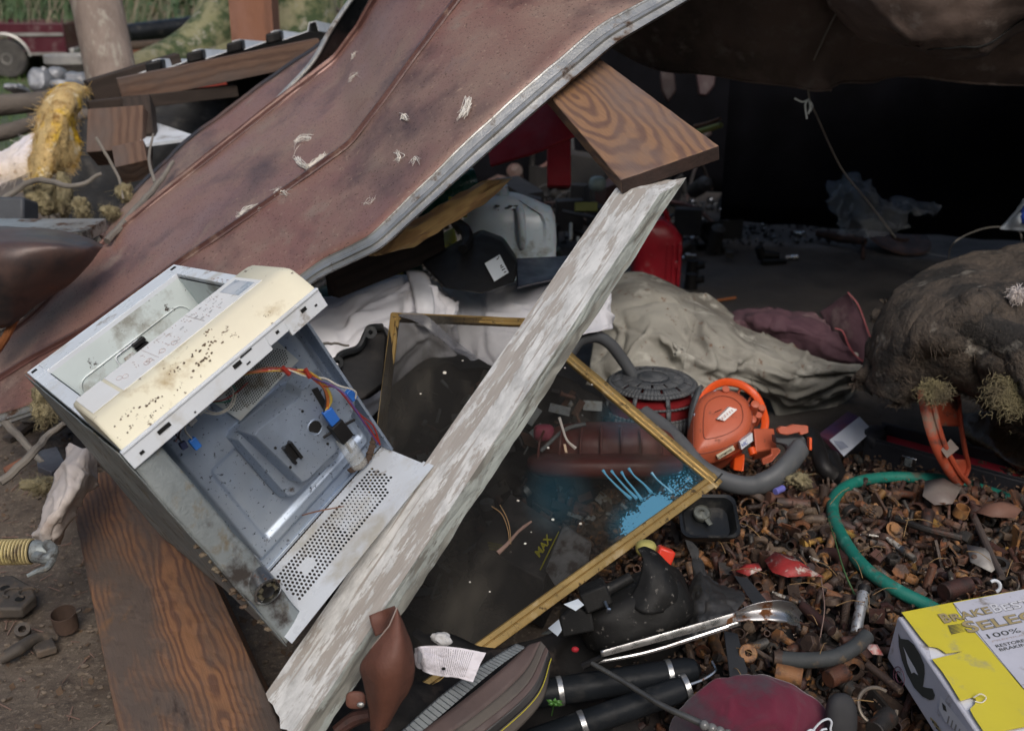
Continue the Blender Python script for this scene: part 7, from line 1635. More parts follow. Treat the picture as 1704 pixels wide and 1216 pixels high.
def bolts():
    r = random.Random(11); cnt = 0; cands = []
    tries = 0; pts = []
    while len(pts) < 620 and tries < 60000:
        tries += 1; x = r.uniform(1060, 1760); y = r.uniform(800, 1230)
        if not inpoly(x, y, PILE): continue
        mind = 12 + (y - 800) / 400 * 15
        if any((x - a) ** 2 + ((y - b) * 1.3) ** 2 < mind * mind for a, b in pts): continue
        pts.append((x, y))
    for x, y in pts:
        k = r.choices(range(len(KIND)), [9, 7, 11, 8, 9, 6, 7, 6, 6, 6, 5, 5, 3, 4, 2, 4, 5, 6])[0]; mi = r.choices(range(6), [32, 14, 20, 18, 22, 3])[0]
        nm, cat, mm, desc = KIND[k]
        if (k, mi) not in KM: KM[(k, mi)] = smesh(nm, mm, m_r[mi])
        o = bpy.data.objects.new(nm, KM[(k, mi)]); COL.objects.link(o)
        p = G(x, y, .13); p.z = H(p.x, p.y) + .045 + hump(p.x, p.y) + r.uniform(0, .008); s = r.uniform(.75, 1.55)
        o.matrix_local = Matrix.Translation(p) @ rndrot(r).to_4x4() @ Matrix.Scale(s, 4)
        hose = [(1600, 1000), (1545, 1008), (1490, 980), (1440, 945), (1405, 900), (1386, 855), (1392, 823), (1425, 802), (1530, 795), (1704, 840), (1760, 860), (1760, 1000)]
        where = ('inside the hose loop' + (' right of the iron rod' if x > 1590 + (y - 800) * .5 else ', lower part' if y > 870 else ', upper part')) if inpoly(x, y, hose) else \
            ('beside the burgundy cap' if x < 1400 else 'left of the yellow box') if y > 1050 else ('between the tongs and the red scrap' if x < 1330 and y > 960 else 'left of the silver tube' if x < 1420 and y > 960 else 'near the yellow box corner' if y > 960 else 'by the black tray' if x < 1270 else 'left of the green hose')
        sz = 'large ' if s > 1.4 and 'tab' not in desc else ''
        tag(o, sz + RN[mi] + ' ' + desc + ' ' + where, cat, sz + RN[mi] + ' ' + desc + 's ' + where)
    # the mass below: small pieces joined, one object per tint
    base = [np.array([tuple(v) for v in mm.v]) for _, _, mm, _ in KIND]; low = [(0, k_nut()), (2, k_bolt(.04, .0065, .012)), (5, k_washer()), (7, k_pipe(.035, .008)), (9, k_stud(.04, .005)), (11, k_plate(.02, .009)), (12, k_rock(.013, 1)), (13, k_rock(.010, 3)), (6, k_collar(.014, .5, .012))]
    for mi in range(6):
        V = []; Fc = []; o_ = 0
        for _ in range([2200, 420, 1200, 1400, 1000, 30][mi]):
            y = 1.62 + 1.45 * r.random(); x = .10 + 2.0 * r.random()
            e = ((x - 1.15) / 1.02) ** 4 + ((y - 2.28) / .72) ** 4
            if e > 1: continue
            mm = low[r.randrange(len(low))][1]; v = np.array([tuple(q) for q in mm.v]); Rm = np.array(rndrot(r)); s = r.uniform(.6, 1.3)
            z = H(x, y) + hump(x, y) + r.uniform(.0, .045) - .03 * max(0, e - .5)
            V.append(v @ Rm.T * s + np.array([x, y, z])); Fc += [tuple(i + o_ for i in f) for f in mm.f]; o_ += len(v)
        V = np.concatenate(V); me = bpy.data.meshes.new('small_hardware'); me.from_pydata(V.tolist(), [], Fc); me.shade_smooth(); me.set_sharp_from_angle(angle=radians(32)); me.materials.append(m_r[mi])
        o = bpy.data.objects.new('small_hardware', me); COL.objects.link(o); tag(o, RN[mi] + ' small bolts, nuts and scraps making up the hardware pile', 'hardware', None, 'stuff')
bolts()
m_pore = mat('dirty_porcelain', (.60, .58, .54), (.42, .38, .33), vs=30, rough=.4, spots=[((.10, .08, .06), 60, .56, .68, .8)])
def plug(x0, y0, x1, y1, lb, z=.19):
    a, b = G(x0, y0, z), G(x1, y1, z); ax = b - a; L = ax.length; s = L / .085; t = thing('spark_plug', lb, 'spark plug', a)
    l = lambda pr, nm, m_: M().lathe(a, ax, [(r * s, h * s) for r, h in pr], 16).build(nm, m_, t)
    l([(.002, 0), (.0035, .001), (.0035, .008), (.0045, .009), (.0052, .012), (.0044, .014), (.0054, .017), (.0044, .019), (.0054, .022), (.0046, .024), (.0056, .027), (.0058, .045)], 'insulator', m_pore)
    x, y = basis(ax); z_ = ax.normalized(); R = .0105 * s
    M().rings([[a + z_ * h * s + (x * cos(k * pi / 3) + y * sin(k * pi / 3)) * R for k in range(6)] for h in (.045, .057)]).build('hex', m_steel if 'silver' in lb else m_r[3], t)
    l([(.009, .057), (.009, .060), (.0065, .061)] + sum([[(.0070, .062 + k * .0025), (.0061, .0632 + k * .0025)] for k in range(7)], []) + [(.005, .081)], 'thread', m_r[3], ) if True else None
    M().tube([a + z_ * .081 * s + x * .006 * s, a + z_ * .085 * s + x * .006 * s, a + z_ * .085 * s], .0011 * s, 5).build('electrode', m_steel, t)
plug(1476, 895, 1525, 932, 'dirty silver spark plug lying inside the loop of green hose', .17)
plug(1462, 892, 1432, 888, 'small white spark plug stub lying against the green hose', .18)
plug(1347, 926, 1380, 944, 'white spark plug partly buried left of the green hose', .17)
plug(1285, 985, 1330, 1003, 'cream ribbed spark plug near the tongs tip', .19)
def pipe1():
    t = thing('silver_tube', 'speckled silver tube with a collar standing up from the bolts', 'tube', G(1425, 1052, .12)); mt_ = mat('speckled_zinc', (.50, .51, .52), (.30, .30, .30), vs=40, rough=.45, metal=.7, spots=[((.10, .06, .04), 70, .58, .68, .8)], bump=.4)
    a, b = G(1424, 1054, .14), G(1437, 985, .19); ax = b - a; L = ax.length
    M().lathe(a, ax, [(.012, 0), (.0125, .002), (.0125, L * .62), (.0145, L * .64), (.0145, L * .70), (.0135, L * .71), (.0135, L * .95), (.011, L)], 22).build('barrel', mt_, t)
    M().lathe(b, ax, [(.012, 0), (.014, .004), (.014, .014), (.006, .016)], 18).build('end_fitting', m_black, t)
pipe1()
def hosebit():
    t = thing('rubber_hose', 'short curved piece of grey black rubber hose lying on the bolts', 'hose', G(1380, 1100, .15))
    M().tube(path([G(1302, 1096, .18), G(1340, 1098, .185), G(1385, 1094, .19), G(1420, 1078, .195), G(1443, 1058, .20)], 40), .0165, 18).build('tube', mat('grey_rubber', (.045, .05, .052), (.03, .032, .034), vs=8, rough=.7, spots=[((.20, .13, .06), 8, .60, .70, .9)], bump=.4), t, smooth=80)
    c = G(1297, 1095, .18); M().lathe(c, G(1310, 1096, .18) - c, [(.008, -.012), (.015, -.012), (.017, -.004), (.017, .006)], 16).build('end_ring', m_r[4], t)
hosebit()
c = G(1243, 1088, .20); M().lathe(c, -FV + UV * .5, [(.0075, 0), (.017, 0), (.019, .003), (.019, .012), (.017, .014), (.0075, .014), (.0075, 0)], 26, caps=False).build('ring_collar', m_r[1], label='big rusty orange ring collar below the tongs', cat='collar')
c = G(1232, 1012, .19); M().lathe(c, -FV + UV * .3 - RV * .2, [(.009, 0), (.016, 0), (.018, .003), (.018, .02), (.016, .022), (.009, .022), (.009, 0)], 22, caps=False).build('ring_collar', m_r[2], label='rusty ring collar just above the tongs handle', cat='collar')
for x0, y0, x1, y1, r_, mi, lb in ((1335, 1128, 1290, 1118, .020, 1, 'fat rusty cap lying by the burgundy cap edge'), (1405, 1118, 1378, 1130, .019, 1, 'orange rusty cylinder right of the burgundy cap'), (1443, 1105, 1500, 1150, .0085, 4, 'long brown rusty bolt shank pointing at the yellow box'), (1400, 1066, 1442, 1062, .009, 2, 'red rusty pin above the rubber hose piece'),
                               (1480, 1190, 1455, 1216, .02, 3, 'greasy grey valve body at the bottom by the yellow box'), (1570, 985, 1612, 972, .021, 2, 'rusty cylinder standing behind the yellow box'), (1335, 1008, 1385, 1050, .013, 2, 'red rusty pipe running down from the tongs tip')):
    M().tube([G(x0, y0, .17), G(x1, y1, .17)], [r_, r_ * .96], 18).build('rusty_cylinder', m_r[mi], label=lb, cat='cylinder', bevel=.002)
M().ring(G(1460, 1175, .19), -FV + UV * .6, .036, .004, 30, 8, 0, 5.2).build('metal_hoop', mat('tarnished', (.18, .15, .12), rough=.5, metal=.6), label='open tarnished hoop at the bottom near the yellow box', cat='hoop')
M().ring(G(1655, 975, .2), -FV, .013, .004, 20, 8, 1, 4.6).build('white_ring', m_white, label='white curved clip behind the yellow box', cat='clip')
for x, y, z, a, l, lb in ((1500, 830, .16, .2, .05, 'dark pin by the hose top'),):
    pass
M().tube(path([G(1490, 862, .17), G(1540, 880, .175), G(1600, 895, .17)], 14), .010, 10).build('dark_bar', m_r[3], label='dark bar lying across the bolts inside the hose loop', cat='bar')
def leaf(name, pts, z, mt_, lb, cat, lift=.01):
    P = [G(x, y, z + (lift if i % 2 else 0)) for i, (x, y) in enumerate(pts)]; c = sum(P, Vector()) / len(P) + Vector((0, 0, lift)); m = M(); n = len(P)
    m.add(P + [c], [(i, (i + 1) % n, n) for i in range(n)]); return m.build(name, mt_, label=lb, cat=cat, solid=.001, smooth=180)
m_redf = mat('red_foil', (.38, .03, .03), (.22, .03, .025), vs=25, rough=.5, spots=[((.45, .38, .34), 30, .6, .68)], bump=.5)
leaf('torn_label', [(1272, 932), (1290, 918), (1318, 925), (1340, 940), (1355, 950), (1372, 960), (1340, 958), (1310, 960), (1285, 952)], .19, m_redf, 'torn red label scrap curled on the bolts', 'label', .012)
leaf('torn_label', [(1224, 950), (1240, 938), (1262, 936), (1268, 948), (1245, 958)], .18, m_redf, 'smaller torn red scrap left of the curled one', 'label')
leaf('foil_scrap', [(1608, 905), (1640, 912), (1665, 940), (1650, 952), (1615, 935)], .16, mat('grey_foil', (.35, .33, .31), (.2, .18, .16), vs=20, rough=.5), 'pale grey foil scrap right of the iron rod', 'scrap')
leaf('dry_leaf', [(1615, 850), (1640, 838), (1675, 832), (1700, 848), (1690, 862), (1650, 860)], .16, mat('brown_leaf', (.20, .10, .07), (.14, .07, .05), rough=.7), 'curled brown leaf lying over the green hose end', 'leaf', .02)
leaf('metal_flap', [(1540, 800), (1570, 795), (1600, 812), (1585, 838), (1555, 840), (1535, 825)], .17, mat('dull_grey_flap', (.22, .19, .17), (.12, .09, .08), rough=.6), 'dull grey metal flap lying on the hose', 'flap', .012)
leaf('tag', [(1436, 1100 - 30), (1460, 1072), (1470, 1090), (1452, 1088)], .19, mat('white_red_tag', (.5, .45, .42), (.4, .05, .04), vs=60), 'small red and white tag right of the rubber hose', 'tag')
M().box(G(1482, 882, .19), RV * .02, UV * .005, FV * .004)
nd = M(); r = random.Random(21)
for i in range(46):
    x = r.uniform(1180, 1700); y = r.uniform(830, 1180)
    if not inpoly(x, y, PILE): continue
    p = G(x, y, .19); a = r.uniform(0, 6.28); l = r.uniform(.03, .09); q = p + Vector((cos(a) * l, sin(a) * l, r.uniform(0, .03))); nd.tube(path([p, p.lerp(q, .5) + Vector((0, 0, .01)), q], 6), .0009, 4)
nd.build('pine_needles', mat('straw', (.30, .19, .08), (.2, .12, .06)), kind='stuff', label='dry pine needles sprinkled over the hardware pile', cat='needles')
M().tube(path([G(1425, 995, .16), G(1405, 950, .2), G(1390, 900, .2), G(1378, 862, .19)], 16), [.0022, .002, .0012], 5).build('grass_blade', mat('green_blade', (.05, .12, .04)), label='single green grass blade crossing left of the hose', cat='grass blade')
M().tube(path([G(1365, 1060, .2), G(1372, 1010, .2), G(1366, 960, .19)], 10), .0016, 5).build('weed_stalk', m_tw, label='thin dark stem standing left of the silver tube', cat='stem')

# ================================================================== BRAKE PARTS BOX
m_cardw = mat('white_card', (.55, .55, .62), (.48, .48, .54), vs=6, rough=.6, spots=[((.25, .22, .2), 20, .64, .74)], bump=.1)
m_cardy = mat('yellow_card', (.66, .56, .045), (.60, .50, .05), vs=4, rough=.5, spots=[((.40, .36, .16), 14, .62, .76), ((.22, .18, .06), 5, .66, .76)], bump=.1)
def brake_box():
    zt = .275
    t = thing('parts_box', 'torn yellow and white car parts box lying on the bolts at lower right', 'box', G(1600, 1150, .14))
    O = G(1503, 1022, zt); xd = (G(1704, 983, zt) - O).normalized(); yd = Vector((xd.y, -xd.x, 0)); 
    w, l, h = .46, .36, .105
    q = lambda u, v, k: O + xd * u + yd * v - Vector((0, 0, k)) + xd * (k * -.12)
    e = G(1645, 1225, zt) - O; e.z = 0; ed = e.normalized()           # the left edge as it lies in the photo
    q = lambda u, v, k: O + xd * u + ed * v - Vector((0, 0, k)) - xd * (k * .10)
    b = M(); b.hexa([q(-.012, -.002, h), q(w, -.002, h), q(w, l, h), q(-.012, l, h), q(-.012, -.002, .004), q(w, -.002, .004), q(w, l, .004), q(-.012, l, .004)]); b.build('carton', m_cardw, t, bevel=.004)
    P = lambda x, y, k=0.: G(x, y, zt + .002 + k)
    fl = [(1500, 1019), (1518, 1042), (1533, 1062), (1545, 1075), (1558, 1077), (1566, 1081), (1574, 1087), (1590, 1085), (1604, 1083), (1590, 1088), (1551, 1097), (1566, 1115), (1580, 1136), (1592, 1156), (1598, 1166), (1617, 1160), (1624, 1163), (1622, 1172), (1614, 1180), (1620, 1192), (1640, 1222)]
    m = M(); T_ = [P(*p) for p in fl] ; far = [O + xd * .10 + ed * l + Vector((0, 0, .002)), O + xd * w + ed * l + Vector((0, 0, .002)), O + xd * w + Vector((0, 0, .002)), P(1600, 999.5)]
    m.prism(T_ + far, Vector((0, 0, .0012))); lid = m.build('printed_lid', m_cardy, t, smooth=0)
    # white printed field
    wp = [P(1586, 1003, .0022), P(1596, 1020, .0022), P(1704, 1146, .0022), O + xd * w + ed * l * .86 + Vector((0, 0, .0042)), O + xd * w + Vector((0, 0, .0042))]
    M().prism(wp, Vector((0, 0, .0003))).build('white_field', m_cardw, lid, smooth=0)
    ink = mat('dark_ink', (.05, .055, .05), bump=0); M().tube([P(1586, 1003, .0024), P(1704, 1146, .0024)], .0008, 4).build('field_border', ink, lid)
    def fit(name, s, p0, p1, hh, mt_, fat=0, lift=0, shear=0):
        cu = bpy.data.curves.new(name, 'FONT'); cu.body = s; cu.offset = fat; cu.resolution_u = 3; cu.shear = shear; o = bpy.data.objects.new('tmp', cu); COL.objects.link(o)
        dg = bpy.context.evaluated_depsgraph_get(); me = o.evaluated_get(dg).to_mesh(); vs = [v.co.copy() for v in me.vertices]; fs = [tuple(p.vertices) for p in me.polygons]; bpy.data.objects.remove(o)
        x0, x1 = min(v.x for v in vs), max(v.x for v in vs); d = p1 - p0; L = d.length; x = d.normalized(); y = -ed; 
        M().add([p0 + x * ((v.x - x0) / (x1 - x0) * L) + y * (v.y / .7 * hh) + Vector((0, 0, lift)) for v in vs], fs).build(name, mt_, lid, smooth=0)
    tan = mat('tan_print', (.42, .33, .16), bump=0); gy = mat('grey_outline', (.17, .17, .17), bump=0); whp = mat('white_print', (.72, .72, .76), bump=0)
    for s, a, b_, hh, m2 in (('B', (1571, 1036), (1586, 1033), .029, tan), ('RAKE', (1587, 1033), (1652, 1019), .022, tan), ('B', (1656, 1019), (1670, 1016), .029, whp), ('EST', (1672, 1016), (1722, 1006), .022, whp), ('S', (1611, 1052), (1632, 1048), .034, tan), ('ELECT', (1634, 1048), (1760, 1022), .027, tan)):
        fit('lettering_outline', s, P(*a, .003), P(*b_, .003), hh, gy, .045, .0002); fit('lettering', s, P(*a, .003), P(*b_, .003), hh, m2, .012, .0006)
    fit('lettering', '100%', P(1646, 1062, .003), P(1700, 1051, .003), .014, ink, 0, .0003); fit('lettering', 'PREMIUM', P(1652, 1068, .003), P(1710, 1056, .003), .005, m_linef, 0, .0003)
    fit('lettering', 'RESTORES OE', P(1659, 1077, .003), P(1730, 1062, .003), .0085, ink, .01, .0003); fit('lettering', 'BRAKING PE', P(1665, 1083, .003), P(1736, 1068, .003), .0085, ink, .01, .0003)
    st = M()
    for i in range(7): st.add([P(1577 + i * .9, 1040 + i * 2.2, .0026), P(1608 + i * .6, 1036 + i * 2.0, .0026), P(1578 + i * .9, 1041.6 + i * 2.2, .0026)], [(0, 1, 2)])
    st.build('stripe_print', ink, lid, smooth=0)
    # dog-eared side face prints
    def S(x, y, k=.0016):         # ray onto the left side face
        a, b2, c2 = q(-.012, 0, h), q(-.012, l, h), q(-.012, 0, 0); n = (b2 - a).cross(c2 - a).normalized(); n = -n if n.dot(FV) > 0 else n
        r = W(x, y, 1) - CAMP; return CAMP + r * ((a - CAMP).dot(n) / r.dot(n)) + n * k
    sh = [(1496, 1053), (1500, 1062), (1513, 1064), (1522, 1072), (1532, 1088), (1539, 1105), (1540, 1120), (1537, 1142), (1545, 1144), (1553, 1145), (1557, 1156), (1555, 1163), (1548, 1164), (1536, 1158), (1522, 1143), (1510, 1120), (1502, 1098), (1497, 1075)]
    def flat(name, pts, mt_, k=.0016):
        P_ = [S(x, y, k) for x, y in pts]; m = M(); m.add(P_, [tuple(range(len(P_)))]); return m.build(name, mt_, t, smooth=0)
    flat('dark_emblem', sh, ink); flat('emblem_cutout', [(1505, 1075), (1509, 1088), (1512, 1103), (1519, 1120), (1523, 1118), (1530, 1123), (1524, 1110), (1515, 1095), (1510, 1085)], whp, .0026)
    flat('sticker', [(1567, 1157), (1585, 1180), (1612, 1214), (1600, 1222), (1575, 1200), (1564, 1178)], whp, .0022); flat('sticker_mark', [(1570, 1168), (1576, 1174), (1578, 1184), (1572, 1180)], ink, .0030)
    for i in range(4): flat('sticker_line', [(1581 + i * 6, 1190 + i * 7), (1583 + i * 6, 1192 + i * 7), (1580 + i * 6, 1204 + i * 6), (1578 + i * 6, 1202 + i * 6)], m_line, .0030)
    M().tube([S(1497 + 9 * cos(a) , 1126 + 17 * sin(a) + 4 * cos(a)) for a in np.linspace(0, 2 * pi, 26)], .0008, 4).build('round_stamp', mat('maroon_ink', (.16, .06, .09), bump=0), t)
    M().tube([S(1497 + 5 * cos(a), 1126 + 9 * sin(a) + 3 * cos(a)) for a in np.linspace(.4, 5, 18)], .0012, 4).build('stamp_core', mat('maroon_ink2', (.16, .06, .09), bump=0), t)
    for i in range(4): flat('gold_stripe', [(1550 + i * 3, 1192 + i * 5), (1561 + i * 3, 1203 + i * 5), (1562 + i * 3, 1207 + i * 5), (1550 + i * 3, 1196 + i * 5)], ink if i % 2 else tan, .0024)
    # torn paper curls at the notches
    for pts in ([(1545, 1076), (1560, 1079), (1573, 1088), (1560, 1096), (1550, 1097)], [(1598, 1167), (1617, 1161), (1623, 1165), (1614, 1181), (1606, 1180)]):
        M().prism([P(x, y, -.006) for x, y in pts], Vector((0, 0, .0005))).build('torn_edge', whp, t, smooth=0)
    M().tube(path([P(1620, 1160, .004), P(1632, 1154, .012), P(1641, 1160, .006), P(1634, 1168, .004), P(1622, 1166, .004)], 20), .0012, 4).build('glue_strand', m_lint, t)
    return t
brake_box()

# ================================================================== LOWER MIDDLE
def tray():
    t = thing('black_tray', 'black plastic tray holding a round grey pulley under the frame corner', 'tray', W(1175, 890, 2.5)); 
    z = (-FV + UV * .9).normalized(); c = W(1178, 862, 2.52); y = (UV - z * UV.dot(z)).normalized(); x = y.cross(z)
    def rrp(w, h, o, r=.025): return [c + z * o + x * (math.copysign(w - r, cos(a)) + r * cos(a)) + y * (math.copysign(h - r, sin(a)) + r * sin(a)) for a in np.linspace(.01, 2 * pi - .02, 40)]
    M().rings([rrp(.045, .035, -.02), rrp(.055, .045, -.02), rrp(.066, .056, .01), rrp(.074, .064, .012), rrp(.074, .064, .006), rrp(.06, .05, -.03), rrp(.02, .02, -.03, .01)], caps=True).build('pan', m_blackg, t, smooth=40)
    g = mat('pulley_grey', (.15, .16, .14), (.10, .10, .09), rough=.45, metal=.5); cc = c + x * -.012 + y * .018 - z * .006
    p = M().lathe(cc, z, [(.003, .0), (.007, .0), (.008, .006), (.012, .004), (.019, .004), (.021, .008), (.023, .004), (.021, -.008)], 26).build('pulley', g, t)
    M().tube([cc + z * .004, cc + z * .002 + x * .018 - y * .035], [(.009, .003), (.006, .003)], 8, flat=x).build('pulley_arm', g, t)
tray()
def shroud():
    t = thing('black_shroud', 'dusty black plastic shroud with a silver screw below the gold frame', 'shroud', W(1040, 1090, 2.15)); s = 2.1 / FP
    a = radians(22); X = RV * cos(a) + UV * sin(a); Y = UV * cos(a) - RV * sin(a)
    md = mat('dusty_black', (.009, .009, .009), (.014, .014, .014), rough=.55, spec=.2, spots=[((.05, .046, .042), 5, .6, .85, .85), ((.14, .13, .12), 60, .66, .72, .9)], bump=.2)
    M().ell(W(1052, 1016, 2.17), X * 104 * s, Y * 50 * s, FV * .10, 28, .62, .10, 5).build('shell', md, t, smooth=60)
    g = loft([[(1062, 912, 2.13), (1070, 935, 2.11), (1060, 975, 2.10), (1040, 1000, 2.1)], [(1075, 910, 2.14), (1090, 945, 2.10), (1085, 985, 2.08), (1070, 1020, 2.07)], [(1098, 925, 2.16), (1115, 955, 2.11), (1120, 990, 2.08), (1110, 1020, 2.08)], [(1128, 950, 2.2), (1142, 970, 2.16), (1146, 1000, 2.12), (1135, 1030, 2.12)]], 24, 24, amp=.006, fs=12)
    M().grid(g).build('fin', md, t, solid=.004, smooth=60)
    M().box(W(990, 990, 2.1), X * .03, Y * .022, FV * .04).build('block', md, t, bevel=.005); M().tube([W(1005, 985, 2.1), W(1050, 960, 2.11)], [.013, .012], 12).build('spout', md, t)
    M().prism(WP([(930, 1025, 2.09), (955, 1008, 2.08), (985, 1020, 2.07), (990, 1050, 2.06), (935, 1062, 2.08)]), FV * .05).build('lug', md, t, bevel=.005)
    sc = M(); p0, p1 = W(1007, 1001, 2.05), W(1013, 1015, 2.03); sc.cyl(p0, p1, .0035, .0035, 10); sc.cyl(p1, p1 - FV * .003 - UV * .002, .007, .006, 12); sc.build('screw', m_steel, t)
shroud()
M().box(W(1104, 927, 2.26), (RV * .9 - UV * .35) * .020, (UV * .9 + RV * .35) * .023, FV * .02).build('plastic_stopper', mat('bright_red_plastic', (.68, .045, .02), (.6, .04, .02), rough=.35, bump=.03), label='bright orange red plastic cap beside the black shroud', cat='cap', bevel=.005)
M().ell(W(1075, 912, 2.38), RV * .025, UV * .02, FV * .03, 10, .8).build('plastic_lump', mat('pale_yellow', (.42, .38, .12)), label='pale yellow plastic lump behind the red cap', cat='lump')
fb = loft([[(1140, 892, 2.42), (1150, 930, 2.35), (1140, 980, 2.28), (1120, 1040, 2.2), (1080, 1070, 2.15)], [(1160, 905, 2.4), (1170, 940, 2.32), (1172, 985, 2.22), (1165, 1035, 2.14), (1150, 1060, 2.12)], [(1172, 935, 2.36), (1195, 965, 2.3), (1205, 990, 2.22), (1200, 1025, 2.15), (1190, 1045, 2.13)], [(1178, 945, 2.36), (1215, 975, 2.3), (1240, 992, 2.24), (1225, 1015, 2.18), (1210, 1035, 2.15)]], 50, 50, amp=.015, fs=7, wr=.008, wfs=12)
M().grid(fb).build('plastic_bag', mat('dusty_black_film', (.02, .02, .021), (.032, .031, .03), vs=6, rough=.45, spots=[((.10, .095, .09), 6, .62, .82, .8)], bump=.5, bs=50), label='crumpled dusty black plastic bag between the shroud and the bolts', cat='bag', solid=.001, smooth=180)
for (P0, lb) in (([(1222, 958, 2.35), (1245, 962, 2.33), (1285, 1010, 2.22), (1262, 1018, 2.2)], 'upper black rubber strip slanting over the bolts'), ([(1205, 1050, 2.12), (1228, 1055, 2.12), (1245, 1120, 2.02), (1215, 1128, 2.0)], 'lower black rubber strip under the tongs')):
    M().prism(WP(P0), FV * .008).build('rubber_strip', mat('strip_rubber', (.03, .032, .036), rough=.6), label=lb, cat='strip', bevel=.001)
def tongs():
    t = thing('kitchen_tongs', 'stained stainless steel kitchen tongs with a scalloped tip', 'tongs', W(1150, 1060, 2.02))
    ms = mat('stained_steel', (.58, .58, .59), (.40, .39, .39), vs=9, rough=.30, metal=.95, spots=[((.20, .09, .04), 22, .63, .7, .8)], bump=.08)
    def arm(P0, w0, w1, nm, dep=.006):
        c = path(P0, 40); R = []
        for i, p in enumerate(c):
            u = i / 39; tdir = (c[min(i + 1, 39)] - c[max(i - 1, 0)]).normalized(); s_ = tdir.cross(FV).normalized(); w = w0 + (w1 - w0) * u
            if s_.dot(UV) < 0: s_ = -s_
            R.append([p + s_ * w + FV * dep, p + s_ * w, p + s_ * w * .2 - FV * .001, p - s_ * w, p - s_ * w + FV * dep])
        M().grid(R).build(nm, ms, t, solid=.0009, smooth=30)
    arm(WP([(1000, 1088, 2.01), (1080, 1066, 2.01), (1160, 1044, 2.02), (1225, 1026, 2.03)]), .0055, .0085, 'arm')
    arm(WP([(985, 1103, 2.04), (1075, 1086, 2.04), (1160, 1060, 2.04), (1232, 1036, 2.04)]), .0025, .004, 'arm')
    c = path(WP([(1220, 1026, 2.03), (1250, 1018, 2.02), (1290, 1015, 2.02), (1318, 1020, 2.03), (1334, 1032, 2.05)]), 40); R = []
    for i, p in enumerate(c):
        u = i / 39; w = .008 + .013 * sin(min(1, u * 1.5) * pi / 2) * (1 - max(0, u - .75) * 2.2); s_ = (UV + RV * .1).normalized()
        R.append([p + s_ * (w * q + (-.0028 * abs(sin(u * pi * 4.5)) if q == -1 else 0)) + FV * (.016 * (1 - q * q)) for q in np.linspace(1, -1, 13)])
    M().grid(R).build('scalloped_tip', ms, t, solid=.001, smooth=60)
    M().tube(path(WP([(1225, 1022, 2.02), (1260, 1014, 2.01), (1300, 1014, 2.01), (1335, 1033, 2.04)]), 24), .0012, 5).build('tip_rim', ms, t)
    M().tube([W(970, 1108, 2.04), W(1003, 1092, 2.03)], [.008, .006], 8).build('hinge', m_black, t)
tongs()
M().tube(path(WP([(985, 1103, 2.03), (1040, 1135, 1.98), (1100, 1172, 1.93), (1160, 1200, 1.89), (1260, 1248, 1.84)]), 40), [.005, .0055, .0065, .008], 12).build('thin_rod', mat('greasy_rod', (.06, .06, .058), (.12, .12, .115), rough=.35, metal=.5, bump=.1), label='thin greasy rod slanting down from the tongs hinge', cat='rod')
bd_ = M()
for i in range(5): bd_.ell(W(1172 + i * 13, 1206 + i * 5, 1.865), RV * .0095, UV * .0095, FV * .0095, 10)
bd_.build('ribbed_grip', mat('clear_grip', (.16, .16, .16), rough=.15), label='grey ribbed grip at the bottom over the burgundy cap', cat='grip', kind='stuff')
m_band = mat('silver_band', (.5, .52, .53), (.3, .3, .3), vs=20, rough=.35, metal=.8)
for (a, b, rr_, bands, lb) in (((872, 1158, 2.06), (1165, 1113, 2.1), .029, (.20, .82), 'upper black tube with silver bands under the tongs'), ((880, 1236, 1.98), (1150, 1140, 2.02), .026, (.33, .97), 'lower black tube with silver bands at the bottom')):
    p0, p1 = W(*a), W(*b); ax = p1 - p0; L = ax.length; t = thing('black_tube', lb, 'tube', p0)
    M().lathe(p0, ax, [(rr_ * .9, 0), (rr_, .004), (rr_, L - .03), (rr_ * .8, L - .01), (rr_ * .3, L)], 26).build('tube', mat('tube_black', (.008, .010, .012), (.013, .015, .018), rough=.4, spec=.12, spots=[((.03, .03, .03), 14, .66, .8, .7)]), t)
    for u in bands: M().lathe(p0.lerp(p1, u), ax, [(rr_, -.006), (rr_ * 1.05, -.005), (rr_ * 1.05, .005), (rr_, .006)], 26).build('silver_band', m_band, t)
M().tube(path(WP([(1140, 1141, 2.0), (1170, 1130, 2.02), (1190, 1115, 2.04), (1185, 1100, 2.06)]), 14), [.004, .003, .003], 6).build('wire_hook', m_steel, label='bent wire hook from the lower black tube end', cat='hook')
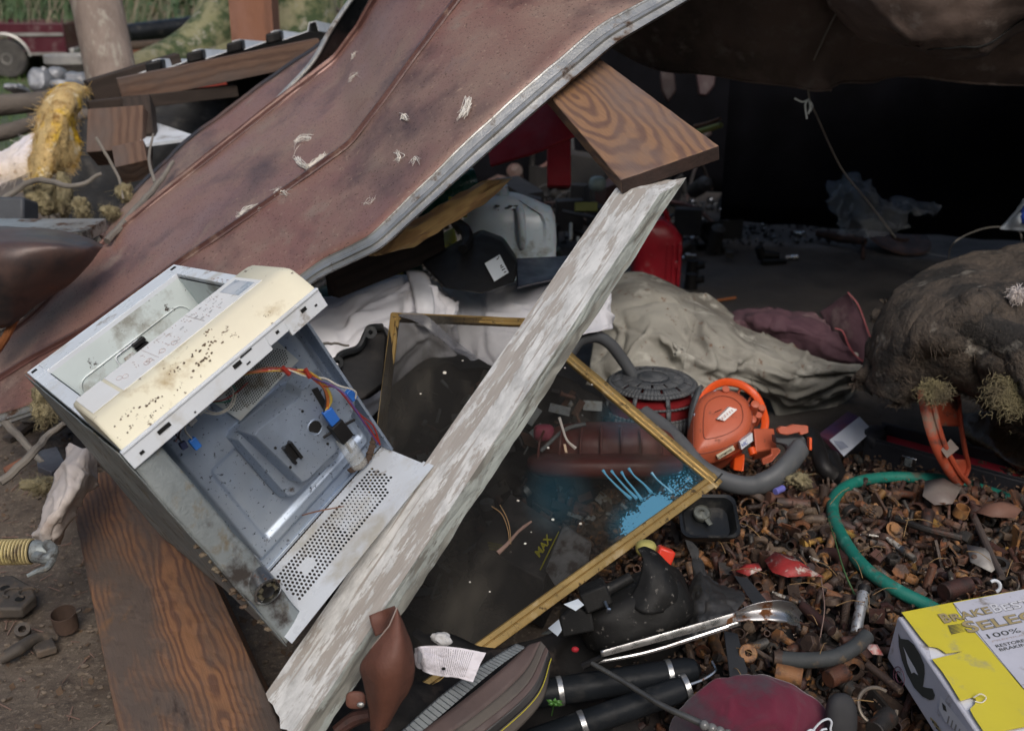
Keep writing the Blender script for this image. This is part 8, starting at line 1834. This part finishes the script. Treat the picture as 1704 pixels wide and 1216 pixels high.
def capm():
    t = thing('burgundy_cap', 'dirty burgundy cloth cap with white edged letters at the bottom', 'cap', W(1250, 1216, 1.9)); mcp = mat('burgundy_cloth', (.12, .006, .026), (.07, .005, .019), vs=7, rough=.95, spots=[((.045, .035, .045), 5, .52, .66, 1)], bump=.5, bs=260, bd=.0015, sheen=.3)
    g = []; c = W(1252, 1235, 1.98); s = 1.95 / FP
    for i in range(70):
        row = []
        for j in range(110):
            a = -pi * .05 + pi * 1.1 * j / 109; r = (1 - i / 69)
            p = c + RV * cos(a) * 142 * s * r ** .9 + UV * (sin(a) * 112 * s * r ** .9) - FV * (.085 * (1 - r ** 2.2))
            p += UV * (.008 * fbm(p, 11, 4)) - FV * (.004 * max(0, 1 - abs(N(p, 14)) * 4)) - FV * (.012 * math.exp(-((p.z - c.z - .03 - .02 * cos((p.x - c.x) * 16)) / .006) ** 2)) - FV * .010 * N(p, 9)
            row.append(p)
        g.append(row)
    g = creases(g, 12, .010, .014, 9)
    M().grid(g).build('crown', mcp, t, solid=.003, smooth=180)
    k = M(); 
    for P0 in ([(1352, 1216), (1362, 1204), (1372, 1197), (1380, 1196), (1384, 1202), (1382, 1214), (1388, 1222)], [(1362, 1222), (1368, 1214), (1376, 1212)], [(1338, 1222), (1348, 1214), (1356, 1216)]): k.tube(path([W(x, y, 1.905) for x, y in P0], 20), .0022, 6)
    k.build('stitched_letter', m_white, t)
    M().ell(W(1400, 1196, 1.93), RV * .03, UV * .05, FV * .02, 14, .8).build('side_panel', mat('charcoal_cloth', (.03, .03, .033)), t)
capm()
def shoe():
    t = thing('drive_belt', 'layered curved rubber belt with a thin yellow line at the bottom', 'belt', W(780, 1216, 1.9))
    def strip(P, Q, mt_, nm, th=.006, n=60): 
        a, b = path(WP(P), n), path(WP(Q), n); M().grid([[x, x.lerp(y, .25), x.lerp(y, .5), x.lerp(y, .75), y] for x, y in zip(a, b)]).build(nm, mt_, t, solid=th, smooth=40, off=-1)
    br = mat('brown_rubber', (.065, .045, .043), (.09, .06, .055), vs=8, rough=.7, bump=.3); dk = mat('dark_rubber', (.02, .019, .02), rough=.6); tn = mat('tan_rubber', (.10, .085, .072), (.07, .06, .055), rough=.8)
    e1 = [(640, 1262, 1.90), (760, 1172, 1.95), (840, 1108, 2.0), (878, 1072, 2.04)]; e2 = [(672, 1270, 1.89), (790, 1190, 1.93), (870, 1120, 1.99), (900, 1066, 2.03)]
    e3 = [(705, 1270, 1.88), (800, 1205, 1.92), (875, 1140, 1.97), (908, 1075, 2.02)]; e4 = [(730, 1270, 1.88), (812, 1212, 1.92), (885, 1145, 1.965), (913, 1082, 2.01)]
    e5 = [(748, 1275, 1.88), (822, 1222, 1.925), (893, 1155, 1.965), (917, 1092, 2.01)]; e6 = [(790, 1275, 1.9), (850, 1225, 1.94), (903, 1165, 1.975), (918, 1100, 2.02)]
    e0 = [(640, 1215, 1.96), (730, 1140, 1.99), (800, 1092, 2.02), (860, 1060, 2.05)]
    strip(e1, e2, br, 'belt_layer'); strip(e2, e3, tn, 'belt_layer', .008); strip(e3, e4, br, 'belt_layer', .010); strip(e5, e6, tn, 'belt_layer', .012); strip(e4, e5, dk, 'belt_layer', .006)
    y = path([p - FV * .012 for p in WP(e5)], 60); M().tube(y, .0011, 5).build('yellow_line', mat('yellow_line', (.42, .36, .02), bump=0), t)
    # ribbed grey strip alongside
    a, b = path(WP([(650, 1232, 1.93), (730, 1160, 1.965), (800, 1108, 2.0), (858, 1072, 2.03)]), 34), path(WP([(668, 1248, 1.92), (752, 1176, 1.955), (820, 1118, 1.99), (874, 1078, 2.02)]), 34)
    gm = mat('grey_rib', (.17, .19, .20), (.12, .13, .14), vs=20, rough=.6, bump=.4)
    for i in range(33):
        p, q, r, s_ = a[i], a[i + 1], b[i + 1], b[i]; c = (p + q + r + s_) / 4; M().prism([c + (v - c) * .90 for v in (p, q, r, s_)], FV * .012).build('belt_rib', gm, t, bevel=.001)
shoe()
m_rc = mat('rust_brown_strap', (.145, .055, .035), (.10, .042, .03), vs=6, rough=.65, spots=[((.04, .022, .018), 9, .6, .72, .8)], bump=.3, bs=160)
def curl():
    t = thing('rusty_strap', 'curled rust brown metal strap standing against the peeling board', 'strap', W(640, 1216, 1.75))
    g = loft([[(614, 1024, 1.80), (636, 1015, 1.80), (657, 1008, 1.78)], [(618, 1040, 1.79), (642, 1030, 1.79), (660, 1014, 1.75)], [(625, 1058, 1.77), (640, 1048, 1.76), (661, 1012, 1.725)], ], 12, 12)
    M().grid(g).build('inner_turn', m_rc, t, solid=.002, smooth=80)
    g = loft([[(660, 1010, 1.725), (661, 1011, 1.725), (662, 1012, 1.726), (664, 1016, 1.73)], [(642, 1048, 1.715), (655, 1042, 1.705), (668, 1040, 1.71), (678, 1052, 1.74)], [(618, 1078, 1.715), (640, 1078, 1.69), (668, 1078, 1.69), (688, 1090, 1.735)], [(600, 1108, 1.73), (628, 1112, 1.685), (662, 1112, 1.685), (690, 1118, 1.73)], [(607, 1140, 1.75), (630, 1145, 1.70), (660, 1145, 1.70), (684, 1142, 1.74)],
              [(614, 1180, 1.77), (632, 1185, 1.73), (652, 1182, 1.73), (664, 1175, 1.75)], [(616, 1215, 1.78), (626, 1218, 1.76), (636, 1216, 1.76), (644, 1210, 1.77)]], 60, 30, amp=.002, fs=20)
    M().grid(g).build('outer_turn', m_rc, t, solid=.002, smooth=80)
    M().tube([W(661, 1010, 1.724), W(648, 1040, 1.713), W(620, 1075, 1.713), W(601, 1107, 1.729)], .0012, 5).build('bright_edge', mat('worn_edge', (.30, .24, .21), rough=.5), t)
curl()
tg = M().ell(W(592, 1164, 1.80), RV * .018, UV * .016, FV * .006, 14, .7); tg.build('rusty_tab', m_rc, label='small rounded rusty tab with a pale spot beside the strap', cat='tab')
M().ell(W(600, 1172, 1.79), RV * .007, UV * .005, FV * .003, 8).build('pale_chip', m_lip, label='pale chip on the small rusty tab', cat='chip')
M().tube(path(WP([(560, 1216, 1.84), (590, 1195, 1.84), (618, 1188, 1.83)]), 10), [.012, .014, .012], 10).build('rusty_bar', m_r[2], label='rusty brown bar at the bottom left of the strap', cat='bar')
def paper():
    t = thing('paper_label', 'crumpled white paper label with small print lying on the frame rail', 'label', W(750, 1130, 1.9))
    g = loft([[(688, 1078, 1.93), (689, 1095, 1.92), (694, 1110, 1.93)], [(700, 1075, 1.90), (704, 1095, 1.895), (708, 1118, 1.9)], [(728, 1074, 1.905), (728, 1098, 1.90), (726, 1124, 1.90)], [(770, 1078, 1.90), (764, 1102, 1.89), (756, 1127, 1.89)], [(809, 1086, 1.90), (798, 1108, 1.895), (787, 1134, 1.89)]], 60, 40, amp=.004, fs=22, wr=.002, wfs=30)
    m = bpy.data.materials.new('printed_paper'); m.use_nodes = True; n = m.node_tree; L = n.links.new; b = n.nodes['Principled BSDF']; uv = n.nodes.new('ShaderNodeTexCoord'); S = n.nodes.new('ShaderNodeSeparateXYZ'); L(uv.outputs['UV'], S.inputs[0])
    def mth(op, a, c=None):
        q = n.nodes.new('ShaderNodeMath'); q.operation = op
        for i, z in enumerate((a, c)):
            if z is None: continue
            if isinstance(z, (int, float)): q.inputs[i].default_value = z
            else: L(z, q.inputs[i])
        return q.outputs[0]
    wave = mth('LESS_THAN', mth('FRACT', mth('MULTIPLY', S.outputs[0], 44)), .42)
    nn = n.nodes.new('ShaderNodeTexNoise'); nn.inputs['Scale'].default_value = 46; nn.inputs['Detail'].default_value = 2; mp = n.nodes.new('ShaderNodeMapping'); mp.inputs['Scale'].default_value = (1, 1.6, 1); L(uv.outputs['UV'], mp.inputs[0]); L(mp.outputs[0], nn.inputs['Vector'])
    wd = mth('GREATER_THAN', nn.outputs['Fac'], .44); inb = mth('MULTIPLY', mth('MULTIPLY', mth('GREATER_THAN', S.outputs[0], .14), mth('LESS_THAN', S.outputs[0], .88)), mth('MULTIPLY', mth('GREATER_THAN', S.outputs[1], .07), mth('LESS_THAN', S.outputs[1], .93)))
    f = mth('MULTIPLY', mth('MULTIPLY', wave, wd), inb); mx = n.nodes.new('ShaderNodeMix'); mx.data_type = 'RGBA'; L(mth('MULTIPLY', f, .8), mx.inputs[0]); mx.inputs[6].default_value = (.66, .63, .68, 1); mx.inputs[7].default_value = (.16, .15, .17, 1); L(mx.outputs[2], b.inputs['Base Color']); b.inputs['Roughness'].default_value = .6
    o = M().grid(g).build('paper', m, t, smooth=180); me = o.data; u = me.uv_layers.new(name='UVMap')
    for lp in me.loops: i, j = divmod(lp.vertex_index, 40); u.data[lp.index].uv = (i / 59, j / 39)
    M().ell(W(738, 1112, 1.885), RV * .004, UV * .003, FV * .001, 6).build('ink_blot', m_hole, t)
    M().ell(W(698, 1092, 1.89), RV * .005, UV * .012, FV * .001, 8, 1, .4, 60).build('grey_smudge', mat('smudge', (.18, .18, .20)), t)
paper()
mint = M()
for a, l in ((.3, .018), (1.4, .016), (2.6, .018), (3.7, .014), (5.2, .014), (5.9, .02)): 
    p = W(922, 1168, 1.98); d = RV * cos(a) + UV * sin(a) * .6; s_ = d.cross(FV).normalized(); mint.add([p, p + d * l * .5 + s_ * l * .25 - FV * .004, p + d * l, p + d * l * .5 - s_ * l * .25 - FV * .004], [(0, 1, 2, 3)])
mint.tube([W(922, 1168, 1.98), W(918, 1190, 2.02)], .001, 4); mint.build('green_sprig', mat('fresh_green', (.06, .17, .03), rough=.5), label='small fresh green sprig between the two black tubes', cat='sprig', solid=.0006)
M().prism(WP([(938, 1005, 2.02), (962, 996, 2.02), (972, 1006, 2.0), (958, 1016, 2.0)]), FV * .001).build('white_tag', m_lab, label='small white tag tucked under the gold frame rail', cat='tag')
M().prism(WP([(912, 1045, 2.03), (930, 1030, 2.03), (935, 1048, 2.0), (928, 1058, 2.0)]), FV * .001).build('white_tag', m_lab, label='pale folded tag lower under the gold frame rail', cat='tag')
M().ell(W(957, 1080, 2.02), RV * .008, UV * .006, FV * .006, 8).build('red_bit', m_redd, label='tiny red plastic bit left of the tongs hinge', cat='scrap')
# black fill sheet added as shade under and between the foreground things
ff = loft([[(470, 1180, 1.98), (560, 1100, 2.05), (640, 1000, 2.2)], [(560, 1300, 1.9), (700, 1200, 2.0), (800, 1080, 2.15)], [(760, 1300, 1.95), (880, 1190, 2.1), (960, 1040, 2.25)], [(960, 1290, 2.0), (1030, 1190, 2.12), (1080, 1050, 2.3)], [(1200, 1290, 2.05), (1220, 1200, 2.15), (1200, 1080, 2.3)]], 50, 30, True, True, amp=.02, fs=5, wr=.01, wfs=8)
M().grid(ff).build('black_fill_sheet', mat('black_fill_sheet', (.008, .008, .008), (.015, .013, .013), rough=.65, spec=.2, spots=[((.05, .04, .035), 12, .6, .75, .9)], bump=.4, bs=40), label='black fill sheet added as shade under the tubes and the belt', cat='sheet', solid=.003, smooth=180)

# ================================================================== LOWER LEFT
def corr():
    t = thing('corrugated_hose', 'cream corrugated hose with a grey clamp at the left edge', 'hose', G(30, 935, 0)); a, b = W(-70, 920, 2.25), W(55, 917, 2.25); ax = b - a; L = ax.length; pr = []
    for i in range(22): h = L * i / 22; pr += [(.024, h), (.029, h + L * .012), (.029, h + L * .028), (.024, h + L * .038)]
    M().lathe(a, ax, pr, 24).build('hose', mat('cream_rubber', (.58, .48, .22), (.46, .38, .2), vs=9, rough=.5, spots=[((.16, .12, .07), 12, .6, .72)]), t, smooth=60)
    r = M()
    for i in range(22): r.ring(a + ax * ((i + .97) / 22), ax, .0245, .0015, 20, 5)
    r.build('groove', m_black, t)
    M().lathe(b, ax, [(.024, 0), (.026, .005), (.022, .03), (.016, .045)], 20).build('cuff', m_galv, t)
    M().tube(path(WP([(60, 925, 2.22), (80, 930, 2.2), (88, 915, 2.22), (78, 905, 2.24)]), 14), .012, 10).build('clamp', m_galv, t)
    M().tube(path(WP([(88, 930, 2.2), (78, 945, 2.18), (62, 950, 2.17), (45, 958, 2.16)]), 14), [.008, .007, .004], 8).build('clamp_tail', m_galv, t)
corr()
m_dm = mat('dirty_iron', (.06, .052, .047), (.10, .085, .072), vs=12, rough=.7, metal=.3, spots=[((.16, .12, .09), 18, .56, .7, .9)], bump=.6)
ibk = thing('iron_bracket', 'grimy iron bracket with holes below the corrugated hose', 'bracket', G(20, 985, 0))
M().prism([G(x, y, .06) for x, y in [(-20, 960), (20, 955), (55, 975), (60, 990), (35, 1012), (-20, 1012)]], Vector((0, 0, -.03))).build('plate', m_dm, ibk, bevel=.006)
for x, y in ((33, 996), (8, 978)): M().lathe(G(x, y, .0615), Z, [(.0, 0.0008), (.012, .0008)], 14, caps=False).build('bolt_hole', m_hole, ibk)
for x, y in ((20, 985), (45, 985)): M().ring(G(x, y, .062), Z, .02, .004, 20, 6, 0, 4).build('cast_ridge', m_dm, ibk)
cn = thing('rusty_can', 'small rusty cup lying open on the dirt by the timber', 'can', G(112, 1040, 0)); c = G(112, 1045, .02)
M().lathe(c, Z * .9 - FV * .2 + UV * .1, [(.01, 0), (.026, 0), (.028, .002), (.030, .05), (.028, .05), (.026, .004), (.01, .004)], 24, caps=False).build('can', mat('can_rust', (.05, .033, .026), (.09, .055, .04), rough=.8, bump=.5), cn)
M().tube([c + Vector((.028, 0, .045)), c + Vector((.04, .005, .05))], .004, 6).build('can_lug', m_dm, cn)
cr = M(); cr.tube(path([G(0, 1098, .03), G(30, 1080, .04), G(60, 1062, .035), G(95, 1060, .02)], 16), [.012, .016, .014, .008], 12); cr.build('bent_casting', m_dm, label='bent grey iron arm lying on the dirt at lower left', cat='iron arm')
cr = M(); cr.lathe(G(38, 1050, .035), Z + Vector((.3, -.6, 0)), [(.009, -.01), (.018, -.01), (.018, .014), (.009, .014), (.009, -.01)], 18, caps=False); cr.build('iron_eye', m_dm, label='round iron eye on the bent grey arm', cat='iron eye')
cr = M(); cr.prism([G(x, y, .03) for x, y in [(45, 1060), (85, 1055), (95, 1075), (60, 1085)]], Vector((0, 0, -.02))); cr.build('iron_plate', m_dm, label='small grimy iron plate between the rusty cup and the bent iron arm', cat='plate', bevel=.004)
M().prism(WP([(60, 750, 2.75), (95, 742, 2.75), (108, 768, 2.65), (85, 785, 2.6), (62, 775, 2.62)]), Vector((0, 0, -.02))).build('blue_scrap', mat('bluish_scrap', (.07, .08, .10), (.04, .04, .05), rough=.5), label='bluish grey scrap plate on the ground left of the rag', cat='scrap', bevel=.003)
M().prism(WP([(5, 778, 2.6), (35, 762, 2.65), (40, 768, 2.64), (10, 785, 2.58)]), Vector((0, 0, -.012))).build('orange_scrap', mat('orange_scrap', (.22, .09, .05)), label='small orange brown scrap of wood at the left edge', cat='scrap')
# litter on the dirt at left, and dark rubble beneath the shed frame
def litter():
    r = random.Random(31); a, b, c, d = M(), M(), M(), M()
    for _ in range(2600):
        x = -1.75 + 1.35 * r.random() ** 1; y = 1.55 + 2.6 * r.random(); p = Vector((x, y, H(x, y) + .003))
        q = r.random()
        if q < .45:
            s = r.uniform(.002, .009); a.ell(p, X1 * s, Y1 * s * .8, Z * s * .6, 4, 1, .5, 120, x)
        elif q < .72:
            an = r.uniform(0, 6.28); l = r.uniform(.01, .05); b.tube([p, p + Vector((cos(an) * l, sin(an) * l, r.uniform(0, .01)))], r.uniform(.0006, .002), 4)
        else:
            an = r.uniform(0, 6.28); s = r.uniform(.004, .014); u = Vector((cos(an), sin(an), r.uniform(-.3, .5))) * s; v = Vector((-sin(an), cos(an), r.uniform(-.3, .5))) * s * .6; c.add([p - u, p + v, p + u, p - v], [(0, 1, 2, 3)])
    h = M()
    for _ in range(5200):
        y = 1.62 + 1.45 * r.random(); x = .10 + 2.0 * r.random()
        if ((x - 1.15) / 1.0) ** 4 + ((y - 2.28) / .7) ** 4 > 1: continue
        p = Vector((x, y, H(x, y) + hump(x, y) + r.uniform(.02, .07))); u = Vector((r.gauss(0, 1), r.gauss(0, 1), r.gauss(0, .4))).normalized(); v = u.orthogonal().normalized(); u *= r.uniform(.002, .009); v *= r.uniform(.001, .004)
        h.add([p - u - v, p + u - v, p + u + v, p - u + v * .3], [(0, 1, 2, 3)])
    h.build('rust_flakes', mat('flake_mix', (.05, .032, .022), (.13, .08, .05), vs=60, rough=.9, spots=[((.3, .26, .22), 90, .66, .7)]), kind='stuff', label='rust flakes and crumbs spread through the hardware pile', cat='flakes', smooth=0)
    a.build('pebbles', mat('dirt_clods', (.11, .085, .065), (.17, .135, .105), vs=20, rough=.95), kind='stuff', label='small clods and pebbles on the dirt at lower left', cat='pebbles')
    b.build('twigs', m_tw, kind='stuff', label='fine twigs and needles littering the dirt', cat='twigs'); c.build('leaf_litter', mat('leaf_litter', (.13, .08, .045), (.07, .045, .03), vs=30, rough=.8), kind='stuff', label='brown leaf crumbs littering the dirt', cat='leaf litter', smooth=0)
    e, f, g = M(), M(), M()
    for _ in range(2300):
        x = -2.9 + 2.6 * r.random(); y = 3.1 + 3.2 * r.random(); p = Vector((x, y, H(x, y) + r.uniform(0, .16))); an = r.uniform(0, 6.28); l = r.uniform(.04, .3)
        k = r.random()
        if k < .5: e.tube(path([p, p + Vector((cos(an) * l * .5, sin(an) * l * .5, r.uniform(-.02, .08))), p + Vector((cos(an) * l, sin(an) * l, r.uniform(-.05, .1)))], 5), r.uniform(.003, .01), 5)
        elif k < .8: f.box(p, Vector((cos(an), sin(an), r.gauss(0, .3))) * l * .3, Vector((-sin(an), cos(an), r.gauss(0, .3))) * l * .12, Z * .008)
        else: s = r.uniform(.02, .06); g.ell(p, X1 * s, Y1 * s, Z * s * .6, 5, 1, .5, 20, x)
    e.build('sticks', m_twig, kind='stuff', label='tangle of sticks on the ground behind the big brown sheet', cat='sticks'); f.build('scrap_pieces', mat('scrap_mix', (.05, .04, .035), (.16, .13, .11), vs=7, rough=.8), kind='stuff', label='broken board and metal scraps behind the big brown sheet', cat='scraps'); g.build('rubble', mat('rubble_mix', (.05, .042, .036), (.12, .11, .10), vs=9, rough=.9), kind='stuff', label='dark rubble on the ground under the shed frame', cat='rubble')
litter()
